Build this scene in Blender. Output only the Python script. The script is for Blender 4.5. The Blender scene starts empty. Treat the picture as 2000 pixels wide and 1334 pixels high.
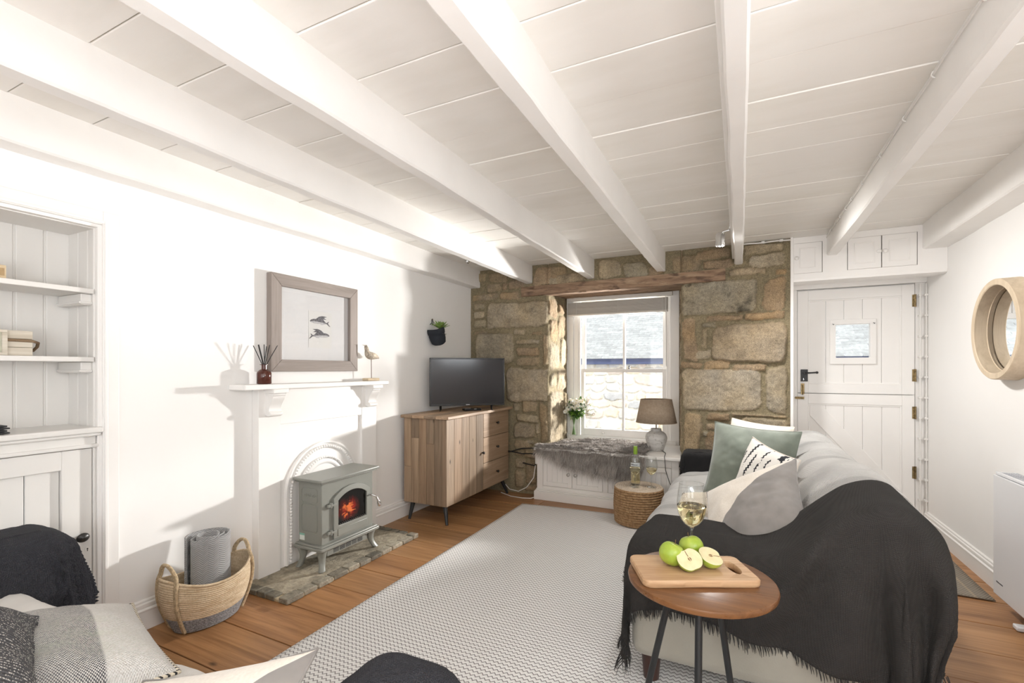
import bpy, math, random
import numpy as np
from mathutils import Matrix, Vector
random.seed(7)
rng = np.random.default_rng(11)
SC = bpy.context.scene
COL = SC.collection
PI = math.pi

# ------------------------------------------------------------------ camera, world, lights, exposure
cam_d = bpy.data.cameras.new('camera')
cam_d.lens = 16.506; cam_d.sensor_width = 36.0; cam_d.shift_y = 0.027
cam_d.clip_start = 0.02; cam_d.clip_end = 200
cam = bpy.data.objects.new('camera', cam_d); COL.objects.link(cam)
cam.location = (0, 0, 1.27); cam.rotation_euler = (PI/2, 0, math.radians(25.886))
SC.camera = cam

w = bpy.data.worlds.new('world'); SC.world = w; w.use_nodes = True
bg = w.node_tree.nodes['Background']
bg.inputs['Color'].default_value = (0.86, 0.93, 1.0, 1); bg.inputs['Strength'].default_value = 1.9

def area(name, loc, target, sx, sy, power, color, spread=PI):
    d = bpy.data.lights.new(name, 'AREA'); d.shape = 'RECTANGLE'; d.size = sx; d.size_y = sy
    d.energy = power; d.color = color; d.spread = spread
    o = bpy.data.objects.new(name, d); COL.objects.link(o); o.location = loc
    o.rotation_euler = (Vector(target) - Vector(loc)).to_track_quat('-Z', 'Y').to_euler()
    return o
# unseen fill lights added behind the camera, set in two invented window openings
area('rear_fill', (-1.35, -1.93, 1.35), (-1.35, 3, 1.25), 1.3, 1.2, 8, (0.965, 0.985, 1.0))
area('rear_fill_right', (0.55, -1.93, 1.35), (0.45, 3, 1.3), 1.0, 1.2, 14, (0.965, 0.985, 1.0))
area('daylight_side_window', (1.52, 0.35, 1.62), (-2.6, 0.9, 1.75), 1.0, 0.42, 12, (0.965, 0.985, 1.0))
# unseen fill panel added behind the camera, aimed up to brighten the ceiling
area('ceiling_fill', (.25, -.95, 1.05), (.3, -.75, 2.3), 1.6, .7, 74, (0.975, 0.985, 1.0))
# disc lamp added outside the sash window to light the fireplace wall
def lamp_disc(name, loc, target, size, power, color, spread):
    o = area(name, loc, target, size, size, power, color, spread); o.data.shape = 'DISK'; return o
lamp_disc('outside_fill_lamp', (-0.28, 6.15, 1.3), (-1.5, 3.6, 1.15), 0.2, 95, (1.0, 0.975, 0.94), math.radians(110))
sd = bpy.data.lights.new('sun', 'SUN'); sd.energy = 1.9; sd.angle = math.radians(1.0); sd.color = (1.0, 0.95, 0.86)
so = bpy.data.objects.new('sun', sd); COL.objects.link(so)
so.rotation_euler = Vector((-0.35, 0.78, -0.85)).to_track_quat('-Z', 'Y').to_euler()

vs = SC.view_settings
SC.display_settings.display_device = 'sRGB'
vs.view_transform = 'Standard'; vs.look = 'None'; vs.gamma = 1.0; vs.use_curve_mapping = False
vs.exposure = 0.19
SC.cycles.use_denoising = True
SC.cycles.max_bounces = 14; SC.cycles.diffuse_bounces = 7; SC.cycles.glossy_bounces = 4
SC.cycles.transmission_bounces = 10; SC.cycles.transparent_max_bounces = 16
SC.cycles.caustics_reflective = False; SC.cycles.caustics_refractive = False
SC.cycles.sample_clamp_indirect = 8.0

# ------------------------------------------------------------------ noise
def _h(ix, iy, iz, seed):
    n = (ix.astype(np.int64)*374761393 + iy.astype(np.int64)*668265263 + iz.astype(np.int64)*2147483647 + seed*1274126177) & 0xFFFFFFFF
    n = ((n ^ (n >> 13)) * 1274126177) & 0xFFFFFFFF
    n = (n ^ (n >> 16)) & 0xFFFFFF
    return n / float(0xFFFFFF)
def vnoise(x, y, z=0.0, seed=0):
    x, y, z = np.broadcast_arrays(np.asarray(x, float), np.asarray(y, float), np.asarray(z, float))
    ix, iy, iz = np.floor(x), np.floor(y), np.floor(z)
    fx, fy, fz = x-ix, y-iy, z-iz
    fx, fy, fz = (t*t*(3-2*t) for t in (fx, fy, fz))
    r = 0
    for a in (0, 1):
        for b in (0, 1):
            for c in (0, 1):
                wgt = (fx if a else 1-fx)*(fy if b else 1-fy)*(fz if c else 1-fz)
                r = r + wgt*_h(ix+a, iy+b, iz+c, seed)
    return r*2-1
def fbm(x, y, z=0.0, seed=0, octs=4, gain=0.5):
    s, a, f = 0, 1.0, 1.0
    for k in range(octs):
        s = s + a*vnoise(np.asarray(x)*f, np.asarray(y)*f, np.asarray(z)*f, seed+k*17); a *= gain; f *= 2.03
    return s
def sstep(e0, e1, x):
    t = np.clip((x-e0)/(e1-e0), 0, 1); return t*t*(3-2*t)

# ------------------------------------------------------------------ mesh builder
class MB:
    def __init__(s): s.v = []; s.f = []; s.m = []; s.c = []; s.n = 0
    def add(s, verts, faces, m=0, c=(1, 1, 1)):
        o = s.n
        verts = [tuple(map(float, p)) for p in verts]
        s.v += verts; s.n += len(verts)
        s.f += [tuple(int(i)+o for i in f) for f in faces]; s.m += [m]*len(faces)
        if c is not None and len(c) and np.ndim(c) == 1: s.c += [tuple(c)]*len(verts)
        else: s.c += [tuple(q) for q in c]
        return s
    def box(s, x0, x1, y0, y1, z0, z1, m=0, c=(1, 1, 1)):
        e = ((s.n//8) % 9)*5e-5      # hair's breadth differences keep neighbouring faces from coinciding
        x0, x1, y0, y1, z0, z1 = x0-e, x1+e, y0-e, y1+e, z0-e, z1+e
        v = [(x, y, z) for z in (z0, z1) for y in (y0, y1) for x in (x0, x1)]
        return s.add(v, [(0, 2, 3, 1), (4, 5, 7, 6), (0, 1, 5, 4), (2, 6, 7, 3), (0, 4, 6, 2), (1, 3, 7, 5)], m, c)
    def obox(s, cen, size, M, m=0, c=(1, 1, 1)):
        sx, sy, sz = (q/2 for q in size); R = M.to_3x3() if hasattr(M, 'to_3x3') else M
        v = [Vector(cen) + R @ Vector((x, y, z)) for z in (-sz, sz) for y in (-sy, sy) for x in (-sx, sx)]
        return s.add(v, [(0, 2, 3, 1), (4, 5, 7, 6), (0, 1, 5, 4), (2, 6, 7, 3), (0, 4, 6, 2), (1, 3, 7, 5)], m, c)
    def tube(s, pts, r, seg=8, m=0, c=(1, 1, 1), cap=True, closed=False, flat=1.0, up=None):
        pts = [Vector(p) for p in pts]; n = len(pts)
        rr = [r]*n if np.isscalar(r) else list(r)
        V = []; prev = None
        for i, p in enumerate(pts):
            a = pts[i-1] if (i > 0 or closed) else p
            b = pts[(i+1) % n] if (i < n-1 or closed) else p
            t = (b-a).normalized() if (b-a).length > 1e-9 else Vector((0, 0, 1))
            if prev is None:
                g = Vector(up) if up else (Vector((0, 0, 1)) if abs(t.z) < .9 else Vector((1, 0, 0)))
                nn = (g - t*g.dot(t)).normalized()
            else:
                nn = (prev - t*prev.dot(t)); nn = nn.normalized() if nn.length > 1e-6 else prev
            prev = nn; bb = t.cross(nn)
            for k in range(seg):
                th = 2*PI*k/seg
                V.append(p + nn*(math.cos(th)*rr[i]*flat) + bb*(math.sin(th)*rr[i]))
        F = []
        for i in range(n if closed else n-1):
            j = (i+1) % n
            for k in range(seg):
                l = (k+1) % seg
                F.append((i*seg+k, i*seg+l, j*seg+l, j*seg+k))
        if cap and not closed:
            F.append(tuple(range(seg-1, -1, -1))); F.append(tuple((n-1)*seg+k for k in range(seg)))
        return s.add(V, F, m, c)
    def lathe(s, prof, cen=(0, 0, 0), seg=32, m=0, c=(1, 1, 1), axis='z', sx=1.0, sy=1.0, cap=(False, False)):
        V = []; n = len(prof)
        for (r, h) in prof:
            for k in range(seg):
                th = 2*PI*k/seg; a, b = r*math.cos(th)*sx, r*math.sin(th)*sy
                if axis == 'z': p = (a, b, h)
                elif axis == 'y': p = (a, h, b)
                else: p = (h, a, b)
                V.append((cen[0]+p[0], cen[1]+p[1], cen[2]+p[2]))
        F = []
        for i in range(n-1):
            for k in range(seg):
                l = (k+1) % seg
                q = (i*seg+k, i*seg+l, (i+1)*seg+l, (i+1)*seg+k)
                F.append(q if axis != 'y' else q[::-1])
        if cap[0]: F.append(tuple(range(seg))[::-1 if axis != 'y' else 1])
        if cap[1]: F.append(tuple((n-1)*seg+k for k in range(seg))[::1 if axis != 'y' else -1])
        return s.add(V, F, m, c)
    def prism(s, poly, fn, t0, t1, m=0, c=(1, 1, 1)):
        """poly (a,b) extruded from t0 to t1, fn(a,b,t) -> xyz"""
        n = len(poly)
        V = [fn(a, b, t0) for a, b in poly] + [fn(a, b, t1) for a, b in poly]
        F = [tuple(range(n))[::-1], tuple(range(n, 2*n))] + [(i, (i+1) % n, n+(i+1) % n, n+i) for i in range(n)]
        return s.add(V, F, m, c)
    def grid(s, P, m=0, c=(1, 1, 1), wrapu=False, wrapv=False, flip=False):
        """P array (nu, nv, 3)"""
        P = np.asarray(P, float); nu, nv = P.shape[:2]
        F = []
        for i in range(nu if wrapu else nu-1):
            for j in range(nv if wrapv else nv-1):
                a, b, d, e = i*nv+j, ((i+1) % nu)*nv+j, ((i+1) % nu)*nv+(j+1) % nv, i*nv+(j+1) % nv
                F.append((a, e, d, b) if flip else (a, b, d, e))
        if np.ndim(c) == 3: c = np.asarray(c).reshape(-1, 3)
        return s.add(P.reshape(-1, 3), F, m, c)
    def sphere(s, cen, r, seg=24, rings=14, m=0, c=(1, 1, 1), sc=(1, 1, 1), fn=None):
        P = np.zeros((rings+1, seg, 3))
        for i in range(rings+1):
            th = PI*i/rings
            for k in range(seg):
                ph = 2*PI*k/seg
                d = np.array((math.sin(th)*math.cos(ph), math.sin(th)*math.sin(ph), math.cos(th)))
                P[i, k] = d*r*(fn(th, ph) if fn else 1.0)*np.array(sc) + np.array(cen)
        return s.grid(P, m, c, wrapv=True)
    def build(s, name, mats, parent=None, bevel=0, seg=2, smooth=35, solid=0, subsurf=0, base=False, bevang=40):
        me = bpy.data.meshes.new(name)
        V = np.array(s.v, dtype=np.float64).reshape(-1, 3)
        off = None
        if parent is not None:
            M = world_of(parent).inverted()
            A = np.array(M)
            V = V @ A[:3, :3].T + A[:3, 3]
        elif base:
            lo, hi = V.min(0), V.max(0); off = np.array(((lo[0]+hi[0])/2, (lo[1]+hi[1])/2, lo[2])); V = V-off
        me.from_pydata(V.tolist(), [], s.f)
        if not isinstance(mats, (list, tuple)): mats = [mats]
        for q in mats: me.materials.append(q)
        if len(mats) > 1: me.polygons.foreach_set('material_index', s.m)
        if True:
            ca = me.color_attributes.new('Col', 'FLOAT_COLOR', 'POINT')
            arr = np.ones((len(s.c), 4), dtype=np.float32); arr[:, :3] = np.array(s.c, dtype=np.float32)[:, :3]
            ca.data.foreach_set('color', arr.ravel())
        me.update()
        if smooth:
            me.polygons.foreach_set('use_smooth', [True]*len(me.polygons))
            if smooth < 180: me.set_sharp_from_angle(angle=math.radians(smooth))
        o = bpy.data.objects.new(name, me); COL.objects.link(o)
        if parent is not None: o.parent = parent
        elif off is not None: o.location = off
        if bevel:
            b = o.modifiers.new('edge', 'BEVEL'); b.width = bevel; b.segments = seg; b.limit_method = 'ANGLE'; b.angle_limit = math.radians(bevang)
        if solid:
            b = o.modifiers.new('thick', 'SOLIDIFY'); b.thickness = solid; b.offset = -1
        if subsurf:
            b = o.modifiers.new('sub', 'SUBSURF'); b.levels = subsurf; b.render_levels = subsurf
        return o

def world_of(o):
    M = Matrix.LocRotScale(o.location, o.rotation_euler, o.scale)
    return (world_of(o.parent) @ M) if o.parent else M
def tag(o, label, cat, group=None, kind=None):
    o['label'] = label; o['category'] = cat
    if group: o['group'] = group
    if kind: o['kind'] = kind
    return o
def struct(o, label=None):
    o['kind'] = 'structure'
    if label: o['label'] = label
    return o
def thing(name, label, cat, loc=(0, 0, 0), rot=(0, 0, 0), group=None):
    o = bpy.data.objects.new(name, None); o.empty_display_size = .1; COL.objects.link(o)
    o.location = loc; o.rotation_euler = rot
    return tag(o, label, cat, group)
def children(o): return [q for q in bpy.data.objects if q.parent == o]
def dup(o, parent=None):
    c = o.copy(); COL.objects.link(c)
    if parent is not None: c.parent = parent
    for ch in children(o): dup(ch, c)
    return c

# ------------------------------------------------------------------ materials
class T:
    """tiny node helper"""
    def __init__(s, name):
        s.m = bpy.data.materials.new(name); s.m.use_nodes = True; s.t = s.m.node_tree; s.b = s.t.nodes['Principled BSDF']
    def n(s, typ, props=None, **ins):
        nd = s.t.nodes.new('ShaderNode'+typ)
        for k, q in (props or {}).items(): setattr(nd, k, q)
        for k, q in ins.items():
            key = int(k[1:]) if k[0] == 'i' and k[1:].isdigit() else k.replace('_', ' ')
            s.set(nd.inputs[key], q)
        return nd
    def set(s, sock, q):
        if isinstance(q, bpy.types.NodeSocket): s.t.links.new(q, sock)
        elif isinstance(q, bpy.types.Node): s.t.links.new(q.outputs[0], sock)
        else:
            if sock.type == 'RGBA' and len(q) == 3: q = (*q, 1)
            sock.default_value = q
    def p(s, **ins):
        for k, q in ins.items(): s.set(s.b.inputs[k.replace('_', ' ')], q)
        return s
    def math(s, op, a, b=0.0, c=None):
        kw = dict(i0=a, i1=b)
        if c is not None: kw['i2'] = c
        return s.n('Math', {'operation': op}, **kw)
    def coord(s, kind='Object'): return s.n('TexCoord').outputs[kind]
    def map(s, v, scale=(1, 1, 1), rot=(0, 0, 0), loc=(0, 0, 0)):
        return s.n('Mapping', None, Vector=v, Scale=scale, Rotation=rot, Location=loc)
    def noise(s, v, scale, detail=3.0, rough=.55, dist=0.0):
        return s.n('TexNoise', None, Vector=v, Scale=scale, Detail=detail, Roughness=rough, Distortion=dist).outputs[0]
    def ramp(s, fac, stops, interp='LINEAR'):
        nd = s.n('ValToRGB', None, Fac=fac); cr = nd.color_ramp; cr.interpolation = interp
        while len(cr.elements) < len(stops): cr.elements.new(.5)
        for e, (p, col) in zip(cr.elements, stops):
            e.position = p; e.color = (*col, 1) if len(col) == 3 else col
        return nd.outputs[0]
    def mix(s, fac, a, b, mode='MIX'):
        nd = s.n('Mix', {'data_type': 'RGBA', 'blend_type': mode})
        s.set(nd.inputs[0], fac); s.set(nd.inputs[6], a); s.set(nd.inputs[7], b)
        return nd.outputs[2]
    def attr(s, name='Col'): return s.n('Attribute', {'attribute_name': name}).outputs[0]
    def sep(s, v):
        nd = s.n('SeparateXYZ', None, Vector=v); return nd.outputs
    def bump(s, h, strength=.3, dist=.01):
        s.set(s.b.inputs['Normal'], s.n('Bump', None, Height=h, Strength=strength, Distance=dist)); return s

def plain(name, col, rough=.5, metal=0.0, nscale=0, namt=.06, bscale=0, bstr=.15, bdist=.003, **kw):
    t = T(name); t.p(Base_Color=col, Roughness=rough, Metallic=metal, **kw)
    if nscale:
        v = t.coord(); f = t.noise(v, nscale, 4)
        lo = tuple(max(0, q*(1-namt*2)) for q in col); hi = tuple(min(1, q*(1+namt)) for q in col)
        t.p(Base_Color=t.ramp(f, [(.3, lo), (.7, hi)]))
    if bscale: t.bump(t.noise(t.coord(), bscale, 3), bstr, bdist)
    return t.m

def attrmat(name, base, rough=.6, nscale=30, namt=.12, bscale=80, bstr=.3, bdist=.004):
    t = T(name); v = t.coord(); a = t.attr()
    f = t.noise(v, nscale, 4)
    g = t.ramp(f, [(.25, (1-namt*2,)*3), (.75, (1+namt,)*3)])
    t.p(Base_Color=t.mix(1.0, t.mix(1.0, base, a, 'MULTIPLY'), g, 'MULTIPLY'), Roughness=rough)
    t.bump(t.noise(v, bscale, 4), bstr, bdist)
    return t.m

def wood(name, dark, light, axis=0, rough=.45, scale=1.0, use_attr=True, knots=True, bump=.15, spec=.4, worm=False):
    """grain along the object's axis; each plank tinted and offset by its own colour"""
    t = T(name); v = t.coord()
    st = [18*scale]*3; st[axis] = 1.1*scale
    a = t.attr() if use_attr else None
    if use_attr:
        off = t.n('VectorMath', {'operation': 'SCALE'}, i0=a); off.inputs[3].default_value = 37.0
        v2 = t.n('VectorMath', {'operation': 'ADD'}, i0=v, i1=off.outputs[0]).outputs[0]
    else: v2 = v
    mv = t.map(v2, st)
    f1 = t.noise(mv, 1.0, 6, .62, 1.2)
    st2 = [90*scale]*3; st2[axis] = 3.0*scale
    f2 = t.noise(t.map(v2, st2), 1.0, 4, .6)
    fac = t.math('ADD', t.math('MULTIPLY', f1, .7), t.math('MULTIPLY', f2, .3))
    col = t.ramp(fac, [(.3, dark), (.66, light)])
    if knots:
        sk = [7*scale]*3; sk[axis] = 3.2*scale
        vo = t.n('TexVoronoi', {'feature': 'F1'}, Vector=t.map(v2, sk), Scale=1.0).outputs[0]
        kf = t.ramp(vo, [(.02, (1, 1, 1)), (.085, (0, 0, 0))])
        col = t.mix(kf, col, tuple(q*.3 for q in dark))
    if worm:
        vo2 = t.n('TexVoronoi', {'feature': 'F1'}, Vector=t.map(v2, (60, 60, 22)), Scale=1.0).outputs[0]
        col = t.mix(t.ramp(vo2, [(.05, (.85,)*3), (.12, (0, 0, 0))]), col, tuple(q*.4 for q in dark))
    if use_attr: col = t.mix(1.0, col, a, 'MULTIPLY')
    t.p(Base_Color=col, Roughness=t.ramp(f2, [(.2, (rough+.12,)*3), (.8, (rough-.05,)*3)]), Specular_IOR_Level=spec)
    t.bump(fac, bump, .003)
    return t.m

def glass_thin(name, tint=(1, 1, 1), refl=.06):
    t = T(name); t.t.nodes.remove(t.b)
    tr = t.n('BsdfTransparent', None, Color=tint); gl = t.n('BsdfGlossy', None, Roughness=.02)
    fr = t.n('LayerWeight', None, Blend=.35).outputs[1]
    mx = t.n('MixShader', None, Fac=t.math('ADD', t.math('MULTIPLY', fr, .3), refl*.5)); t.t.links.new(tr.outputs[0], mx.inputs[1]); t.t.links.new(gl.outputs[0], mx.inputs[2])
    t.t.links.new(mx.outputs[0], t.t.nodes['Material Output'].inputs['Surface'])
    return t.m

def fabric(name, c1, c2=None, scale=260, rough=.95, mixscale=0, bstr=.5, bdist=.002, sheen=.3, diag=False, fine=None):
    """woven cloth: tiny over-under weave in bump and colour"""
    t = T(name); v = t.coord()
    if diag: v = t.map(v, rot=(.3, .5, .785))
    s = t.sep(v)
    k = scale
    wx = t.math('SINE', t.math('MULTIPLY', s[0], k)); wy = t.math('SINE', t.math('MULTIPLY', s[1], k)); wz = t.math('SINE', t.math('MULTIPLY', s[2], k))
    wv = t.math('ADD', t.math('MULTIPLY', wx, wy), t.math('ADD', t.math('MULTIPLY', wy, wz), t.math('MULTIPLY', wx, wz)))
    nz = t.noise(v, 9, 3)
    c2 = c2 or tuple(q*.72 for q in c1)
    f = t.math('ADD', t.math('MULTIPLY', wv, .22), t.math('ADD', t.math('MULTIPLY', t.math('SUBTRACT', nz, .5), .5), .5))
    t.p(Base_Color=t.ramp(f, [(.1, c2), (.75, c1)]), Roughness=rough, Sheen_Weight=sheen, Specular_IOR_Level=.15)
    t.bump(wv, bstr, bdist)
    return t.m

WHITE = plain('white_paint', (.865, .85, .83), .42, nscale=2.5, namt=.015, bscale=40, bstr=.06)
BEAMW = plain('beam_white_paint', (.87, .855, .835), .45, nscale=3, namt=.02, bscale=14, bstr=.25, bdist=.006)
WALLW = plain('white_wall_emulsion', (.875, .865, .85), .9, nscale=1.5, namt=.012, bscale=60, bstr=.05)
GREIGE = plain('pale_grey_paint', (.74, .725, .70), .4, nscale=3, namt=.015, bscale=40, bstr=.05)
BENCHW = plain('cream_white_paint', (.80, .775, .74), .4, nscale=3, namt=.015)
BLACK = plain('black_metal', (.018, .018, .02), .45)
DARKGAP = plain('dark_gap', (.03, .027, .024), .9)
CHROME = plain('chrome', (.75, .75, .75), .12, 1.0)
BRASS = plain('aged_brass', (.30, .22, .11), .4, .9, nscale=60, namt=.3)
PGLASS = glass_thin('window_glass')
# ================================================================== THE ROOM
XL, XR, YB, ZC = -2.62, 1.335, 4.38, 2.32
YN = -2.0
# ---------------- floor: wide old pine boards running across the room
FLOORW = wood('old_pine_boards', (.19, .086, .034), (.47, .255, .115), axis=0, rough=.36, scale=.8, bump=.25)
mb = MB(); y = -2.0; k = 0; GAP = .006
joints = []
yy = 2.02
while yy > -2.3: joints.append(yy); yy -= .262
joints = joints[::-1] + [2.275, 2.535, 2.82, 3.138, 3.452, 3.74, 4.0, 4.27, 4.53, 4.8, 5.05]
for a, b in zip(joints[:-1], joints[1:]):
    xs = [XL-.1, -2.2+rng.uniform(-.3, 1.2), rng.uniform(-.2, 1.0), XR+.1] if k % 3 else [XL-.1, rng.uniform(-1.2, .4), XR+.1]
    for x0, x1 in zip(xs[:-1], xs[1:]):
        q = rng.uniform(.82, 1.12); r_ = rng.uniform(.94, 1.04)
        mb.box(x0+.0015, x1-.0015, a+GAP/2, b-GAP/2, -.03, rng.uniform(-.0015, 0), 0, (q, q*r_, q*r_*r_))
    k += 1
mb.box(XL-.1, XR+.1, -2.3, 5.05, -.06, -.02, 1, (.5, .5, .5))
struct(mb.build('floor', [FLOORW, DARKGAP], bevel=.0025, smooth=0), 'wide honey brown pine floorboards with dark gaps')

# ---------------- ceiling: painted boards across the beams
t = T('ceiling_board_paint'); v = t.coord()
f = t.noise(t.map(v, (1.3, 5, 1)), 1.0, 5, .6); g = t.noise(v, 1.1, 3)
col = t.ramp(f, [(.3, (.80, .775, .735)), (.55, (.865, .845, .82))]); col = t.mix(t.ramp(g, [(.35, (0,)*3), (.75, (.5,)*3)]), col, (.82, .80, .76))
t.p(Base_Color=t.mix(1.0, col, t.attr(), 'MULTIPLY'), Roughness=.5); t.bump(t.noise(t.map(v, (2, 30, 1)), 1.0, 5, .6), .12, .004)
CEILM = t.m
mb = MB(); yy = 1.555-.262*16
while yy < 5.0:
    q = rng.uniform(.975, 1.0)
    z = ZC + rng.uniform(0, .004)
    mb.box(XL-.1, XR+.1, yy+.0025, yy+.2595, z, z+.03, 0, (q, q, q*rng.uniform(.985, 1)))
    yy += .262
mb.box(XL-.4, XR+.4, -2.3, 5.05, ZC+.012, ZC+.2, 1, (.9, .9, .9))
struct(mb.build('ceiling', [CEILM, plain('board_joint', (.40, .36, .30), .8)], bevel=.003, smooth=0), 'white painted board ceiling')

# ---------------- beams
def beam(k, x0, x1, z0, y0, y1, label, seed, lip=0):
    n = 90; P = []
    ys = np.linspace(y0, y1, n)
    def wob(a, s): return a*fbm(ys*2.2, s, 0, seed, 3) + a*.5*vnoise(ys*14, s*3, 0, seed+4)
    xl = x0 + wob(.0035, 1.3); xr = x1 + wob(.0035, 5.1); zb = z0 + wob(.003, 9.7)
    ch = .008
    prof = [(xl, np.full(n, ZC+.01)), (xl, zb+ch), (xl+ch, zb), (xr-ch, zb), (xr, zb+ch), (xr, np.full(n, ZC+.01))]
    P = np.stack([np.stack([a, ys, b], -1) for a, b in prof], 0)
    mb = MB().grid(P, flip=True)
    m_ = len(prof)
    mb.f.append(tuple(i*n+n-1 for i in range(m_))); mb.m.append(0)
    mb.f.append(tuple(i*n for i in range(m_))[::-1]); mb.m.append(0)
    o = mb.build('trim_%d' % k, BEAMW, smooth=35, base=True)
    return struct(o, label)
beam(1, -2.62, -2.505, 2.14, -2, 4.40, 'white painted timber plate running along the top of the wall with the fireplace', 3)
beam(2, -1.968, -1.894, 2.14, -2, 4.42, 'white ceiling beam next to the wall plate above the fireplace side', 5)
beam(3, -1.322, -1.252, 2.138, -2, 4.42, 'white ceiling beam ending above the left end of the timber lintel', 9)
beam(4, -.675, -.601, 2.145, -2, 4.42, 'white ceiling beam ending above the window', 12)
beam(5, -.042, .026, 2.15, -2, 4.42, 'white ceiling beam carrying the chrome spotlight', 15)
beam(6, .612, .682, 2.155, -2, 4.40, 'white ceiling beam with a cable clipped along its side, ending at the cupboards over the door', 19)
beam(7, 1.192, 1.345, 2.14, -2, 4.40, 'white painted timber plate along the top of the wall with the round mirror', 22)
# batten beside the spotlight beam
o = MB().box(-.058, -.041, -1.9, 4.36, 2.195, 2.215).build('trim_8', BEAMW, bevel=.003, base=True); struct(o, 'thin white batten along the side of the spotlight beam')

# ---------------- left wall with the alcove opening
AY0, AY1, AZ = -.35, 1.112, 1.93
mb = MB()
mb.box(-3.02, XL, AY1, 4.60, -.02, ZC+.02); mb.box(-3.02, XL, AY0, AY1, AZ, ZC+.02)
mb.box(-3.02, XL, YN, AY0, -.02, ZC+.02); mb.box(-3.10, -3.0, AY0, AY1, -.02, AZ)
struct(mb.build('wall_left', WALLW, smooth=0), 'white wall with the fireplace and the shelved alcove')
# right wall with a side window behind the camera's right shoulder
mb = MB()
mb.box(XR, XR+.25, .92, 5.05, -.02, ZC+.02); mb.box(XR, XR+.25, YN, -.22, -.02, ZC+.02)
mb.box(XR, XR+.25, -.22, .92, -.02, 1.32); mb.box(XR, XR+.25, -.22, .92, 1.92, ZC+.02)
struct(mb.build('wall_right', WALLW, smooth=0), 'white wall with the round mirror and the heater')
# near wall behind the camera with two openings made up for the rear fill
mb = MB()
mb.box(XL-.1, -2.05, YN-.2, YN, -.02, ZC+.02); mb.box(-.65, 0.0, YN-.2, YN, -.02, ZC+.02); mb.box(1.1, XR+.25, YN-.2, YN, -.02, ZC+.02)
for a, b in ((-2.05, -.65), (0.0, 1.1)):
    mb.box(a, b, YN-.2, YN, -.02, .7); mb.box(a, b, YN-.2, YN, 2.0, ZC+.02)
struct(mb.build('wall_near', WALLW, smooth=0), 'white wall behind the viewpoint')

# ---------------- baseboards
def baseboard(name, poly_fn, t0, t1, label):
    prof = [(0, 0), (.020, 0), (.020, .090), (.024, .094), (.024, .100), (.015, .106), (.018, .115), (.016, .126), (.010, .131), (.010, .140), (.004, .146), (0, .146)]
    mb = MB()
    for a, b in zip([t0], [t1]): mb.prism(prof, poly_fn, a, b)
    struct(mb.build(name, WHITE, smooth=30), label)
baseboard('baseboard_left', lambda a, b, t: (XL+a, t, b), 1.17, 1.843, 'moulded white baseboard behind the basket')
baseboard('baseboard_left_far', lambda a, b, t: (XL+a, t, b), 2.845, 4.36, 'moulded white baseboard behind the cabinet')
baseboard('baseboard_right', lambda a, b, t: (XR-a, t, b), 1.2, 4.79, 'moulded white baseboard under the round mirror')

# ---------------- stone wall
STONES = [(-2.57,-2.429,2.195,2.292),(-2.417,-2.245,2.075,2.166),(-2.239,-2.172,2.096,2.171),(-2.161,-1.98,2.091,2.191),(-2.588,-2.273,1.995,2.067),(-2.256,-2.034,1.987,2.072),(-2.57,-2.446,1.907,1.969),(-2.57,-2.44,1.815,1.891),(-2.57,-2.423,1.716,1.798),(-2.415,-1.728,1.7,1.962),(-2.57,-2.405,1.634,1.68),(-2.547,-2.106,1.32,1.649),(-2.1,-1.959,1.619,1.683),(-1.895,-1.784,1.614,1.652),(-2.078,-1.811,1.524,1.573),(-2.073,-1.826,1.406,1.494),(-2.073,-1.816,1.308,1.391),(-1.779,-1.722,1.308,1.611),(-1.879,-1.621,2.106,2.293),(-2.405,-2.178,2.178,2.279),(-1.712,-1.476,2.094,2.179),(-1.697,-1.526,2.19,2.285),(-2.191,-1.678,0.939,1.284),(-2.111,-2.045,0.839,0.928),(-2.006,-1.84,0.839,0.944),(-2.071,-1.821,0.732,0.815),(-2.091,-1.871,0.56,0.718),(-1.862,-1.821,0.627,0.726),(-1.808,-1.725,0.545,0.926),(-2.091,-1.916,0.447,0.54),(-1.944,-1.875,0.512,0.552),(-2.084,-1.999,0.384,0.431),(-1.993,-1.84,0.37,0.447),(-2.084,-1.965,0.256,0.35),(-1.957,-1.837,0.104,0.361),(-2.084,-1.967,0.066,0.231),(-1.961,-1.837,0.033,0.091),(-0.547,-0.289,2.125,2.273),(-0.343,-0.063,2.214,2.298),(-0.275,-0.05,2.131,2.21),(0.039,0.321,2.227,2.3),(0.07,0.321,2.107,2.215),(-0.089,0.194,2.047,2.114),(0.261,0.341,2.029,2.077),(-0.465,0.128,1.741,2.022),(0.173,0.34,1.746,2.009),(-0.255,0.02,1.677,1.728),(0.033,0.327,1.678,1.744),(-0.285,-0.181,1.625,1.672),(-0.295,-0.248,1.454,1.611),(-0.451,-0.33,1.34,1.713),(-0.343,-0.214,1.357,1.434),(-0.214,0.34,1.325,1.649),(-0.483,-0.289,1.277,1.333),(-0.278,-0.083,1.266,1.341),(-0.063,0.194,1.25,1.312),(-0.461,0.161,0.916,1.269),(0.185,0.341,0.912,1.29),(-0.262,-0.076,0.829,0.901),(-0.447,-0.312,0.516,0.885),(-0.275,-0.148,0.736,0.802),(-0.302,-0.255,0.675,0.729),(-0.012,0.356,0.685,0.867),(-0.275,-0.018,0.535,0.73),(-0.063,0.338,0.872,0.897),(-0.012,0.356,0.512,0.678),(-0.447,-0.012,0.362,0.521),(0.001,0.356,0.339,0.506),(-1.21,-1.0,2.127,2.301),(-0.984,-0.752,2.107,2.252),(-0.744,-0.613,2.107,2.194),(-1.639,-1.349,2.107,2.202)]
LX0, LX1, WX0, WX1 = -2.009, -.11, -1.727, -.465
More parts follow.
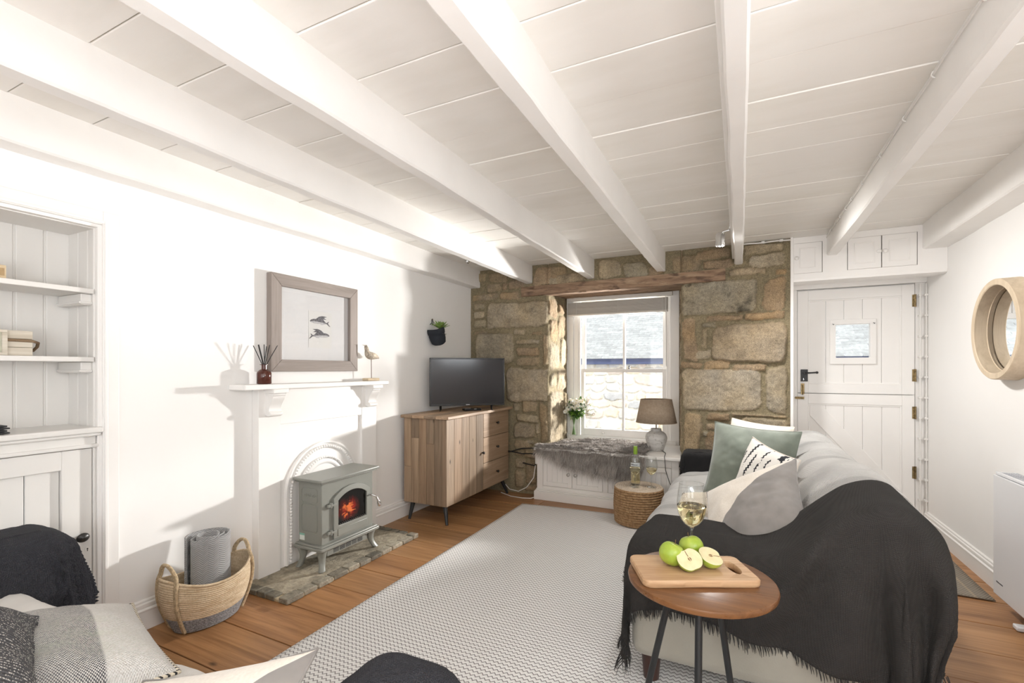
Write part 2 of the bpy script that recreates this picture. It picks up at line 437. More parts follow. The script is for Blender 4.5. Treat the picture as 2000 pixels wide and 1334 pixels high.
TINTS = [(.365, .30, .205), (.39, .325, .23), (.34, .285, .20), (.37, .295, .20), (.33, .285, .205), (.41, .34, .24)]
REDS = [(.345, .255, .165), (.34, .265, .175), (.36, .27, .175)]
MORT = np.array((.27, .225, .145))
def stone_field(X, Z, stones, seed, bulge=.034):
    """height and colour of a rubble wall: rounded irregular stones standing proud of the mortar"""
    wx = X + .012*fbm(X*7, Z*7, 0, seed, 3) + .004*fbm(X*30, Z*30, 0, seed+5, 2)
    wz = Z + .012*fbm(X*7, Z*7, 3.3, seed+1, 3) + .004*fbm(X*30, Z*30, 4, seed+6, 2)
    mort = .004*fbm(X*9, Z*9, 0, seed+2, 4) + .0015*vnoise(X*70, Z*70, 0, seed+3)
    H = mort.copy(); C = np.ones(X.shape+(3,))*MORT*(1+.10*fbm(X*6, Z*6, 7, seed, 3))[..., None]
    for i, (x0, x1, z0, z1) in enumerate(stones):
        r = random.Random(i*13+seed)
        cx, cz, hx, hz = (x0+x1)/2, (z0+z1)/2, (x1-x0)/2, (z1-z0)/2
        sh = r.uniform(-.10, .10)*min(1, hz/hx*1.5); big = hx*hz > .03
        cr = min(hx, hz)*(.38 if big else .62)
        dx, dz = wx-cx + sh*(wz-cz), wz-cz + sh*.4*(wx-cx)
        tap = 1 + r.uniform(-.16, .16)*dx/hx; dz = dz*tap
        qx, qz = np.abs(dx)-hx+cr, np.abs(dz)-hz+cr
        d = np.hypot(np.maximum(qx, 0), np.maximum(qz, 0)) + np.minimum(np.maximum(qx, qz), 0) - cr
        e = sstep(.006, -.016, d)
        if not np.any(e > 0): continue
        ins = np.clip(-d/min(hx, hz), 0, 1)
        b = bulge*r.uniform(.55, 1.1)*(1.15 if big else .85)
        h = b*(e*.72 + .28*np.sqrt(ins)) + e*(.007*fbm(X*11+i*3, Z*11, i*1.7, seed+8, 4) + .003*fbm(X*45, Z*45, i, seed+9, 3)) + e*b*.25*(r.uniform(-1, 1)*dx/hx + r.uniform(-1, 1)*dz/hz)
        H = np.where(e > 0, np.maximum(H, mort*(1-e)+h), H)
        red = (not big and r.random() < .45)
        base = np.array(r.choice(REDS if red else TINTS))*r.uniform(.88, 1.1)
        mott = fbm(X*13, Z*13, i*2.1, seed+20, 4); warm = fbm(X*5, Z*5, i*3.3, seed+24, 3)
        cc = base*(1+.16*mott)[..., None]*np.stack([1+.05*warm, 1+0*warm, 1-.10*warm], -1)
        if big:
            cc = cc*np.array((1.05, 1.06, 1.10))
            lich = sstep(.25, .75, fbm(X*8, Z*8, i*5.1, seed+30, 4))*(1.0 if i == 44 else .25)
            cc = cc*(1-.72*lich[..., None])
        C = np.where((e > .45)[..., None], cc, C)
    return H, C
t = T('granite_rubble'); v = t.coord(); a = t.attr()
f1 = t.noise(v, 42, 5, .65); f2 = t.noise(v, 190, 3, .7)
sp = t.ramp(f2, [(.36, (.62,)*3), (.5, (1, 1, 1)), (.66, (1.32, 1.3, 1.26))])
g = t.ramp(f1, [(.28, (.72,)*3), (.72, (1.2, 1.19, 1.16))])
t.p(Base_Color=t.mix(1.0, t.mix(1.0, a, g, 'MULTIPLY'), sp, 'MULTIPLY'), Roughness=.92, Specular_IOR_Level=.2)
t.bump(t.math('ADD', t.math('MULTIPLY', f1, .6), t.math('MULTIPLY', f2, .5)), .75, .011)
STONE = t.m
mb = MB()
DX = .0085
def front(x0, x1, z0, z1):
    nx, nz = int((x1-x0)/DX)+2, int((z1-z0)/DX)+2
    X, Z = np.meshgrid(np.linspace(x0, x1, nx), np.linspace(z0, z1, nz), indexing='ij')
    H, C = stone_field(X, Z, STONES, 5)
    # round the arris at the window reveal
    for ex, sgn in ((WX0, 1), (WX1, -1)):
        dd = (X-ex)*-sgn
        H = np.where((dd >= 0) & (dd < .035), H - .022*(1-dd/.035)**2, H)
    mb.grid(np.stack([X, YB-H, Z], -1), c=C)
front(XL-.01, WX0, -.01, ZC+.01); front(WX1, .378, -.01, ZC+.01)
front(WX0, WX1, 2.10, ZC+.01); front(WX0, WX1, -.01, .30)
# reveals of the window opening
REV = [(4.40, 4.62, 1.80, 1.99), (4.66, 4.86, 1.86, 1.97), (4.66, 4.93, 1.62, 1.84), (4.42, 4.64, 1.56, 1.78), (4.41, 4.70, 1.26, 1.54), (4.74, 4.94, 1.30, 1.60),
       (4.43, 4.60, 1.08, 1.23), (4.64, 4.92, 1.04, 1.27), (4.40, 4.80, .52, 1.04), (4.83, 4.94, .55, 1.01)]
for xe, sg in ((WX0, 1), (WX1, -1)):
    ny, nz = int(.62/DX), int(1.66/DX)
    Y, Z = np.meshgrid(np.linspace(YB, YB+.62, ny), np.linspace(.44, 2.10, nz), indexing='ij')
    H, C = stone_field(Y, Z, REV, 31 if sg > 0 else 57, .026)
    H = H - .022*np.clip(1-(Y-YB)/.035, 0, 1)**2
    mb.grid(np.stack([xe+sg*H, Y, Z], -1), c=C, flip=sg < 0)
g_ = (.33, .26, .18)
mb.box(-3.02, WX0-.045, YB+.02, YB+.72, -.02, ZC+.02, 0, g_); mb.box(WX1+.045, .365, YB+.06, YB+.72, -.02, ZC+.02, 0, g_)
mb.box(WX0-.05, WX1+.05, YB+.02, YB+.72, 2.11, ZC+.02, 0, g_); mb.box(WX0-.05, WX1+.05, YB+.02, YB+.72, -.02, .46, 0, g_)
mb.box(-.552, -.43, 4.955, 5.09, .44, 2.115, 0, g_); mb.box(-1.80, -1.735, 4.955, 5.09, .44, 2.115, 0, g_)
struct(mb.build('wall_back', STONE, smooth=60), 'rough granite rubble wall around the window')
# old timber lintel
nx = 330
prof = [(4.372, 2.098), (4.352, 2.108), (4.348, 2.02), (4.356, 2.008), (4.43, 2.010), (4.6, 2.03), (4.97, 2.045), (4.97, 2.115), (4.40, 2.115)]
ss = np.linspace(0, 1, 70); P = np.zeros((nx, 70, 3)); pl = np.array(prof)
cum = np.r_[0, np.cumsum(np.hypot(*np.diff(pl, axis=0).T))]; cum /= cum[-1]
yy_ = np.interp(ss, cum, pl[:, 0]); zz_ = np.interp(ss, cum, pl[:, 1])
for i, x in enumerate(np.linspace(LX0, LX1, nx)):
    hack = sstep(.35, .7, vnoise(x*9+zz_*34, zz_*9-x*1.6, yy_*9, 77))
    grn = fbm(np.full(70, x*3), zz_*70, yy_*70, 71, 3)
    up = .012*(x-LX0)/(LX1-LX0)
    P[i, :, 0] = x; P[i, :, 1] = yy_ + .016*hack + .004*grn; P[i, :, 2] = zz_ + up + .003*grn + .006*hack*(zz_ < 2.05)
t = T('old_lintel_timber'); v = t.coord()
f = t.noise(t.map(v, (3, 30, 40)), 1.0, 6, .65, .8); h = t.noise(t.map(v, (9, 12, 26), (0, .5, 0)), 1.0, 3)
col = t.ramp(f, [(.3, (.115, .065, .04)), (.52, (.30, .195, .125)), (.75, (.44, .32, .215))])
t.p(Base_Color=t.mix(t.ramp(h, [(.55, (0,)*3), (.7, (.75,)*3)]), col, (.09, .055, .04)), Roughness=.9); t.bump(f, .9, .008)
mb = MB().grid(P, flip=False); nn = 70
mb.f += [tuple(range(70)), tuple((nx-1)*70+k for k in range(70))[::-1]]; mb.m += [0, 0]
struct(mb.build('trim_9', t.m, smooth=50, base=True), 'weathered timber lintel over the window')

# ---------------- recess of the door: side, head and frame
mb = MB()
mb.box(.365, .385, YB-.03, 4.86, -.02, ZC+.02); mb.box(.385, .436, 4.79, 4.86, -.02, 1.975); mb.box(.436, .452, 4.80, 4.86, -.02, 1.975)
mb.box(1.268, XR, 4.81, 4.90, -.02, 1.98); mb.box(.36, XR, 4.78, 4.90, 1.962, 2.06); mb.box(.36, XR+.2, 4.86, 5.02, 2.0, ZC+.02)
mb.box(.26, .39, YB+.05, 5.05, -.02, ZC+.02); mb.box(.45, 1.27, 4.838, 4.86, 1.93, 1.97)
struct(mb.build('trim_10', WHITE, bevel=.003, smooth=0), 'white door frame and recess lining beside the stone wall')

# ---------------- stable door
dr = bpy.data.objects.new('door_1', None); COL.objects.link(dr); dr.location = (.455, 4.80, 0)
struct(dr, 'white two-part stable door with a small square window')
DX0, DX1, DS, DT = .455, 1.262, 1.061, 1.952
def dbox(mb, x0, x1, z0, z1, y0=4.80, y1=4.835): mb.box(x0, x1, y0, y1, z0, z1)
mb = MB()   # upper leaf: stiles, rails and boards
px0, px1, pz0, pz1 = .535, 1.18, 1.143, 1.866
wx0, wx1, wz0, wz1 = .73, .975, 1.363, 1.652
for a in ((DX0, px0, DS+.003, DT), (px1, DX1, DS+.003, DT), (px0, px1, pz1, DT), (px0, px1, DS+.003, pz0)): dbox(mb, *a)
xb = np.linspace(px0, px1, 6); F_ = lambda p, q, t: (p, t, q)
ca, cb_, cc, cd = wx0-.018, wx1+.018, wz0-.018, wz1+.018
for a, b in zip(xb[:-1], xb[1:]):
    a, b = a+.0012, b-.0012
    if b < ca or a > cb_: polys = [[(a, pz0), (b, pz0), (b, pz1), (a, pz1)]]
    elif a < ca: polys = [[(a, pz0), (b, pz0), (b, cc), (ca, cc), (ca, cd), (b, cd), (b, pz1), (a, pz1)]]
    elif b > cb_: polys = [[(a, pz0), (b, pz0), (b, pz1), (a, pz1), (a, cd), (cb_, cd), (cb_, cc), (a, cc)]]
    else: polys = [[(a, pz0), (b, pz0), (b, cc), (a, cc)], [(a, cd), (b, cd), (b, pz1), (a, pz1)]]
    for pg in polys: mb.prism(pg, F_, 4.811, 4.83)
for (x0, x1, z0, z1) in ((px0, px1, pz1-.012, pz1), (px0, px1, pz0, pz0+.012), (px0, px0+.012, pz0, pz1), (px1-.012, px1, pz0, pz1)): mb.box(x0, x1, 4.805, 4.815, z0, z1)
mb.build('upper_leaf', WHITE, dr, bevel=.003, smooth=0)
mb = MB()
for (x0, x1, z0, z1) in ((.693, 1.012, wz1-.004, 1.690), (.693, 1.012, 1.312, wz0+.004), (.693, wx0+.004, wz0, wz1), (wx1-.004, 1.012, wz0, wz1)): mb.box(x0, x1, 4.793, 4.84, z0, z1)
wf = mb.build('window_frame', WHITE, dr, bevel=.003, smooth=0)
MB().box(wx0, wx1, 4.815, 4.819, wz0, wz1).build('pane', PGLASS, wf, smooth=0)
for xx in (.712, .993):
    MB().tube([(xx, 4.792, 1.655), (xx, 4.780, 1.652), (xx+.004, 4.778, 1.645), (xx+.008, 4.780, 1.652)], .0022, 6).build('curtain_hook', BLACK, wf)
mb = MB()   # lower leaf
lx0, lx1, lz0, lz1 = .535, 1.182, .221, .972
for a in ((DX0, lx0, .012, DS-.003), (lx1, DX1, .012, DS-.003), (lx0, lx1, lz1, DS-.003), (lx0, lx1, .012, lz0)): dbox(mb, *a)
xb = np.linspace(lx0, lx1, 6)
for a, b in zip(xb[:-1], xb[1:]): mb.box(a+.0012, b-.0012, 4.813, 4.83, lz0, lz1)
for (x0, x1, z0, z1) in ((lx0, lx1, lz1-.012, lz1), (lx0, lx1, lz0, lz0+.012), (lx0, lx0+.012, lz0, lz1), (lx1-.012, lx1, lz0, lz1)): mb.box(x0, x1, 4.805, 4.816, z0, z1)
mb.box(DX0+.002, DX1-.002, 4.836, 4.846, DS-.03, DS+.03); mb.build('lower_leaf', WHITE, dr, bevel=.003, smooth=0)
mb = MB(); mb.prism([(lx0+.012, lz1-.012), (lx0+.012, lz1-.105), (lx1-.095, lz0+.012), (lx1-.012, lz0+.012), (lx1-.012, lz0+.07), (lx0+.10, lz1-.012)], lambda a, b, t: (a, t, b), 4.803, 4.816)
mb.build('diagonal_brace', WHITE, dr, bevel=.002, smooth=0)
mb = MB().box(.478, .532, 4.794, 4.80, 1.163, 1.268); hp = mb.build('latch_plate', BLACK, dr, bevel=.002)
MB().tube([(.505, 4.795, 1.236), (.505, 4.755, 1.236)], .009, 12).tube([(.505, 4.757, 1.236), (.55, 4.752, 1.238), (.59, 4.752, 1.241)], [.008, .0065, .007], 12).sphere((.594, 4.752, 1.241), .011, 14, 8).build('lever', BLACK, hp, smooth=50)
MB().lathe([(.0, 0), (.006, 0), (.006, -.003)], (.500, 4.794, 1.19), 12, axis='y').box(.4985, .5015, 4.7915, 4.7945, 1.176, 1.19).build('keyhole', CHROME, hp)
MB().box(.480, .506, 4.791, 4.80, 1.052, 1.146).tube([(.493, 4.787, 1.046), (.493, 4.787, 1.13)], .005, 8).build('bolt', BRASS, dr, bevel=.001)
MB().box(.438, .505, 4.790, 4.80, 1.008, 1.030).tube([(.432, 4.786, 1.019), (.50, 4.786, 1.019)], .005, 8).build('bolt', BRASS, dr, bevel=.001)
for z in (1.82, 1.22, .92, .44): MB().tube([(1.265, 4.796, z-.05), (1.265, 4.796, z+.05)], .0075, 10).box(1.246, 1.266, 4.797, 4.801, z-.048, z+.048).build('hinge', BRASS, dr)

# ---------------- sash window
W0, W1, WZ0, WZT = -1.71, -.575, .50, 2.05
wn = bpy.data.objects.new('window_1', None); COL.objects.link(wn); wn.location = (-1.14, 5.0, .5)
struct(wn, 'white painted sash window with two panes in each sash')
SX0, SX1 = -1.583, -.672
mb = MB()
for (x0, x1, z0, z1, y0, y1) in ((W0-.03, W0+.055, WZ0, WZT+.05, 4.95, 5.08), (W1-.055, W1+.03, WZ0, WZT+.05, 4.95, 5.08), (W0+.055, SX0-.02, WZ0, WZT, 4.975, 5.08), (SX1+.02, W1-.055, WZ0, WZT, 4.975, 5.08),
        (W0-.03, W1+.03, WZT-.03, WZT+.08, 4.953, 5.077), (W0, W1, WZ0-.02, .545, 4.93, 5.10)): mb.box(x0, x1, y0, y1, z0, z1)
for xx in (SX0-.02, SX1): mb.box(xx, xx+.02, 4.985, 4.998, WZ0, WZT)
mb.build('frame', WHITE, wn, bevel=.003, smooth=0)
ZM = 1.253
lower = MB()
for (x0, x1, z0, z1) in ((SX0, SX0+.042, .545, ZM+.02), (SX1-.042, SX1, .545, ZM+.02), (SX0+.041, SX1-.041, .545, .622), (SX0+.041, SX1-.041, ZM-.018, ZM+.02), (-1.127, -1.103, .622, ZM-.018)): lower.box(x0, x1, 5.000, 5.036, z0, z1)
ls = lower.build('lower_sash', WHITE, wn, bevel=.004, smooth=0)
MB().box(SX0+.04, SX1-.04, 5.016, 5.019, .62, ZM-.015).build('pane', PGLASS, ls, smooth=0)
upper = MB()
for (x0, x1, z0, z1) in ((SX0, SX0+.042, ZM, WZT-.02), (SX1-.042, SX1, ZM, WZT-.02), (SX0+.041, SX1-.041, ZM-.018, ZM+.018), (SX0+.041, SX1-.041, WZT-.08, WZT-.02), (-1.127, -1.103, ZM+.018, WZT-.08)): upper.box(x0, x1, 5.040, 5.075, z0, z1)
us = upper.build('upper_sash', WHITE, wn, bevel=.004, smooth=0)
MB().box(SX0+.04, SX1-.04, 5.056, 5.059, ZM+.015, WZT-.07).build('pane', PGLASS, us, smooth=0)
MB().lathe([(.0, 0), (.012, 0), (.012, .006), (.006, .01), (.006, .018), (.009, .024), (.005, .034), (0, .036)], (-1.055, 5.02, ZM+.02), 14).build('sash_fastener', BLACK, wn, smooth=50)
for xx in (-1.33, -.80): MB().box(xx-.014, xx+.014, 4.995, 5.001, .575, .588).tube([(xx-.012, 4.985, .575), (xx, 4.980, .572), (xx+.012, 4.985, .575)], .004, 8).build('sash_lift', CHROME, wn, smooth=50)
# venetian blind drawn up
bl = thing('venetian_blind', 'pale grey venetian blind drawn up at the top of the sash window', 'blind', (-1.13, 4.935, 1.85))
BLM = plain('blind_slat', (.66, .63, .58), .5)
mb = MB().box(W0+.0, W1-.03, 4.90, 4.955, 2.008, 2.047); mb.build('headrail', plain('headrail_paint', (.70, .68, .64), .4), bl, bevel=.004)
mb = MB()
for i in range(20): mb.box(W0+.008, W1-.075, 4.905, 4.950, 1.872+i*.0062, 1.8752+i*.0062)
mb.build('slats', BLM, bl, smooth=0)
MB().box(W0+.008, W1-.075, 4.903, 4.952, 1.850, 1.868).build('bottom_rail', BLM, bl, bevel=.004)
MB().tube([(-.665, 4.895, 2.0), (-.662, 4.89, 1.6), (-.663, 4.90, 1.30)], .004, 8).build('tilt_wand', plain('clear_wand', (.72, .71, .69), .3), bl)
MB().tube([(-.70, 4.897, 2.0), (-.70, 4.897, 1.86)], .0015, 6).build('ladder_cord', plain('cord_white', (.8, .79, .77), .8), bl)
for xx in (-1.60, -1.15): MB().tube([(xx, 4.897, 2.0), (xx, 4.897, 1.86)], .0015, 6).build('ladder_cord', bpy.data.materials['cord_white'], bl)
# ================================================================== ALCOVE: SHELVES AND CUPBOARD
sh = thing('alcove_shelving', 'pale grey panelled shelves built into the alcove at the left', 'shelves', (-2.75, .38, 1.009))
mb = MB()
yb = np.arange(AY0, AY1-.004, .1015)
yb = AY1 - .004 - np.arange(0, 15)*.1015
for b in yb:
    a = max(b-.1015, AY0+.003)
    if b-a < .02: continue
    mb.box(-2.90, -2.880, a+.004, b-.004, .98, AZ-.003); mb.box(-2.90, -2.884, a-.004, a+.006, .98, AZ-.003)
mb.build('back_panel', GREIGE, sh, bevel=.004, smooth=0)
mb = MB()
for a, b in ((-2.880, -2.79), (-2.786, -2.70), (-2.696, -2.645)): mb.box(a, b, AY1-.022, AY1-.002, .98, AZ-.003)
mb.box(-2.880, -2.645, AY1-.012, AY1-.001, .98, AZ-.003)
mb.build('side_panel', GREIGE, sh, bevel=.004, smooth=0)
MB().box(-2.88, -2.645, AY0+.003, AY1-.003, AZ-.022, AZ-.003).build('top_panel', GREIGE, sh, bevel=.002, smooth=0)
for z in (1.633, 1.325):
    MB().box(-2.876, -2.632, AY0+.005, AY1-.024, z-.022, z).build('shelf', GREIGE, sh, bevel=.003, smooth=0)
    mb = MB().box(-2.872, -2.66, AY1-.062, AY1-.022, z-.072, z-.023).box(-2.872, -2.652, AY1-.070, AY1-.022, z-.068, z-.058)
    mb.build('shelf_bracket', GREIGE, sh, bevel=.003, smooth=0)
mb = MB().box(-2.645, -2.617, AY1-.018, AY1, .0, AZ).box(-2.645, -2.617, AY0, AY1, AZ-.018, AZ)
tw = .058
for q in ((AY1-.004, AY1+tw, .0, AZ+tw), (AY0, AY1-.004, AZ-.004, AZ+tw)): mb.box(-2.62, -2.602, *q)
mb.box(-2.602, -2.596, AY1, AY1+.014, 0, AZ+.014); mb.box(-2.602, -2.596, AY0, AY1, AZ, AZ+.014)
struct(mb.build('trim_11', WHITE, bevel=.003, smooth=0, base=True), 'white lining and architrave around the shelved alcove')
cb = thing('alcove_cupboard', 'pale grey built-in cupboard below the alcove shelves with a black oval knob', 'cupboard', (-2.75, .38, 0))
MB().box(-2.88, -2.596, AY0+.003, AY1-.003, .984, 1.009).box(-2.88, -2.606, AY0+.003, AY1-.006, .970, .984).build('worktop', GREIGE, cb, bevel=.006, smooth=0)
mb = MB().box(-2.88, -2.626, AY0+.004, AY1-.02, .925, .970).box(-2.88, -2.616, AY0+.004, AY1-.012, .918, .934).box(-2.88, -2.628, AY1-.03, AY1-.018, 0, .92).box(-2.88, -2.64, AY0+.004, AY1-.02, 0, .08)
mb.build('face_frame', GREIGE, cb, bevel=.004, smooth=0)
dy1 = AY1-.032; mb = MB(); st = .107
mb.box(-2.660, -2.632, dy1-st, dy1, .085, .914); mb.box(-2.660, -2.632, .42, .42+st, .085, .914); mb.box(-2.660, -2.632, .42+st, dy1-st, .832, .914); mb.box(-2.660, -2.632, .42+st, dy1-st, .085, .18)
yb = dy1-st - np.arange(0, 5)*.112
for b in yb: mb.box(-2.655, -2.648, max(b-.112, .5)+.0015, b-.0015, .17, .84)
dd = mb.build('door', GREIGE, cb, bevel=.003, smooth=0)
MB().lathe([(0, 0), (.009, 0), (.008, .012), (.010, .016), (.021, .022), (.024, .028), (.019, .034), (0, .037)], (-2.632, 1.036, .527), 24, axis='x', sx=1.0, sy=.85).build('knob', plain('black_knob', (.02, .019, .018), .35), dd, smooth=60)
MB().lathe([(0, 0), (.010, 0), (.010, .002), (0, .003)], (-2.632, 1.062, .463), 20, axis='x', sy=1.3).build('keyhole_plate', plain('white_enamel', (.75, .73, .70), .3), dd)
MB().box(-2.6295, -2.629, 1.0605, 1.0635, .455, .463).lathe([(0, 0), (.003, 0), (.003, .0006), (0, .0006)], (-2.6295, 1.062, .466), 12, axis='x').build('keyhole', BLACK, dd)
mb = MB().box(-2.660, -2.632, AY0+.02, .415, .085, .914); mb.build('side_door', GREIGE, cb, bevel=.003, smooth=0)
# ornaments on the shelves
DISTR = wood('whitewashed_wood', (.42, .36, .28), (.70, .66, .58), axis=1, rough=.8, use_attr=False, knots=False)
o = MB().box(-2.76, -2.655, .60, .812, 1.634, 1.688).build('wooden_block', wood('pale_old_wood', (.48, .36, .22), (.72, .60, .42), axis=1, rough=.8, use_attr=False, knots=False), bevel=.004, base=True)
tag(o, 'old pale wooden block on the top alcove shelf', 'wooden block')
MB().box(-2.654, -2.652, .62, .805, 1.645, 1.675).build('carved_panel', plain('carved_tan', (.40, .28, .15), .9, bscale=160, bstr=.9, bdist=.004), o)
bx = thing('wooden_box', 'whitewashed wooden box with a rope handle on the middle alcove shelf', 'box', (-2.76, .84, 1.326))
mb = MB()
for z0, z1 in ((1.326, 1.360), (1.361, 1.395), (1.396, 1.430)): mb.box(-2.84, -2.69, .62, .902, z0, z1)
mb.build('crate', DISTR, bx, bevel=.003)
mb = MB().tube([(-2.688, .72, 1.394), (-2.683, .80, 1.391), (-2.688, .90, 1.388), (-2.71, .925, 1.382), (-2.74, .932, 1.366), (-2.76, .926, 1.350), (-2.765, .908, 1.348)], .006, 8)
mb.build('rope_handle', plain('brown_rope', (.22, .15, .09), .95, bscale=200, bstr=.9), bx, smooth=60)
fr = thing('compass_picture', 'small framed compass print against the box on the middle alcove shelf', 'picture', (-2.665, .71, 1.326))
mb = MB()
for q in ((.60, .818, 1.326, 1.338), (.60, .818, 1.418, 1.430), (.60, .612, 1.338, 1.418), (.802, .818, 1.338, 1.418)): mb.box(-2.682, -2.664, *q)
mb.build('frame', DISTR, fr, bevel=.002)
MB().box(-2.678, -2.670, .612, .802, 1.338, 1.418).build('print', plain('green_grey_print', (.52, .52, .42), .8, nscale=40, namt=.1), fr)
mb = MB(); c_ = (.735, 1.378)
mb.tube([(-2.669, c_[0]+.026*math.cos(a), c_[1]+.026*math.sin(a)) for a in np.linspace(0, 2*PI, 29)[:-1]], .0014, 6, closed=True)
for k in range(8):
    a = k*PI/4; L_ = .040 if k % 2 == 0 else .022
    mb.prism([(0, -.0025), (L_, 0), (0, .0025)], lambda p, q, t, a=a: (t, c_[0]+p*math.cos(a)-q*math.sin(a), c_[1]+p*math.sin(a)+q*math.cos(a)), -2.6700, -2.6690)
mb.build('compass_rose', plain('ink_grey', (.12, .12, .11), .8), fr)
o = thing('ribbed_ornament', 'small black ribbed ornament on the alcove worktop', 'ornament', (-2.68, .76, 1.010))
mb = MB()
for k in range(4): mb.box(-2.73, -2.63, .66, .815-.008*(k % 2), 1.012+k*.009, 1.018+k*.009)
mb.box(-2.72, -2.64, .66, .80, 1.010, 1.046); mb.build('body', plain('ornament_black', (.02, .02, .022), .4), o, bevel=.002)
MB().lathe([(0, 0), (.016, 0), (.018, .006), (.012, .013), (0, .015)], (-2.68, .77, 1.046), 16).build('cap', plain('ornament_dark_red', (.07, .02, .02), .4), o)

# ================================================================== FIREPLACE
fp = thing('fireplace_surround', 'white painted fireplace surround with scrolled corbels and a beaded arch', 'fireplace', (-2.58, 2.343, 0))
SY0, SY1, SX = 1.843, 2.843, -2.560
for a, b, n_ in ((SY0, 1.991, 'l'), (2.688, SY1, 'r')):
    MB().box(XL+.001, SX, a, b, .001, 1.148).build('pilaster', WHITE, fp, bevel=.003, smooth=0)
MB().box(XL+.001, SX-.003, 1.991, 2.688, .926, 1.148).build('frieze', WHITE, fp, bevel=.003, smooth=0)
MB().box(XL+.001, SX-.018, 1.991, 2.688, .001, .925).build('inner_panel', WHITE, fp, bevel=.002, smooth=0)
MB().box(XL+.001, -2.478, 1.70, 2.895, 1.150, 1.181).build('mantel_shelf', WHITE, fp, bevel=.006, smooth=0)
prof = [(0, 0), (.086, 0), (.086, -.022), (.078, -.030), (.078, -.038)]
for k in range(13):
    a = k/12; prof.append((.072 - .012*math.sin(a*PI*.9) - .034*a**1.5 + .004*math.sin(a*PI*2), -.040-.093*a))
prof += [(.046, -.140), (.050, -.150), (.046, -.160), (.030, -.166), (0, -.158)]
for yc in (1.93, 2.766):
    MB().prism([(SX-.004+a, 1.150+b) for a, b in prof], lambda a, b, t: (a, t, b), yc-.043, yc+.043).box(SX-.004, SX+.088, yc-.052, yc+.052, 1.126, 1.150).build('corbel', WHITE, fp, bevel=.003, smooth=40)
# cast arch insert
cy, cz, X0 = 2.343, .470, SX-.018
def arch(r, zf=0.03, n=48):
    pts = [(cy-r, zf), (cy-r, cz)] + [(cy-r*math.cos(a), cz+r*math.sin(a)) for a in np.linspace(0, PI, n)[1:-1]] + [(cy+r, cz), (cy+r, zf)]
    return pts
def arch_band(r0, r1, h, mb):
    """raised moulding between two arch lines"""
    a, b = arch(r0), arch(r1); n = len(a); V = []; F = []
    for (p, q) in zip(a, b): V += [(X0, *p), (X0+h, p[0]+(q[0]-p[0])*.25, p[1]+(q[1]-p[1])*.25), (X0+h, p[0]+(q[0]-p[0])*.75, p[1]+(q[1]-p[1])*.75), (X0, *q)]
    for i in range(n-1):
        for k in range(3): F.append((i*4+k, i*4+k+1, i*4+5+k, i*4+4+k))
    mb.add(V, F)
mb = MB(); arch_band(.312, .288, .016, mb); arch_band(.280, .262, .008, mb); arch_band(.205, .190, .014, mb); arch_band(.186, .150, .008, mb)
ar = mb.build('arch_moulding', WHITE, fp, smooth=45)
mb = MB()
for r_, n_, s_ in ((.271, 44, .0105), (.197, 34, .008)):
    for a in np.linspace(0, PI, n_): mb.sphere((X0+.010, cy-r_*math.cos(a), cz+r_*math.sin(a)), s_, 8, 6)
    for sg in (-1, 1):
        for z in np.arange(.05, cz-.01, .0195 if r_ > .2 else .018): mb.sphere((X0+.010, cy+sg*r_, z), s_, 8, 6)
b_ = mb.build('beading', WHITE, fp, smooth=80); b_['kind'] = 'stuff'
# hearth of old bricks and slate
t = T('hearth_stone'); v = t.coord(); a = t.attr()
f = t.noise(v, 9, 5, .65, .6); g = t.noise(v, 45, 4, .7)
col = t.ramp(f, [(.28, (.15, .145, .12)), (.45, (.29, .255, .19)), (.62, (.42, .37, .28)), (.75, (.20, .21, .17))])
t.p(Base_Color=t.mix(1.0, t.mix(1.0, col, a, 'MULTIPLY'), t.ramp(g, [(.3, (.75,)*3), (.7, (1.25,)*3)]), 'MULTIPLY'), Roughness=.8)
t.bump(t.math('ADD', f, t.math('MULTIPLY', g, .5)), .8, .012); HEARTH = t.m
ht = thing('hearth', 'old grey brick and mortar hearth under the stove', 'hearth', (-2.39, 2.32, 0))
HX, HY0, HY1 = -2.185, 1.735, 2.885
mb = MB().box(XL+.03, HX-.06, HY0+.055, HY1-.05, .0, .026, 0, (1, 1, 1)); mb.build('slab', HEARTH, ht, bevel=.005)
mb = MB(); y = HY0
while y < HY1-.05:
    L_ = rng.uniform(.095, .125); q = rng.uniform(.38, 1.0); e = min(y+L_, HY1)
    mb.box(HX-.068, HX+rng.uniform(-.004, .004), y+.004, e-.004, 0, .029+rng.uniform(-.003, .004), 0, (q, q*1.02, q*1.05)); y += L_
x = XL+.035
while x < HX-.10:
    q = rng.uniform(.3, .62); e = min(x+.075, HX-.07)
    for yy0 in (HY0, HY1-.055): mb.box(x+.004, e-.004, yy0+rng.uniform(-.004, .004), yy0+.062, 0, .028+rng.uniform(-.003, .004), 0, (q, q*1.02, q*1.04))
    x += .075
mb.box(XL+.03, HX-.006, HY0+.006, HY1-.006, 0, .018, 0, (1.1, 1.05, .95))
mb.build('brick_edging', HEARTH, ht, bevel=.005)

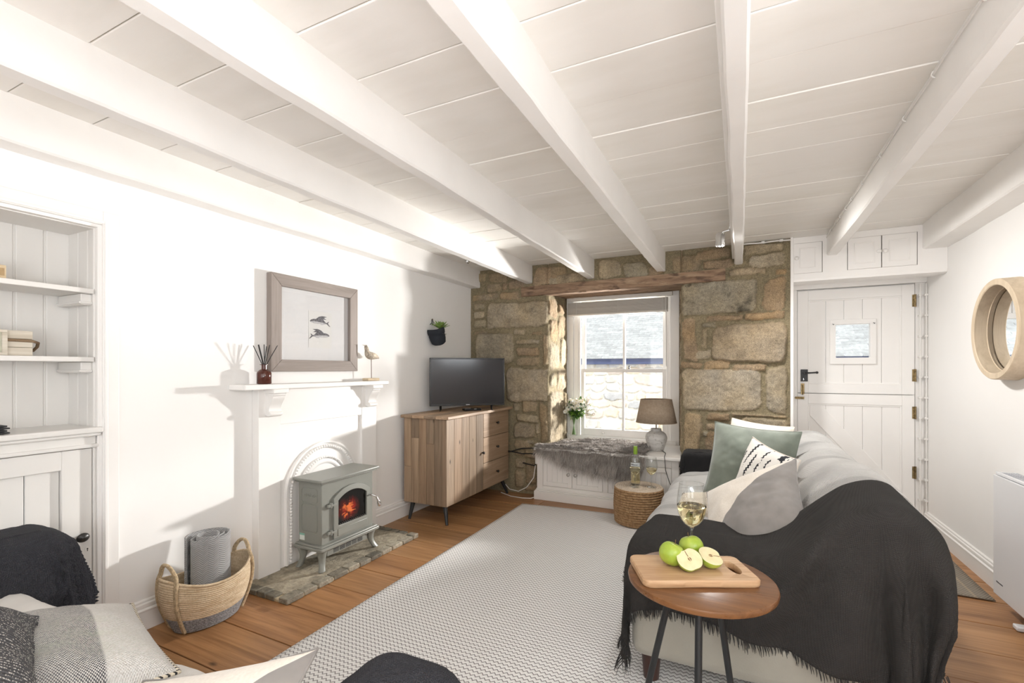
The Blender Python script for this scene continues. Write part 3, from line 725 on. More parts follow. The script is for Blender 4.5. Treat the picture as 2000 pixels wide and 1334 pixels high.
# ================================================================== STOVE
GST = plain('sage_grey_enamel', (.235, .24, .215), .34, nscale=6, namt=.02)
stv = thing('electric_stove', 'sage grey electric stove with an arched glass door and glowing flames', 'stove', (-2.41, 2.31, .028))
BX0, BX1, BY0, BY1 = -2.515, -2.315, 2.085, 2.535
MB().box(BX0, BX1, BY0, BY1, .178, .562).build('firebox', GST, stv, bevel=.006, seg=3)
MB().box(BX0-.012, BX1+.024, BY0-.022, BY1+.022, .562, .572).box(BX0-.020, BX1+.034, BY0-.032, BY1+.032, .572, .590).build('top_plate', GST, stv, bevel=.007, seg=3)
MB().box(BX0-.006, BX1+.024, BY0-.022, BY1+.022, .170, .182).box(BX0-.010, BX1+.034, BY0-.030, BY1+.030, .150, .171).build('base_plate', GST, stv, bevel=.007, seg=3)
def leg(cx, cy_, sx, sy):
    mb = MB(); n = 12; P = np.zeros((n, 8, 3))
    for i, a in enumerate(np.linspace(0, 1, n)):
        z = .152 - a*.122
        out = .020*a**2.2 - .008*math.sin(a*PI)
        w_ = .034 - .018*math.sin(a*PI*.62) + .004*a
        for k in range(8):
            th = 2*PI*k/8 + PI/8; s_ = 1.12
            px, py = math.cos(th)*s_, math.sin(th)*s_
            px, py = max(-1, min(1, px*1.2)), max(-1, min(1, py*1.2))
            P[i, k] = (cx+sx*out+px*w_*.8, cy_+sy*out+py*w_, z)
    mb.grid(P, wrapv=True); mb.f.append(tuple(range(8))); mb.f.append(tuple((n-1)*8+k for k in range(8))[::-1]); mb.m += [0, 0]
    mb.build('leg', GST, stv, bevel=.002, smooth=50)
for cx, sx in ((BX1-.005, 1), (BX0+.025, -.4)):
    for cyy, sy in ((BY0+.01, -1), (BY1-.01, 1)): leg(cx, cyy, sx, sy)
# heater grille under the firebox
gr = MB().box(BX1-.05, BX1-.004, BY0+.05, BY1-.05, .098, .152).build('heater_housing', GST, stv, bevel=.002)
mb = MB()
for bk in range(5):
    for k in range(6):
        y0 = BY0+.10+bk*.052; mb.box(BX1-.0046, BX1-.003, y0, y0+.044, .107+k*.0068, .1105+k*.0068)
mb.build('vent_slots', BLACK, gr)
# arched door
dy0, dy1, dz0, dzs, dzt = 2.172, 2.492, .196, .452, .512
def arc_top(y0, y1, zs, zt, n=20):
    c_ = (y0+y1)/2; hw = (y1-y0)/2; s_ = zt-zs; R = (hw*hw+s_*s_)/(2*s_); a0 = math.asin(hw/R)
    return [(c_+R*math.sin(a), zs-R*math.cos(a0)+R*math.cos(a)) for a in np.linspace(a0, -a0, n)]
outer = [(dy0, dz0), (dy1, dz0)] + arc_top(dy0, dy1, dzs, dzt)
inner = [(dy0+.034, dz0+.078), (dy1-.034, dz0+.078)] + arc_top(dy0+.034, dy1-.034, dzs-.018, dzt-.034)
n_ = len(outer); mb = MB(); V = []
for ring, xx in ((outer, BX1), (outer, BX1+.014), (inner, BX1+.018), (inner, BX1-.002)): V += [(xx, a, b) for a, b in ring]
F = []
for k in range(3):
    for i in range(n_): j = (i+1) % n_; F.append((k*n_+i, k*n_+j, (k+1)*n_+j, (k+1)*n_+i))
mb.add(V, F); mb.box(BX1+.013, BX1+.019, dy0+.03, dy1-.03, dz0+.012, dz0+.056)
door = mb.build('door', GST, stv, bevel=.002, smooth=40)
t = T('stove_flames'); v = t.coord(); s_ = t.sep(v)     # glowing picture of burning logs behind dark glass
ya, za = s_[1], s_[2]
sw = t.n('TexNoise', None, Vector=t.map(v, (1, 16, 9), (.5, 0, 0)), Scale=1.0, Detail=4.0, Roughness=.6, Distortion=1.6).outputs[0]
lg = t.n('TexNoise', None, Vector=t.map(v, (1, 22, 34), (-.5, 0, 0)), Scale=1.0, Detail=3.0, Distortion=.8).outputs[0]
cen = t.math('ADD', t.math('POWER', t.math('MULTIPLY', t.math('ADD', ya, .012), 8.0), 2.0), t.math('POWER', t.math('MULTIPLY', t.math('SUBTRACT', za, .325), 9.5), 2.0))
fall = t.math('MAXIMUM', t.math('SUBTRACT', 1.0, cen), 0.0)
fl = t.math('MULTIPLY', t.math('POWER', sw, 1.6), fall)
red = t.ramp(fl, [(.09, (0, 0, 0)), (.22, (.06, .002, .001)), (.36, (.22, .008, .004)), (.47, (.50, .06, .015)), (.60, (.75, .35, .15))])
logs = t.mix(t.ramp(t.math('MULTIPLY', lg, fall), [(.42, (0,)*3), (.52, (1,)*3)]), red, (.60, .13, .03))
t.p(Base_Color=(.006, .006, .006), Roughness=.08, Emission_Color=t.mix(t.ramp(za, [(.252, (1,)*3), (.275, (0,)*3)]), logs, (.0, .0, .0)), Emission_Strength=1.1, Specular_IOR_Level=.4)
mb = MB(); mb.add([(BX1+.006, a, b) for a, b in inner], [tuple(range(n_))]); gl_ = mb.build('fire_glass', t.m, stv, smooth=0)
mb = MB()
for k in range(14):
    y = dy0+.05+k*.0165; mb.tube([(BX1+.007, y, .274), (BX1+.014, y+.004, .283)], .004, 6)
mb.build('fuel_bed', plain('ember_grey', (.06, .055, .05), .9), gl_)
for z in (.245, .415):
    mb = MB().tube([(BX1+.012, dy0-.022, z-.016), (BX1+.012, dy0-.022, z+.016)], .010, 12).box(BX1+.004, BX1+.018, dy0-.05, dy0-.02, z-.008, z+.010).box(BX1+.008, BX1+.022, dy0-.022, dy0+.016, z-.006, z+.006)
    mb.build('hinge', GST, stv, bevel=.0015)
mb = MB().tube([(BX1+.012, dy1-.010, .405), (BX1+.045, dy1-.008, .407), (BX1+.062, dy1+.008, .395), (BX1+.066, dy1+.022, .362)], [.006, .006, .006, .007], 10)
mb.tube([(BX1+.066, dy1+.022, .364), (BX1+.068, dy1+.030, .345), (BX1+.066, dy1+.034, .325)], [.008, .014, .011], 12)
mb.build('handle', CHROME, stv, smooth=60)
# pressed panel and scroll on the side
mb = MB(); yS = BY0
def loop(x0, x1, z0, z1, r=.0028):
    c_ = .012; p = [(x0+c_, z0), (x1-c_, z0), (x1, z0+c_), (x1, z1-c_), (x1-c_, z1), (x0+c_, z1), (x0, z1-c_), (x0, z0+c_)]
    mb.tube([(a, yS, b) for a, b in p], r, 6, closed=True)
loop(BX0+.03, BX1-.035, .255, .425); loop(BX0+.03, BX1-.035, .435, .525)
for k in range(3):
    cx = BX0+.065+k*.036
    mb.tube([(cx+.013*math.cos(a)*(1-a/9), yS, .480+(.013*math.sin(a))*(1-a/9)) for a in np.linspace(0, 7, 22)], .0025, 6)
    mb.tube([(cx+.013, yS, .480), (cx+.024, yS, .470 if k % 2 else .490)], .0025, 6)
mb.build('pressed_side_panel', GST, stv, smooth=60)
MB().box(BX0+.012, BX0+.055, BY0-.0012, BY0-.0002, .196, .238).build('rating_sticker', plain('sticker_white', (.70, .75, .72), .5), stv)
MB().box(BX0+.012, BX0+.055, BY0-.0018, BY0-.0010, .226, .238).build('sticker_band', plain('sticker_green', (.25, .50, .42), .5), stv)

# ================================================================== ON AND OVER THE MANTEL
dif = thing('reed_diffuser', 'brown glass reed diffuser with black reeds at the left end of the mantel shelf', 'diffuser', (-2.55, 1.872, 1.182))
t = T('amber_glass'); t.p(Base_Color=(.10, .028, .018), Roughness=.12, Transmission_Weight=.25, IOR=1.45)
MB().lathe([(.001, 0), (.036, 0), (.040, .004), (.040, .062), (.037, .072), (.024, .084), (.0145, .088), (.0145, .112), (.0235, .113), (.0235, .116), (.012, .117), (.0115, .09), (.001, .09)], (-2.55, 1.872, 1.182), 32).build('bottle', t.m, dif, smooth=50)
REED = plain('black_reed', (.02, .018, .017), .7)
for k, (dy, dx, L_) in enumerate(((-.056, .01, .138), (-.044, -.012, .134), (-.031, .014, .14), (-.017, -.01, .141), (.014, .01, .139), (.034, -.008, .132), (.062, .012, .138))):
    MB().tube([(-2.55-dx*.2, 1.872-dy*.12, 1.20), (-2.55+dx*.6, 1.872+dy*.12, 1.294), (-2.55+dx*3, 1.872+dy, 1.294+L_*.86)], .0024, 8).build('reed', REED, dif)

bd = thing('wooden_bird', 'carved pale wading bird on a thin rod at the right end of the mantel shelf', 'bird ornament', (-2.545, 2.765, 1.182))
BW = plain('carved_driftwood', (.52, .45, .36), .85, nscale=70, namt=.28, bscale=120, bstr=.6, bdist=.004)
MB().box(-2.575, -2.515, 2.705, 2.83, 1.182, 1.202).build('plinth', plain('pale_pine_plinth', (.62, .50, .34), .7, nscale=20), bd, bevel=.004)
MB().tube([(-2.545, 2.772, 1.20), (-2.545, 2.770, 1.352)], .0026, 8).build('rod', plain('rusty_rod', (.20, .13, .10), .6), bd)
# body: loft of ellipses along the back line (y from beak end to tail)
sec = [(2.722, 1.440, .0100, .0100), (2.714, 1.447, .0140, .0150), (2.716, 1.437, .0170, .0165), (2.722, 1.418, .0150, .0150), (2.724, 1.402, .019, .018), (2.733, 1.385, .026, .028), (2.750, 1.374, .030, .031), (2.775, 1.371, .030, .029), (2.800, 1.370, .027, .025), (2.822, 1.366, .020, .018), (2.842, 1.359, .010, .009), (2.858, 1.353, .003, .003)]
P = np.zeros((len(sec), 16, 3))
for i, (y, z, rx, rz) in enumerate(sec):
    a = sec[max(i-1, 0)]; b = sec[min(i+1, len(sec)-1)]; dv = Vector((0, b[0]-a[0], b[1]-a[1])).normalized(); up = Vector((1, 0, 0)).cross(dv)
    for k in range(16):
        th = 2*PI*k/16; P[i, k] = Vector((-2.545, y, z)) + Vector((1, 0, 0))*rx*math.cos(th) + up*rz*math.sin(th)
mb = MB().grid(P, wrapv=True); mb.f += [tuple(range(16)), tuple((len(sec)-1)*16+k for k in range(16))[::-1]]; mb.m += [0, 0]
body = mb.build('body', BW, bd, smooth=180, subsurf=1)
MB().tube([(-2.545, 2.706, 1.447), (-2.545, 2.690, 1.450), (-2.545, 2.674, 1.452)], [.0055, .0028, .0012], 8).build('beak', plain('beak_pale', (.50, .45, .38), .8), bd)
for sg in (-1, 1):
    mb = MB(); P = np.zeros((8, 6, 3))
    for i, a in enumerate(np.linspace(0, 1, 8)):
        for k, b in enumerate(np.linspace(-1, 1, 6)):
            P[i, k] = (-2.545+sg*(.031-.012*a**2-.006*b*b), 2.752+.085*a, 1.381-.018*a+.018*b*math.sin(PI*min(1, .12+a*.86)))
    mb.grid(P).build('wing', plain('wing_pale', (.66, .57, .45), .8, nscale=80, namt=.2), bd, solid=.003, smooth=180)

pic = thing('framed_print', 'flying fish print in a wide taupe wooden frame over the mantel', 'picture', (-2.6, 2.30, 1.255))
FRM = wood('taupe_frame_wood', (.21, .175, .153), (.33, .283, .255), axis=1, rough=.6, use_attr=False, knots=False, bump=.1)
FRV = wood('taupe_frame_wood_upright', (.21, .175, .153), (.33, .283, .255), axis=2, rough=.6, use_attr=False, knots=False, bump=.1)
a0, a1, c0, c1, fw = 1.938, 2.660, 1.255, 1.866, .075
for nm, q, m_ in (('t', [(a0, c1), (a1, c1), (a1-fw, c1-fw), (a0+fw, c1-fw)], FRM), ('b', [(a0, c0), (a0+fw, c0+fw), (a1-fw, c0+fw), (a1, c0)], FRM), ('l', [(a0, c0), (a0, c1), (a0+fw, c1-fw), (a0+fw, c0+fw)], FRV), ('r', [(a1, c0), (a1-fw, c0+fw), (a1-fw, c1-fw), (a1, c1)], FRV)):
    MB().prism(q, lambda a, b, t: (t, a, b), -2.619, -2.575).build('frame_side', m_, pic, bevel=.003, smooth=0)
MB().box(-2.616, -2.600, a0+.03, a1-.03, c0+.03, c1-.03).build('mount', plain('mount_card', (.80, .80, .81), .9), pic)
py0, py1, pz0_, pz1_ = 2.235, 2.43, 1.415, 1.665
MB().box(-2.602, -2.5985, py0, py1, pz0_, pz1_).build('paper', plain('print_paper', (.80, .795, .78), .9), pic)
INK = plain('engraving_grey', (.20, .20, .225), .9, nscale=150, namt=.4); INKL = plain('engraving_pale', (.60, .60, .62), .9, nscale=150, namt=.15)
def flat(poly, m_, x=-2.5975, nm='fish'):
    MB().prism(poly, lambda a, b, t: (t, a, b), -2.599, x).build(nm, m_, pic, smooth=0)
def fishpts(pts, y0, z0, s, fl=1): return [(y0+fl*a*s, z0+b*s) for a, b in pts]
BODY = [(-.50, .02), (-.42, .085), (-.28, .12), (-.10, .10), (.15, .05), (.36, .0), (.40, -.03), (.36, -.045), (.15, -.06), (-.10, -.07), (-.30, -.06), (-.45, -.02)]
BELLY = [(-.46, .0), (-.30, .03), (.10, .0), (.34, -.02), (.15, -.058), (-.10, -.068), (-.30, -.058), (-.44, -.02)]
WING = [(-.22, .10), (-.05, .22), (.12, .27), (.38, .25), (.22, .20), (.36, .13), (.18, .13), (.30, .02), (.05, .06)]
TAIL = [(.36, -.01), (.46, .06), (.49, .06), (.44, -.02), (.56, -.15), (.52, -.15), (.36, -.04)]
FIN = [(.05, -.06), (.28, -.05), (.18, -.10), (.06, -.11)]
for (y0, z0, fl) in ((2.326, 1.592, 1), (2.330, 1.500, -1)):
    for nm, q, m_, x in (('body', BODY, INK, -2.5978), ('belly', BELLY, INKL, -2.5974), ('wing', WING, INK, -2.5972), ('tail', TAIL, INK, -2.5976), ('fin', FIN, INKL, -2.5976)):
        flat(fishpts(q, y0, z0, .165, fl), m_, x, 'fish_'+nm)
MB().box(-2.594, -2.592, a0+fw-.006, a1-fw+.006, c0+fw-.006, c1-fw+.006).build('glass', glass_thin('picture_glass', refl=.05), pic, smooth=0)

# ================================================================== BASKET
bk = thing('seagrass_basket', 'oval woven seagrass basket with rope handles and a grey base beside the alcove', 'basket', (-2.435, 1.475, 0))
STRAW = T('seagrass'); v = STRAW.coord(); s_ = STRAW.sep(v)
f = STRAW.noise(STRAW.map(v, (14, 14, 60)), 1.0, 4, .6); g = STRAW.noise(v, 120, 3, .6)
STRAW.p(Base_Color=STRAW.mix(STRAW.ramp(g, [(.4, (0,)*3), (.7, (.6,)*3)]), STRAW.ramp(f, [(.3, (.50, .37, .23)), (.7, (.72, .60, .43))]), (.40, .28, .16)), Roughness=.85)
STRAW.bump(g, .5, .004); STRAWM = STRAW.m
GREYR = plain('grey_woven_base', (.27, .265, .27), .9, nscale=140, namt=.3, bscale=140, bstr=.6, bdist=.004)
def basket_pt(th, a):
    """a 0 bottom .. 1 rim"""
    bul = math.sin(min(1, a*1.02)*PI*.62)
    rx = .100 + .042*bul; ry = .150 + .062*bul
    zr = .218 + .055*abs(math.cos(th+PI/2))**2.2     # rim rises at the two ends (along y)
    return (-2.435+rx*math.cos(th), 1.472+ry*math.sin(th), .004+zr*a)
def bask(a0_, a1_, rows, name, m_, inner=False):
    mb = MB(); P = []
    for i in range(rows*4+1):
        a = a0_+(a1_-a0_)*i/(rows*4); bump_ = .0026*abs(math.sin(i/4*PI))
        P.append([(lambda p, th=th: (p[0]+(-.006 if inner else bump_)*math.cos(th), p[1]+(-.006 if inner else bump_)*math.sin(th), p[2]))(basket_pt(th, a)) for th in np.linspace(0, 2*PI, 73)[:-1]])
    mb.grid(np.array(P), wrapv=True, flip=not inner)
    if a0_ == 0 and not inner: mb.f.append(tuple(range(72))[::-1]); mb.m.append(0)
    return mb.build(name, m_, bk, smooth=70)
bask(0, .29, 7, 'grey_base', GREYR); bask(.29, 1.0, 17, 'side', STRAWM); bask(.02, 1.0, 17, 'lining', STRAWM, True)
MB().tube([basket_pt(th, 1.0) for th in np.linspace(0, 2*PI, 73)[:-1]], .0065, 8, closed=True).build('rim', STRAWM, bk, smooth=70)
ROPE = plain('jute_rope', (.56, .43, .27), .9, nscale=90, namt=.2, bscale=180, bstr=.9, bdist=.004)
for sg in (-1, 1):
    c_ = -PI/2 if sg < 0 else PI/2; d_ = .52
    L_, R_ = c_-d_, c_+d_
    pts = [tuple(np.array(basket_pt(L_, a))+np.array((.008*math.cos(L_), .008*math.sin(L_), 0))) for a in np.linspace(.04, 1.0, 12)]
    p0, p1 = np.array(basket_pt(L_, 1.0)), np.array(basket_pt(R_, 1.0))
    top = [tuple(p0*(1-a)+p1*a+np.array((0, sg*.012*math.sin(a*PI), .082*math.sin(a*PI)**.6))) for a in np.linspace(0, 1, 18)[1:-1]]
    pts2 = [tuple(np.array(basket_pt(R_, a))+np.array((.008*math.cos(R_), .008*math.sin(R_), 0))) for a in np.linspace(1.0, .04, 12)]
    h_ = MB()
    for off in (-.0062, .0062): h_.tube([tuple(np.array(p)+np.array((off*.9, 0, 0))) for p in pts+top+pts2], .0072, 8)
    h_.build('handle', ROPE, bk, smooth=60)
bl_ = thing('rolled_blanket', 'rolled grey herringbone blanket standing in the seagrass basket', 'blanket', (-2.435, 1.49, .03))
t = T('grey_herringbone'); v = t.coord(); s_ = t.sep(v)
zz = t.math('ADD', t.math('MULTIPLY', s_[2], 620.0), t.math('MULTIPLY', t.math('PINGPONG', t.math('ADD', s_[1], s_[0]), .03), 330.0))
wv = t.math('SINE', zz)
t.p(Base_Color=t.ramp(t.math('ADD', t.math('MULTIPLY', wv, .32), .5), [(.1, (.22, .22, .222)), (.9, (.35, .347, .342))]), Roughness=.95, Sheen_Weight=.3); t.bump(wv, .4, .003)
mb = MB(); P = []; sp = np.linspace(0, 2*PI*2.6, 150)
for a in np.linspace(0, 1, 10):
    row = []
    for q in sp:
        r_ = .028+.0165*q/(2*PI)*1.25; z = .03+.385*a
        row.append((-2.440+1.05*r_*math.cos(q+.6)-.035*(a-.2), 1.482+1.25*r_*math.sin(q+.6)+.02*a, z+.008*math.sin(q*.5)*(a > .95)))
    P.append(row)
mb.grid(np.array(P)).build('roll', t.m, bl_, solid=.009, smooth=180)
mb = MB()
for k in range(44):
    a = k/43; q = sp[-1]; r_ = .028+.0165*q/(2*PI)*1.25; z = .05+.36*a; p = np.array((-2.440+1.05*r_*math.cos(q+.6)-.035*(a-.2), 1.482+1.25*r_*math.sin(q+.6)+.02*a, z))
    d_ = np.array((-math.sin(q+.6), math.cos(q+.6), rng.uniform(-.5, .1)))*.014
    mb.tube([p, p+d_*.6, p+d_+np.array((0, 0, -.003))], .0009, 4)
f_ = mb.build('fringe', plain('fringe_grey', (.36, .355, .35), .95), bl_); f_['kind'] = 'stuff'
# ================================================================== RUG
t = T('zigzag_rug_weave'); v = t.coord(); s_ = t.sep(v)
px = t.math('PINGPONG', s_[0], .0115)
vv = t.math('FRACT', t.math('DIVIDE', t.math('ADD', s_[1], t.math('MULTIPLY', px, .95)), .0235))
ln = t.math('ABSOLUTE', t.math('SUBTRACT', vv, .5))
nz = t.noise(v, 300, 2); nz2 = t.noise(v, 1.6, 3); th = t.noise(t.map(v, (40, 300, 1)), 1.0, 2)
f = t.math('ADD', ln, t.math('MULTIPLY', t.math('SUBTRACT', nz, .5), .12))
col = t.ramp(f, [(.08, (.22, .21, .21)), (.17, (.80, .795, .785))])
col = t.mix(t.ramp(nz2, [(.4, (0,)*3), (.75, (.10,)*3)]), col, (.62, .60, .57))
t.p(Base_Color=col, Roughness=.95, Sheen_Weight=.2, Specular_IOR_Level=.1); t.bump(t.math('ADD', f, t.math('MULTIPLY', th, .5)), .6, .004)
rug = thing('woven_rug', 'large white and grey zigzag woven rug in the middle of the floor', 'rug', (-.75, 2.5, 0))
mb = MB(); RX0, RX1, RY0 = -1.822, .32, .92
nx_, ny_ = 60, 90; P = np.zeros((nx_, ny_, 3))
for i, a in enumerate(np.linspace(0, 1, nx_)):
    x = RX0+(RX1-RX0)*a; ye = 3.985+.075*(x-RX0)
    for j, b in enumerate(np.linspace(0, 1, ny_)):
        y = RY0+(ye-RY0)*b; P[i, j] = (x + .006*math.sin(y*2.1+.4) - (.02*(b > .5)*(b-.5)), y + .008*math.sin(x*3)*b, .009+.0012*vnoise(x*4, y*4, 0, 8))
mb.grid(P, flip=True); mb.build('weave', t.m, rug, solid=.007, smooth=180)
mb = MB()
for i in range(420):
    a = rng.uniform(0, 1); x = RX0+(RX1-RX0)*a; y = 3.985+.075*(x-RX0)+.006*math.sin(x*3); L_ = rng.uniform(.02, .045); dx = rng.uniform(-.02, .02)
    mb.tube([(x, y-.005, .008), (x+dx*.4, y+L_*.5, .010), (x+dx, y+L_, .004)], [.0022, .0018, .001], 4)
f_ = mb.build('fringe', plain('rug_fringe', (.50, .43, .33), .95), rug); f_['kind'] = 'stuff'
# runner by the door
t = T('jute_mat'); v = t.coord(); s_ = t.sep(v)
st_ = t.math('FRACT', t.math('DIVIDE', s_[0], .092)); wv = t.math('SINE', t.math('MULTIPLY', s_[0], 420.0)); wy = t.math('SINE', t.math('MULTIPLY', s_[1], 300.0))
col = t.ramp(st_, [(.0, (.42, .34, .24)), (.10, (.27, .235, .19)), (.90, (.30, .26, .205)), (.97, (.42, .34, .24))])
t.p(Base_Color=t.mix(1.0, col, t.ramp(t.math('MULTIPLY', wv, wy), [(.1, (.8,)*3), (.9, (1.15,)*3)]), 'MULTIPLY'), Roughness=.95); t.bump(t.math('MULTIPLY', wv, wy), .6, .004)
mat_ = MB().grid(np.array([[(x+.01*math.sin(y*3), y, .006+.001*math.sin(y*7+x*9)) for y in np.linspace(3.45, 4.6, 30)] for x in np.linspace(.72, 1.262, 14)]), flip=True).build('door_mat', t.m, solid=.005, smooth=180, base=True)
tag(mat_, 'flat brown striped jute mat on the floorboards behind the dark draped sofa', 'mat')

# ================================================================== TV CABINET
CW = wood('reclaimed_pine', (.20, .135, .085), (.40, .285, .19), axis=2, rough=.6, scale=1.0, worm=False, bump=.2)
CWY = wood('reclaimed_pine_lengthwise', (.24, .16, .10), (.44, .31, .205), axis=1, rough=.5, bump=.2)
cab = thing('tv_cabinet', 'rustic pine sideboard with one plank door, three drawers and splayed black legs', 'sideboard', (-2.35, 3.75, 0))
CX0, CX1, CY0, CY1, CZ0, CZ1 = -2.565, -2.135, 3.185, 4.318, .150, .860
mb = MB()
def q3(): a = rng.uniform(.70, 1.15); b = rng.uniform(.96, 1.03); return (a, a*b, a*b*b)
xs = np.linspace(CX0, CX1-.042, 6)
for a, b in zip(xs[:-1], xs[1:]):
    zc = CZ0+rng.uniform(.2, .55)
    for z0, z1 in ((CZ0, zc-.001), (zc+.001, CZ1)) if rng.random() < .7 else ((CZ0, CZ1),): mb.box(a+.0016, b-.0016, CY0, CY0+.02, z0, z1, 0, q3())
mb.box(CX1-.041, CX1-.001, CY0, CY0+.022, CZ0, CZ1, 0, q3()); mb.build('side_panel', CW, cab, bevel=.002)
MB().box(CX0, CX1-.002, CY1-.022, CY1, CZ0, CZ1, 0, q3()).build('side_panel', CW, cab, bevel=.002)
MB().box(CX0, CX1-.03, CY0+.02, CY1-.02, CZ0, CZ0+.02, 0, q3()).box(CX0, CX0+.01, CY0+.02, CY1-.02, CZ0, CZ1, 0, q3()).build('carcass', CW, cab)
mb = MB(); xs = np.linspace(-2.58, -2.100, 5)
for a, b in zip(xs[:-1], xs[1:]): mb.box(a+.0004, b-.0004, 3.155, 4.345, .861, .886, 0, q3())
tp = mb.build('top', CWY, cab, bevel=.005, seg=3)
mb = MB(); ys_ = [CY0+.002, 3.30, 3.425, 3.54, 3.665, 3.792]
for a, b in zip(ys_[:-1], ys_[1:]): mb.box(CX1-.022, CX1, a+.0014, b-.0014, CZ0, CZ1-.003, 0, q3())
cdoor = mb.build('door', CW, cab, bevel=.002)
KN = plain('dark_iron_knob', (.03, .027, .025), .4, .6)
def knob(y, z, par): MB().lathe([(0, 0), (.007, 0), (.006, .010), (.011, .014), (.013, .020), (.010, .027), (0, .029)], (CX1, y, z), 20, axis='x').build('knob', KN, par, smooth=60)
knob(3.768, .50, cdoor)
for z0, z1 in ((CZ0+.002, .392), (.396, .630), (.634, CZ1-.003)):
    d_ = MB().box(CX1-.022, CX1, 3.797, CY1-.002, z0, z1, 0, q3()).build('drawer', CWY, cab, bevel=.002); knob(4.055, (z0+z1)/2+.005, d_)
for x, y, sx, sy in ((CX1-.055, CY0+.06, .05, -.045), (CX1-.055, CY1-.06, .05, .045), (CX0+.055, CY0+.06, -.01, -.045), (CX0+.055, CY1-.06, -.01, .045)):
    MB().tube([(x, y, CZ0+.001), (x+sx, y+sy, .0015)], [.021, .011], 14).build('leg', BLACK, cab, smooth=60)

# ---------------- television
tv = thing('television', 'black flat screen television standing on the pine sideboard', 'television', (-2.27, 3.737, .887))
A, B = np.array((-2.535, 3.51)), np.array((-2.005, 3.965)); u_ = (B-A)/np.linalg.norm(B-A); n_v = np.array((u_[1], -u_[0]))
W_ = np.linalg.norm(B-A)
R_ = Matrix(((u_[0], -n_v[0], 0), (u_[1], -n_v[1], 0), (0, 0, 1)))     # local x along screen, y away from viewer, z up
cen = lambda a, b, z: Vector((A[0]+u_[0]*a-n_v[0]*b, A[1]+u_[1]*a-n_v[1]*b, z))
TVB = plain('tv_black_plastic', (.012, .012, .013), .25)
mb = MB().obox(cen(W_/2, .018, 1.153), (W_, .030, .442), R_).obox(cen(W_/2, .045, 1.12), (W_*.7, .05, .28), R_); mb.build('body', TVB, tv, bevel=.004)
mb = MB()
for a, z, w2, h2 in ((W_/2, .942, W_, .020), (W_/2, 1.368, W_, .012), (.006, 1.153, .012, .44), (W_-.006, 1.153, .012, .44)): mb.obox(cen(a, -.001, z), (w2, .012, h2), R_)
mb.build('bezel', TVB, tv, bevel=.002)
MB().obox(cen(W_/2, .0025, 1.157), (W_-.02, .004, .415), R_).build('screen', plain('tv_screen', (.016, .016, .019), .13, Specular_IOR_Level=.45), tv)
MB().obox(cen(W_/2, -.008, .941), (.034, .002, .005), R_).build('maker_badge', plain('badge_silver', (.5, .5, .5), .3, .8), tv)
for a in (.10, W_-.12):
    mb = MB()
    for s2 in (-1, 1): mb.tube([cen(a, .018, .935), cen(a+s2*.005, .018+s2*.02, .905), cen(a+s2*.012, .018+s2*.075, .892)], [.010, .008, .005], 8)
    mb.build('foot', TVB, tv, smooth=60)
stb = thing('set_top_box', 'small glossy black box in front of the television', 'set-top box', (-2.29, 3.78, .887))
Rb = Matrix.Rotation(math.radians(52), 3, 'Z')
MB().obox((-2.225, 3.735, .899), (.16, .08, .022), Rb).build('case', plain('gloss_black', (.01, .01, .011), .12), stb, bevel=.004)
MB().obox(Vector((-2.225, 3.735, .905))+Rb@Vector((.02, -.041, 0)), (.022, .002, .004), Rb).build('display', plain('silver_mark', (.5, .5, .52), .3), stb)

# ---------------- hanging planter
plt_ = thing('hanging_planter', 'black fabric pot hanging from a loop on the wall above the television', 'planter', (-2.54, 3.665, 1.50))
FEL = plain('black_felt', (.018, .021, .028), .95, bscale=120, bstr=.4)
mb = MB(); P = []
ax = Matrix.Rotation(math.radians(11), 3, 'X') @ Matrix.Rotation(math.radians(-8), 3, 'Y')
for (r_, z) in ((.001, 0), (.05, .001), (.064, .012), (.073, .05), (.076, .085), (.074, .096), (.080, .100), (.082, .125), (.079, .150), (.074, .152), (.072, .11), (.070, .10), (.001, .10)):
    P.append([Vector((-2.537, 3.665, 1.498)) + ax @ Vector((r_*math.cos(th)*(1+.03*math.sin(3*th+z*30)), r_*math.sin(th)*(1+.03*math.sin(2*th+1)), z+.006*math.sin(2*th)*(r_ > .03))) for th in np.linspace(0, 2*PI, 37)[:-1]])
mb.grid(np.array([[tuple(q) for q in row] for row in P]), wrapv=True).build('pot', FEL, plt_, smooth=180)
top_ = Vector((-2.537, 3.665, 1.498)) + ax @ Vector((-.074, -.01, .15))
MB().tube([top_+Vector((0, -.02, -.01)), top_+Vector((-.003, -.016, .03)), (-2.613, 3.650, 1.705), (-2.614, 3.654, 1.735), (-2.613, 3.660, 1.744), (-2.612, 3.666, 1.735), (-2.612, 3.672, 1.705), top_+Vector((-.003, .026, .03)), top_+Vector((0, .03, -.01))], .0035, 8).build('strap', FEL, plt_, smooth=60)
MB().lathe([(0, 0), (.004, 0), (.004, .012), (.006, .013), (0, .015)], (-2.618, 3.659, 1.738), 10, axis='x').build('hook', BRASS, plt_)
suc = thing('succulent', 'green rosette succulent growing in the black hanging pot', 'plant', (-2.53, 3.675, 1.62))
GR = plain('succulent_green', (.20, .34, .085), .45, nscale=25, namt=.2, Subsurface_Weight=.1)
o0 = Vector((-2.528, 3.668, 1.650))
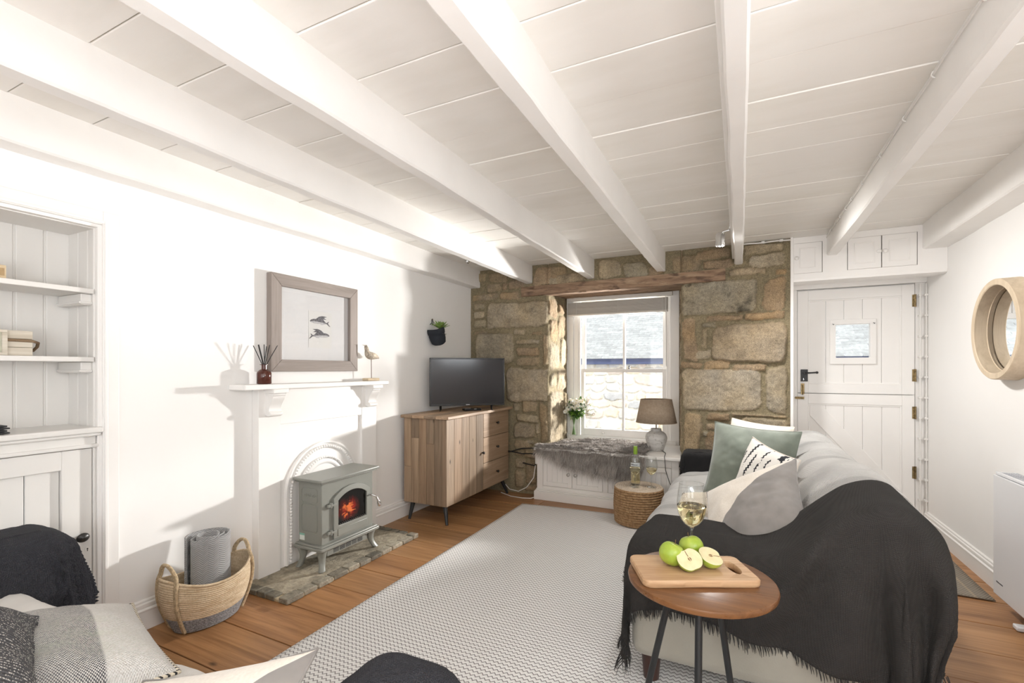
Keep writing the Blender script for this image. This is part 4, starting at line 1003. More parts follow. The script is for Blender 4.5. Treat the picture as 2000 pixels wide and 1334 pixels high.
for ring, (n__, L_, el) in enumerate(((9, .098, 18), (8, .09, 38), (7, .072, 58), (5, .05, 74))):
    for k in range(n__):
        az = 2*PI*k/n__ + ring*.4 + rng.uniform(-.12, .12); e_ = math.radians(el+rng.uniform(-6, 6))
        d_ = Vector((math.cos(az)*math.cos(e_), math.sin(az)*math.cos(e_), math.sin(e_))); sd_ = Vector((-math.sin(az), math.cos(az), 0)); nn = d_.cross(sd_)
        P = np.zeros((7, 8, 3))
        for i, a in enumerate(np.linspace(0, 1, 7)):
            w_ = .017*(math.sin(PI*min(.98, .12+a*.88))**.8)*(1-.25*a)+.0008; th_ = .004*(1-a*.7)
            c_ = o0 + d_*(L_*a) + nn*(-.012*a*a*0 + .010*math.sin(a*PI*.5)*a)
            for j in range(8):
                q = 2*PI*j/8; P[i, j] = c_ + sd_*(w_*math.cos(q)) + nn*(th_*math.sin(q)+.25*w_*abs(math.cos(q)))
        MB().grid(P, wrapv=True).build('leaf', GR, suc, smooth=180)
MB().lathe([(.001, 0), (.069, 0), (.001, .006)], (-2.530, 3.655, 1.598), 24).build('soil', plain('white_gravel', (.55, .53, .48), .95, bscale=200, bstr=1), suc)

# ================================================================== WINDOW BENCH
bn = thing('window_bench', 'cream window bench with panelled cupboard doors under the sash window', 'bench', (-1.13, 4.5, 0))
MB().box(-1.81, -.45, 4.212, 4.345, .480, .509).box(-1.722, -.47, 4.34, 4.94, .480, .509).build('top', BENCHW, bn, bevel=.007, smooth=0)
FY = 4.25; mb = MB()
mb.box(-1.79, -.47, FY+.012, 4.33, .02, .478)
mb.box(-1.79, -1.729, FY, FY+.02, .10, .478); mb.box(-.53, -.47, FY, FY+.02, .10, .478); mb.box(-1.729, -.53, FY, FY+.02, .412, .478); mb.box(-1.729, -.53, FY, FY+.02, .10, .135)
doors = [(-1.727, -1.432), (-1.428, -1.136), (-1.085, -.80), (-.796, -.532)]
mb.box(-1.134, -1.087, FY, FY+.02, .135, .412)
mb.build('cabinet_frame', BENCHW, bn, bevel=.003, smooth=0)
MB().box(-1.812, -.45, 4.222, 4.345, 0, .083).box(-1.803, -.46, 4.234, 4.345, .083, .094).box(-1.796, -.465, 4.240, 4.345, .094, .106).build('plinth', BENCHW, bn, bevel=.004, smooth=0)
for a, b in doors:
    mb = MB(); z0, z1, st = .138, .409, .042
    for q in ((a+.0015, a+st, z0, z1), (b-st, b-.0015, z0, z1), (a+st, b-st, z1-st, z1), (a+st, b-st, z0, z0+st)): mb.box(q[0], q[1], FY-.001, FY+.016, q[2], q[3])
    xs = np.linspace(a+st, b-st, 5)
    for c_, d_ in zip(xs[:-1], xs[1:]): mb.box(c_+.0012, d_-.0012, FY+.008, FY+.014, z0+st, z1-st)
    dd = mb.build('door', BENCHW, bn, bevel=.002, smooth=0)
for xx in (-1.462, -1.392):
    mb = MB().lathe([(0, 0), (.014, 0), (.016, -.004), (.010, -.010), (.013, -.020), (.017, -.028), (.012, -.036), (0, -.038)], (xx, FY, .268), 20, axis='y')
    mb.build('knob', glass_thin('glass_knob', (.93, .93, .92), .4), bn, smooth=60)
# ---------------- sheepskin
sk = thing('sheepskin', 'long haired grey brown sheepskin draped over the front of the window bench', 'sheepskin', (-1.3, 4.45, .51))
def hemz(x):
    return np.interp(x, [-1.80, -1.70, -1.60, -1.425, -1.27, -1.108, -.92, -.80, -.755], [.47, .44, .405, .335, .315, .285, .262, .285, .40])
def skin(a, b):
    """a across (0..1), b from the back edge over the front to the hem"""
    x = -1.80+1.045*a; yb = 4.86-.10*abs(2*a-1)**2.5 - .03*math.sin(a*9); top = yb-4.235
    hang = max(.03, .515-hemz(x)); L_ = top+hang+.02; s = b*L_
    if s < top: y, z = yb-s, .522+.012*fbm(x*6, s*6, 0, 91, 2)
    elif s < top+.035: q = (s-top)/.035*PI/2; y, z = 4.235-.022*math.sin(q), .522-.022*(1-math.cos(q))
    else: y, z = 4.213-.004*math.sin(x*20), .50-(s-top-.035)
    lim = -1.655-.13*float(sstep(4.40, 4.30, y)); x = max(x, lim) if a > 0 else lim
    if x > lim: x = lim + (x+1.80)*((-.755-lim)/1.045)
    return np.array((x, y, z))
NA, NB = 46, 34
P = np.array([[skin(a, b) for b in np.linspace(0, 1, NB)] for a in np.linspace(0, 1, NA)])
t = T('sheepskin_wool'); t.p(Base_Color=t.attr(), Roughness=.85, Specular_IOR_Level=.2, Sheen_Weight=.4); WOOL = t.m
pelt = MB().grid(P, c=(.30, .265, .235)).build('pelt', WOOL, sk, smooth=180)
N = 46000; V = np.zeros((N, 6, 3)); C_ = np.zeros((N, 6, 3))
ua, ub = rng.random(N), rng.random(N)**.9
ub = np.where(rng.random(N) < .16, np.clip(rng.normal(.575, .05, N), .45, .72), ub)
ia, ib = np.minimum((ua*(NA-1)).astype(int), NA-2), np.minimum((ub*(NB-1)).astype(int), NB-2)
fa, fb = (ua*(NA-1)-ia)[:, None], (ub*(NB-1)-ib)[:, None]
root = P[ia, ib]*(1-fa)*(1-fb)+P[ia+1, ib]*fa*(1-fb)+P[ia, ib+1]*(1-fa)*fb+P[ia+1, ib+1]*fa*fb
da = P[ia+1, ib]-P[ia, ib]; db = P[ia, ib+1]-P[ia, ib]
nrm = np.cross(db, da); nrm /= np.linalg.norm(nrm, axis=1)[:, None]
tb = db/np.linalg.norm(db, axis=1)[:, None]; ta = da/np.linalg.norm(da, axis=1)[:, None]
cl = np.stack([fbm(root[:, 0]*22+5, root[:, 2]*22+root[:, 1]*22, 0, 60+k, 2) for k in range(2)], -1)
edge = ((ua-.5)*2)
dirv = nrm*(.75+.25*rng.random(N)[:, None]) + tb*(.55+.5*cl[:, :1]+.35*rng.standard_normal((N, 1))*.6) + ta*(.55*cl[:, 1:]+.25*rng.standard_normal((N, 1))+.5*(np.abs(edge)**6*np.sign(edge))[:, None])
dirv /= np.linalg.norm(dirv, axis=1)[:, None]
Lh = .044+.034*rng.random(N); Lh = np.where(root[:, 2] > .50, Lh*.8, Lh)
sag = np.array((0, 0, -1.0))
side = np.cross(dirv, rng.standard_normal((N, 3))); side /= np.linalg.norm(side, axis=1)[:, None]
p1 = root+dirv*(Lh*.5)[:, None]+sag*(Lh*.06)[:, None]; p2 = root+dirv*(Lh*.92)[:, None]+sag*(Lh*.36)[:, None]
wd = (.00045+.00045*rng.random(N))[:, None]
V[:, 0], V[:, 1], V[:, 2], V[:, 3], V[:, 4], V[:, 5] = root-side*wd, root+side*wd, p1-side*wd, p1+side*wd, p2-side*wd*.25, p2+side*wd*.25
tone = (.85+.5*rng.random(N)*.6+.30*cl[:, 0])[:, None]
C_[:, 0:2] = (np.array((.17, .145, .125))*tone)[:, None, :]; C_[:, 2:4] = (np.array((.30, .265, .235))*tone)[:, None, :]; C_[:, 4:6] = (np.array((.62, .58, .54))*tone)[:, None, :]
Fh = np.arange(N)[:, None]*6+np.array([[0, 1, 3, 2]]); Fh2 = np.arange(N)[:, None]*6+np.array([[2, 3, 5, 4]])
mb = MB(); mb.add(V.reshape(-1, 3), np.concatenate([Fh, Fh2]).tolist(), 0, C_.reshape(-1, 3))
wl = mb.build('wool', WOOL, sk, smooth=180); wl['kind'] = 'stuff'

# ---------------- table lamp
lp = thing('table_lamp', 'lamp with a taupe linen shade and a distressed grey jar base on the window bench', 'lamp', (-.705, 4.545, .510))
t = T('distressed_jar'); v = t.coord(); f = t.noise(v, 26, 5, .7); g = t.noise(t.map(v, (6, 6, 40)), 1.0, 4, .7)
t.p(Base_Color=t.mix(t.ramp(f, [(.56, (0,)*3), (.68, (.85,)*3)]), t.ramp(g, [(.3, (.46, .445, .42)), (.6, (.64, .63, .61))]), (.20, .185, .17)), Roughness=.9); t.bump(f, .5, .006)
LC = (-.705, 4.545, .510)
MB().lathe([(.001, .001), (.062, .001), (.068, .006), (.078, .04), (.092, .085), (.098, .115), (.097, .130), (.088, .155), (.066, .175), (.050, .181), (.050, .187), (.046, .191), (.046, .196), (.049, .201), (.046, .205), (.001, .205)], LC, 40).build('base', t.m, lp, smooth=50)
MB().tube([(LC[0], LC[1], LC[2]+.203), (LC[0], LC[1], LC[2]+.30)], .006, 10).build('stem', CHROME, lp)
SHD = T('linen_shade'); v = SHD.coord(); s_ = SHD.sep(v)
wv = SHD.math('MULTIPLY', SHD.math('SINE', SHD.math('MULTIPLY', s_[2], 900.0)), SHD.math('SINE', SHD.math('MULTIPLY', SHD.math('ADD', s_[0], s_[1]), 700.0)))
SHD.p(Base_Color=SHD.ramp(SHD.noise(v, 60, 3), [(.3, (.34, .265, .195)), (.7, (.42, .335, .255))]), Roughness=.95, Specular_IOR_Level=.1); SHD.bump(wv, .4, .002)
mb = MB().lathe([(.184, .262), (.141, .478)], LC, 48); mb.build('shade', SHD.m, lp, solid=.003, smooth=180)
mb = MB()
for r_, z in ((.1835, .264), (.1405, .476)): mb.lathe([(r_-.003, z-.003), (r_+.0015, z-.003), (r_+.0015, z+.003), (r_-.003, z+.003), (r_-.003, z-.003)], LC, 48)
mb.build('shade_trim', SHD.m, lp, smooth=60)
mb = MB()
for k in range(3): a = k*2*PI/3; mb.tube([(LC[0], LC[1], LC[2]+.30), (LC[0]+.181*math.cos(a), LC[1]+.181*math.sin(a), LC[2]+.27)], .0015, 6)
mb.build('shade_spider', CHROME, lp)
MB().tube([(LC[0]+.06, LC[1]-.03, LC[2]+.006), (-.60, 4.40, .514), (-.585, 4.212, .514), (-.58, 4.200, .49), (-.575, 4.212, .40), (-.545, 4.22, .30), (-.50, 4.22, .20)], .0028, 8).build('cord', BLACK, lp, smooth=60)
# ---------------- vase and flowers
vs_ = thing('glass_vase', 'clear glass vase holding white flowers at the left end of the window bench', 'vase', (-1.615, 4.86, .55))
VC = (-1.615, 4.86, .552)
GLS = T('clear_glass'); GLS.p(Base_Color=(1, 1, 1), Roughness=0.0, Transmission_Weight=1.0, IOR=1.45); GLASS = GLS.m
TG = glass_thin('thin_clear_glass', (.97, .985, .98), .12)
MB().lathe([(.001, 0), (.040, 0), (.040, .01), (.037, .06), (.040, .12), (.052, .19), (.062, .215)], VC, 32).build('glass', TG, vs_, smooth=180)
fl_ = thing('white_flowers', 'bunch of white flowers with green leaves standing in the glass vase', 'flowers', (-1.615, 4.86, .56))
ST = plain('stem_green', (.10, .20, .05), .6); LF = plain('leaf_green', (.09, .22, .04), .5, nscale=30, namt=.3); LF2 = plain('leaf_bright_green', (.26, .46, .07), .5, nscale=30, namt=.2)
PET = plain('white_petal', (.82, .80, .74), .6, Subsurface_Weight=.1); CRM = plain('cream_centre', (.72, .66, .36), .7)
stems, leaves, leaves2, blooms, centres = MB(), MB(), MB(), [], []
def leafm(mb, p, d, L_, w_):
    d = d.normalized(); sd_ = d.cross(Vector((0, 0, 1)));  sd_ = sd_.normalized() if sd_.length > .1 else Vector((1, 0, 0)); nn = sd_.cross(d)
    P = [[p + d*(L_*a) + sd_*(w_*b*math.sin(PI*min(1, .08+a*.92))) + nn*(.15*L_*a*a*-1 + abs(b)*w_*.3) for b in (-1, 0, 1)] for a in np.linspace(0, 1, 6)]
    mb.grid(np.array([[tuple(q) for q in r_] for r_ in P]))
for k in range(46):
    az = rng.uniform(0, 2*PI); sp_ = rng.uniform(.02, .185); h = rng.uniform(.32, .455)-sp_*.45
    base = Vector(VC)+Vector((-.018*math.cos(az), -.018*math.sin(az), .012)); mid = Vector(VC)+Vector((.018*math.cos(az), .012*math.sin(az), .20))
    tip = Vector(VC)+Vector((sp_*math.cos(az)*.95+.035, max(-.15, sp_*math.sin(az)*.8-.03), h)); tip.x = max(tip.x, -1.655)
    stems.tube([base, mid, mid*.4+tip*.6+Vector((0, 0, .01)), tip], [.0028, .0026, .0022, .0016], 6)
    for q in range(7):
        a = rng.uniform(.05, .9); p = mid*(1-a)+tip*a; d_ = Vector((rng.uniform(-1, 1) if p.x > -1.62 else rng.uniform(-.1, 1), rng.uniform(-1, .6), rng.uniform(-.3, .9)))
        leafm(leaves if rng.random() < .68 else leaves2, p, d_, rng.uniform(.05, .085), rng.uniform(.008, .015))
    for q in range(4):
        p = tip+Vector((rng.uniform(-.02, .03), rng.uniform(-.03, .02), rng.uniform(-.03, .012)))
        f_mb = MB(); ax_ = (Vector((rng.uniform(-.6, .6), rng.uniform(-1, .1), rng.uniform(.1, 1)))).normalized(); s1 = ax_.orthogonal().normalized(); s2 = ax_.cross(s1)
        R0 = rng.uniform(.019, .027)
        for pe in range(6):
            an = pe*PI/3; d_ = s1*math.cos(an)+s2*math.sin(an); e_ = ax_.cross(d_)
            f_mb.grid(np.array([[tuple(p + d_*(R0*a) + ax_*(R0*.75*a*(1-a*.35)) + e_*(R0*.42*b*math.sin(PI*(.1+.82*a)))) for b in (-1, 0, 1)] for a in np.linspace(.05, 1, 5)]))
        blooms.append(f_mb); 
        cm = MB().sphere(p+ax_*R0*.25, R0*.25, 8, 6); centres.append(cm)
stems.build('stems', ST, fl_, smooth=60); a_ = leaves.build('leaves', LF, fl_, smooth=180); b_ = leaves2.build('young_leaves', LF2, fl_, smooth=180); a_['kind'] = 'stuff'; b_['kind'] = 'stuff'
rest = MB(); order = sorted(range(len(blooms)), key=lambda i: blooms[i].v[0][1])      # nearest blossoms stay separate parts
for i in order[95:]: rest.add(blooms[i].v, blooms[i].f)
rest.build('blossoms', PET, fl_, smooth=180)['kind'] = 'stuff'
blooms, centres = [blooms[i] for i in order[:95]], [centres[i] for i in order[:95]]
for f_mb, cm in zip(blooms, centres): bo = f_mb.build('blossom', PET, fl_, smooth=180); cm.build('flower_centre', CRM, bo, smooth=180)

# ================================================================== POUF AND DRINKS
pf = thing('rope_pouf', 'round coiled rope pouf on the rug beside the far end of the sofa', 'pouf', (-.746, 3.918, .0175))
t = T('coiled_rope'); v = t.coord(); s_ = t.sep(v); at = t.math('ARCTAN2', s_[1], s_[0])
br = t.math('SINE', t.math('ADD', t.math('MULTIPLY', at, 130.0), t.math('MULTIPLY', s_[2], 900.0))); nz = t.noise(v, 55, 4, .7)
t.p(Base_Color=t.ramp(t.math('ADD', t.math('MULTIPLY', br, .10), nz), [(.28, (.20, .105, .045)), (.52, (.42, .25, .12)), (.75, (.60, .42, .24))]), Roughness=.8); t.bump(t.math('ADD', t.math('MULTIPLY', br, .4), nz), .7, .006); ROPEM = t.m
prof = [(.001, 0), (.180, 0)]; rows = 15
for i in range(rows):
    for q in range(5):
        a = q/5*PI; prof.append((.187+.0085*math.sin(a)+.008*math.sin(PI*(i+.5)/rows), .006+(i+(1-math.cos(a))/2)*.0188))
prof += [(.190, .289)]
MB().lathe(prof, (-.746, 3.918, .0175), 72).build('side', ROPEM, pf, smooth=80)
prof = [(.190, .289)]
for i in range(11):
    r0 = .190-i*.0172
    for q in range(4): a = q/4*PI; prof.append((max(.001, r0-(1-math.cos(a))/2*.0172), .289+.006*math.sin(a)))
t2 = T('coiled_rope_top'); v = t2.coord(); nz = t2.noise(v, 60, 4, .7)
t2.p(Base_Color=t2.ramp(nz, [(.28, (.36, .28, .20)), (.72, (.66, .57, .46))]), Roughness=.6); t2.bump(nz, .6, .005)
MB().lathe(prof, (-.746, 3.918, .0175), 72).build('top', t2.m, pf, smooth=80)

def wglass(name, label, loc, s=1.0, wl_=.165, group=None):
    g_ = thing(name, label, 'wine glass', loc, group=group)
    sc = lambda pr: [(r_*s, h*s) for r_, h in pr]
    MB().lathe(sc([(.001, .0), (.034, .0), (.0365, .0012), (.034, .0030), (.012, .0060), (.0055, .012), (.0038, .03), (.0034, .06), (.0042, .085), (.008, .095), (.001, .096)]), loc, 40).build('foot_and_stem', TG, g_, smooth=60)
    out = [(.001, .0955), (.008, .096), (.022, .106), (.0345, .122), (.0430, .142), (.0466, .163), (.0462, .185), (.0430, .212), (.0385, .240)]
    inn = [(.0372, .240), (.0417, .212), (.0448, .185), (.0452, .163), (.0416, .143), (.0332, .1235), (.021, .1085), (.008, .0985), (.001, .098)]
    MB().lathe(sc(out[1:]), loc, 48).lathe(sc([(.0380, .2392), (.0391, .2392), (.0391, .2408), (.0380, .2408), (.0380, .2392)]), loc, 48).build('bowl', TG, g_, smooth=60)
    lev = [(r_, h) for r_, h in inn[::-1] if h < wl_]; rr_ = np.interp(wl_, [h for r_, h in inn[::-1]], [r_ for r_, h in inn[::-1]])
    pr = [(r_+.0003 if r_ > .002 else r_, h) for r_, h in lev]+[(rr_+.0003, wl_), (.001, wl_)]
    MB().lathe(sc(pr), loc, 48).build('wine', WINE, g_, smooth=60)
    return g_
t = T('white_wine'); t.p(Base_Color=(.96, .86, .56), Roughness=0.0, Transmission_Weight=1.0, IOR=1.33); WINE = t.m
PT = .0175+.2955
wglass('wine_glass', 'wine glass on the rope pouf in front of the bottle', (-.765, 3.862, PT), 1.0, .160)
wglass('wine_glass', 'wine glass on the rope pouf to the right of the bottle', (-.645, 3.925, PT), 1.0, .150)
bt = thing('wine_bottle', 'clear wine bottle with a green capsule on the rope pouf', 'bottle', (-.780, 3.955, PT))
bc = (-.780, 3.955, PT)
MB().lathe([(.001, .004), (.034, .0), (.0385, .004), (.0385, .185), (.037, .200), (.028, .225), (.0165, .245), (.0145, .255), (.0145, .31)], bc, 40).build('glass', TG, bt, smooth=50)
MB().lathe([(.0362, .012), (.0362, .115), (.001, .115)], bc, 32).build('wine', WINE, bt, smooth=50)
MB().lathe([(.0155, .252), (.0165, .254), (.0165, .305), (.0155, .318), (.001, .319)], bc, 24).build('capsule', plain('lime_foil', (.28, .46, .05), .3, .2), bt, smooth=50)
mb = MB(); th = np.linspace(-2.9, -.2, 18)
mb.grid(np.array([[(bc[0]+.0389*math.cos(a), bc[1]+.0389*math.sin(a), bc[2]+z) for a in th] for z in (.115, .185)]), flip=True)
lb = mb.build('label', plain('bottle_label', (.74, .76, .80), .5), bt, smooth=180)
mb = MB()
for z0, z1 in ((.166, .172), (.148, .152), (.130, .133)): mb.grid(np.array([[(bc[0]+.0392*math.cos(a), bc[1]+.0392*math.sin(a), bc[2]+z) for a in np.linspace(-2.4, -.9, 12)] for z in (z0, z1)]), flip=True)
mb.build('label_lines', plain('label_grey_ink', (.12, .12, .15), .6), lb, smooth=180)

# ---------------- cables and adapter by the bench
CB = plain('black_cable', (.015, .015, .015), .5); WC = plain('white_cable', (.72, .70, .66), .5)
for lab, pts in (('upper black cable crossing the stone wall behind the sideboard', [(-2.30, 4.335, .40), (-2.12, 4.31, .425), (-1.98, 4.30, .47), (-1.87, 4.30, .482), (-1.80, 4.29, .475)]),
                 ('lower black cable crossing the stone wall behind the sideboard', [(-2.30, 4.335, .44), (-2.12, 4.31, .432), (-1.98, 4.305, .418), (-1.88, 4.30, .428), (-1.80, 4.295, .42)]),
                 ('short black cable hanging from the plug by the bench', [(-1.796, 4.275, .41), (-1.815, 4.27, .35), (-1.82, 4.275, .315), (-1.90, 4.30, .318), (-1.97, 4.31, .325)])):
    tag(MB().tube(pts, .006, 8).build('black_cable', CB, smooth=60, base=True), lab, 'cable', 'black cables on the stone wall')
tag(MB().tube([(-2.16, 4.30, .09), (-2.10, 4.27, .055), (-1.99, 4.25, .05), (-1.90, 4.25, .10), (-1.83, 4.26, .20), (-1.815, 4.27, .32)], .0045, 8).build('white_cable', WC, smooth=60, base=True), 'white cable looping up from behind the sideboard to the bench', 'cable', 'white cables by the bench')
tag(MB().tube([(-2.20, 4.28, .007), (-2.05, 4.20, .006), (-1.92, 4.19, .006), (-1.84, 4.215, .006), (-1.815, 4.25, .012)], .0045, 8).build('white_cable', WC, smooth=60, base=True), 'white cable lying on the floorboards against the bench plinth', 'cable', 'white cables by the bench')
tag(MB().box(-1.816, -1.791, 4.262, 4.30, .335, .445).build('socket_box', plain('socket_white', (.72, .70, .66), .4), bevel=.004, base=True), 'white electrical box on the left side of the window bench', 'electrical box')
# ================================================================== CLOTH AND CUSHION BUILDERS
def drape(rect, H, quad, nu, nv, seed, r=.035, flare=.10, amp=.03, fold=9.0, wrinkle=.006, floor=.012, lift=.006):
    """a cloth lying over a raised top (rect, height H) and hanging down past its edges; quad = the cloth's four corners laid out flat"""
    x0, x1, y0, y1 = rect
    U, V = np.meshgrid(np.linspace(0, 1, nu), np.linspace(0, 1, nv), indexing='ij')
    if callable(quad): Q = np.stack(quad(U, V), -1)
    else:
        q = [np.array(p, float) for p in quad]
        Q = (q[0][None, None]*((1-U)*(1-V))[..., None]+q[1][None, None]*(U*(1-V))[..., None]+q[2][None, None]*(U*V)[..., None]+q[3][None, None]*((1-U)*V)[..., None])
    Q = Q + .012*np.stack([fbm(U*5, V*5, 0, seed, 2), fbm(U*5, V*5, 5, seed+1, 2)], -1)
    cx, cy = np.clip(Q[..., 0], x0, x1), np.clip(Q[..., 1], y0, y1)
    dx, dy = Q[..., 0]-cx, Q[..., 1]-cy
    tt = np.hypot(dx, dy); nx_, ny_ = np.where(tt > 1e-6, dx/np.maximum(tt, 1e-6), 0), np.where(tt > 1e-6, dy/np.maximum(tt, 1e-6), 0)
    arc = np.minimum(tt, r*PI/2)/r
    out = r*np.sin(arc); down = r*(1-np.cos(arc)) + np.maximum(tt-r*PI/2, 0)
    ph = (cx*ny_ - cy*nx_)*1.0
    corner = np.minimum(np.abs(nx_), np.abs(ny_))
    per = cx*np.abs(ny_)+cy*np.abs(nx_)+np.arctan2(ny_, nx_)*.10
    g = np.clip(down/.35, 0, 1.4)
    n1 = vnoise(per*fold, down*.9, 0, seed+3); n2 = vnoise(per*fold*2.1+3, down*1.1, 4, seed+4)
    fo = .8*(1-2*np.abs(n1)**.8) + .45*n2
    out = out + g*(flare*.35 + amp*(fo+.35))
    z = H(cx, cy) - down
    under = np.maximum(floor-z, 0); out = out + under; z = np.maximum(z, floor)
    wr = wrinkle*fbm(Q[..., 0]*7, Q[..., 1]*7, 0, seed+7, 3)
    P = np.stack([cx+nx_*out+nx_*wr*(tt > 0), cy+ny_*out+ny_*wr*(tt > 0), z+lift+np.where(tt <= 0, np.abs(wr)*1.2, wr*.3)], -1)
    return P
def fringe(P, edge, parent, m_, n, L_=.05, seed=1, name='fringe', wid=.0016):
    """loose threads along one edge of a cloth grid"""
    r_ = np.random.default_rng(seed)
    e = {'u0': P[0], 'u1': P[-1], 'v0': P[:, 0], 'v1': P[:, -1]}[edge]; i_ = {'u0': P[1], 'u1': P[-2], 'v0': P[:, 1], 'v1': P[:, -2]}[edge]
    mb = MB(); k_ = len(e)
    for a in np.linspace(0, 1, n):
        a = min(max(a+r_.normal(0, .3/n), 0), .9999)*(k_-1); i = min(int(a), k_-2); f = a-i
        p = e[i]*(1-f)+e[i+1]*f; d = p-(i_[i]*(1-f)+i_[i+1]*f); d = d/max(np.linalg.norm(d), 1e-6)
        l_ = L_*r_.uniform(.5, 1.25); j = r_.normal(0, .28, 3)
        p1 = p+d*l_*.5+j*l_*.15; d2 = d*.55+np.array((0, 0, -.75))+j*.5; p2 = p1+d2/np.linalg.norm(d2)*l_*.5
        p2[2] = max(p2[2], .012); p1[2] = max(p1[2], .012)
        mb.tube([p-d*.004, p1, p2], [wid, wid*.9, wid*.4], 4)
    o = mb.build(name, m_, parent, smooth=180); o['kind'] = 'stuff'; return o
def pillow(name, label, mats, cen, normal, up, w_, h_, t_, seed, pinch=.07, split=None, group=None, n=44, sag=0.0, piping=None):
    Z = Vector(normal).normalized(); Y = (Vector(up)-Z*Vector(up).dot(Z)).normalized(); X = Y.cross(Z)
    R = Matrix((X, Y, Z)).transposed()
    o = thing(name, label, 'cushion', cen, R.to_euler(), group)
    U, V = np.meshgrid(np.linspace(-1, 1, n), np.linspace(-1, 1, n), indexing='ij')
    ex = w_/2*U*(1-pinch*(1-V**2)); ey = h_/2*V*(1-pinch*(1-U**2))
    prof = np.clip((1-np.abs(U)**2.3)*(1-np.abs(V)**2.3), 0, 1)**.55
    wr = .007*fbm(U*2.2, V*2.2, 0, seed, 3) + .006*np.abs(fbm(U*1.3+V*3.1, V*1.1-U*2.2, 3, seed+2, 2))
    zf = t_/2*prof*(1-sag*(V > 0)*V) + wr*prof; zb = -t_/2*prof + wr*prof*.5
    M = Matrix.LocRotScale(Vector(cen), R, None); A = np.array(M)
    def world(P): return P @ A[:3, :3].T + A[:3, 3]
    F = world(np.stack([ex, ey, zf], -1)); B_ = world(np.stack([ex, ey, zb], -1))
    MB().grid(F).build('front', mats[0], o, smooth=180)
    MB().grid(B_, flip=True).build('back', mats[1] if len(mats) > 1 else mats[0], o, smooth=180)
    ring = [F[i, 0] for i in range(n)]+[F[-1, j] for j in range(1, n)]+[F[i, -1] for i in range(n-2, -1, -1)]+[F[0, j] for j in range(n-2, 0, -1)]
    MB().tube(ring, .003 if piping is None else .0045, 6, closed=True).build('seam', piping or (mats[1] if len(mats) > 1 else mats[0]), o, smooth=180)
    return o

# ---------------- fabrics
CHAR = fabric('charcoal_throw_weave', (.046, .043, .041), (.022, .021, .020), 1150, sheen=.0, bstr=.45, bdist=.0012)
NAVY = fabric('dark_slate_throw_weave', (.050, .051, .060), (.024, .024, .030), 1100, sheen=.03, bstr=.8, bdist=.0016)
COVER = plain('grey_linen_cover', (.33, .315, .27), .95, nscale=5, namt=.05, bscale=260, bstr=.3, Sheen_Weight=.2)
LEGW = plain('dark_mahogany', (.045, .018, .013), .35)
SAGE = plain('sage_velvet', (.185, .215, .175), .75, nscale=14, namt=.10, bscale=400, bstr=.15, Sheen_Weight=.55)
BLUSH = plain('ivory_cotton', (.74, .675, .60), .95, nscale=8, namt=.03, bscale=500, bstr=.15, Sheen_Weight=.2)
GVEL = plain('grey_velvet', (.215, .20, .185), .7, nscale=11, namt=.12, bscale=400, bstr=.15, Sheen_Weight=.5)

# white throw: ribbed off-white weave, soft grey bands, black and white zigzag along its near border
t = T('white_grey_throw'); v = t.coord(); s_ = t.sep(v)
wy = t.math('SINE', t.math('MULTIPLY', s_[1], 600.0)); wx = t.math('SINE', t.math('MULTIPLY', t.math('ADD', s_[0], s_[2]), 600.0)); wv = t.math('MULTIPLY', wx, wy)
nz = t.noise(v, 6, 3)
col = t.ramp(t.math('ADD', t.math('MULTIPLY', wv, .25), nz), [(.2, (.50, .49, .475)), (.62, (.72, .71, .69))])
bnd = t.math('FRACT', t.math('DIVIDE', t.math('ADD', s_[1], .08), .52))
bf = t.ramp(bnd, [(.60, (0,)*3), (.64, (1,)*3), (.76, (1,)*3), (.80, (0,)*3)])
stripe = t.math('SINE', t.math('MULTIPLY', s_[1], 700.0))
col = t.mix(t.math('MULTIPLY', bf, t.math('ADD', t.math('MULTIPLY', stripe, .3), .45)), col, (.33, .325, .32))
zz = t.math('FRACT', t.math('ADD', t.math('MULTIPLY', s_[1], 60.0), t.math('MULTIPLY', t.math('PINGPONG', t.math('ADD', s_[0], s_[2]), .012), 55.0)))
zc = t.ramp(zz, [(.42, (.06, .06, .065)), (.52, (.66, .64, .60))])
edge = t.math('LESS_THAN', s_[1], -.845)
t.p(Base_Color=t.mix(edge, col, zc), Roughness=.95, Sheen_Weight=.25, Specular_IOR_Level=.1); t.bump(t.math('ADD', wv, t.math('MULTIPLY', t.noise(v, 26, 4), 2.2)), .8, .005)
WTHROW = t.m

# ================================================================== SOFA BESIDE THE DOOR
SFX0, SFX1, SFY0, SFY1 = -.395, .58, 1.89, 4.17
sofa = thing('sofa', 'pale grey sofa beside the stable door, almost hidden under dark and white throws', 'sofa', (.1, 3.03, .0))
def rounded(mb, x0, x1, y0, y1, z0, z1): mb.box(x0, x1, y0, y1, z0, z1)
MB().box(SFX0+.02, SFX1-.04, SFY0+.03, SFY1-.03, .13, .34).build('base', COVER, sofa, bevel=.03, seg=4)
for y0, y1 in ((SFY0, SFY0+.205), (SFY1-.205, SFY1)):
    MB().box(SFX0, .30, y0, y1, .125, .592).build('arm', COVER, sofa, bevel=.05, seg=5)
prof = [(.20, .125), (.15, .45), (.19, .62), (.255, .712), (.32, .77), (.385, .798), (.45, .804), (.505, .78), (.55, .73), (.572, .62), (.575, .125)]
MB().prism(prof, lambda a, b, t: (a, t, b), SFY0+.005, SFY1-.005).build('backrest', COVER, sofa, bevel=.03, seg=4, smooth=50)
for y0, y1 in ((SFY0+.21, 3.025), (3.035, SFY1-.21)):
    MB().box(SFX0-.005, .18, y0, y1, .335, .452).build('seat_cushion', COVER, sofa, bevel=.04, seg=5)
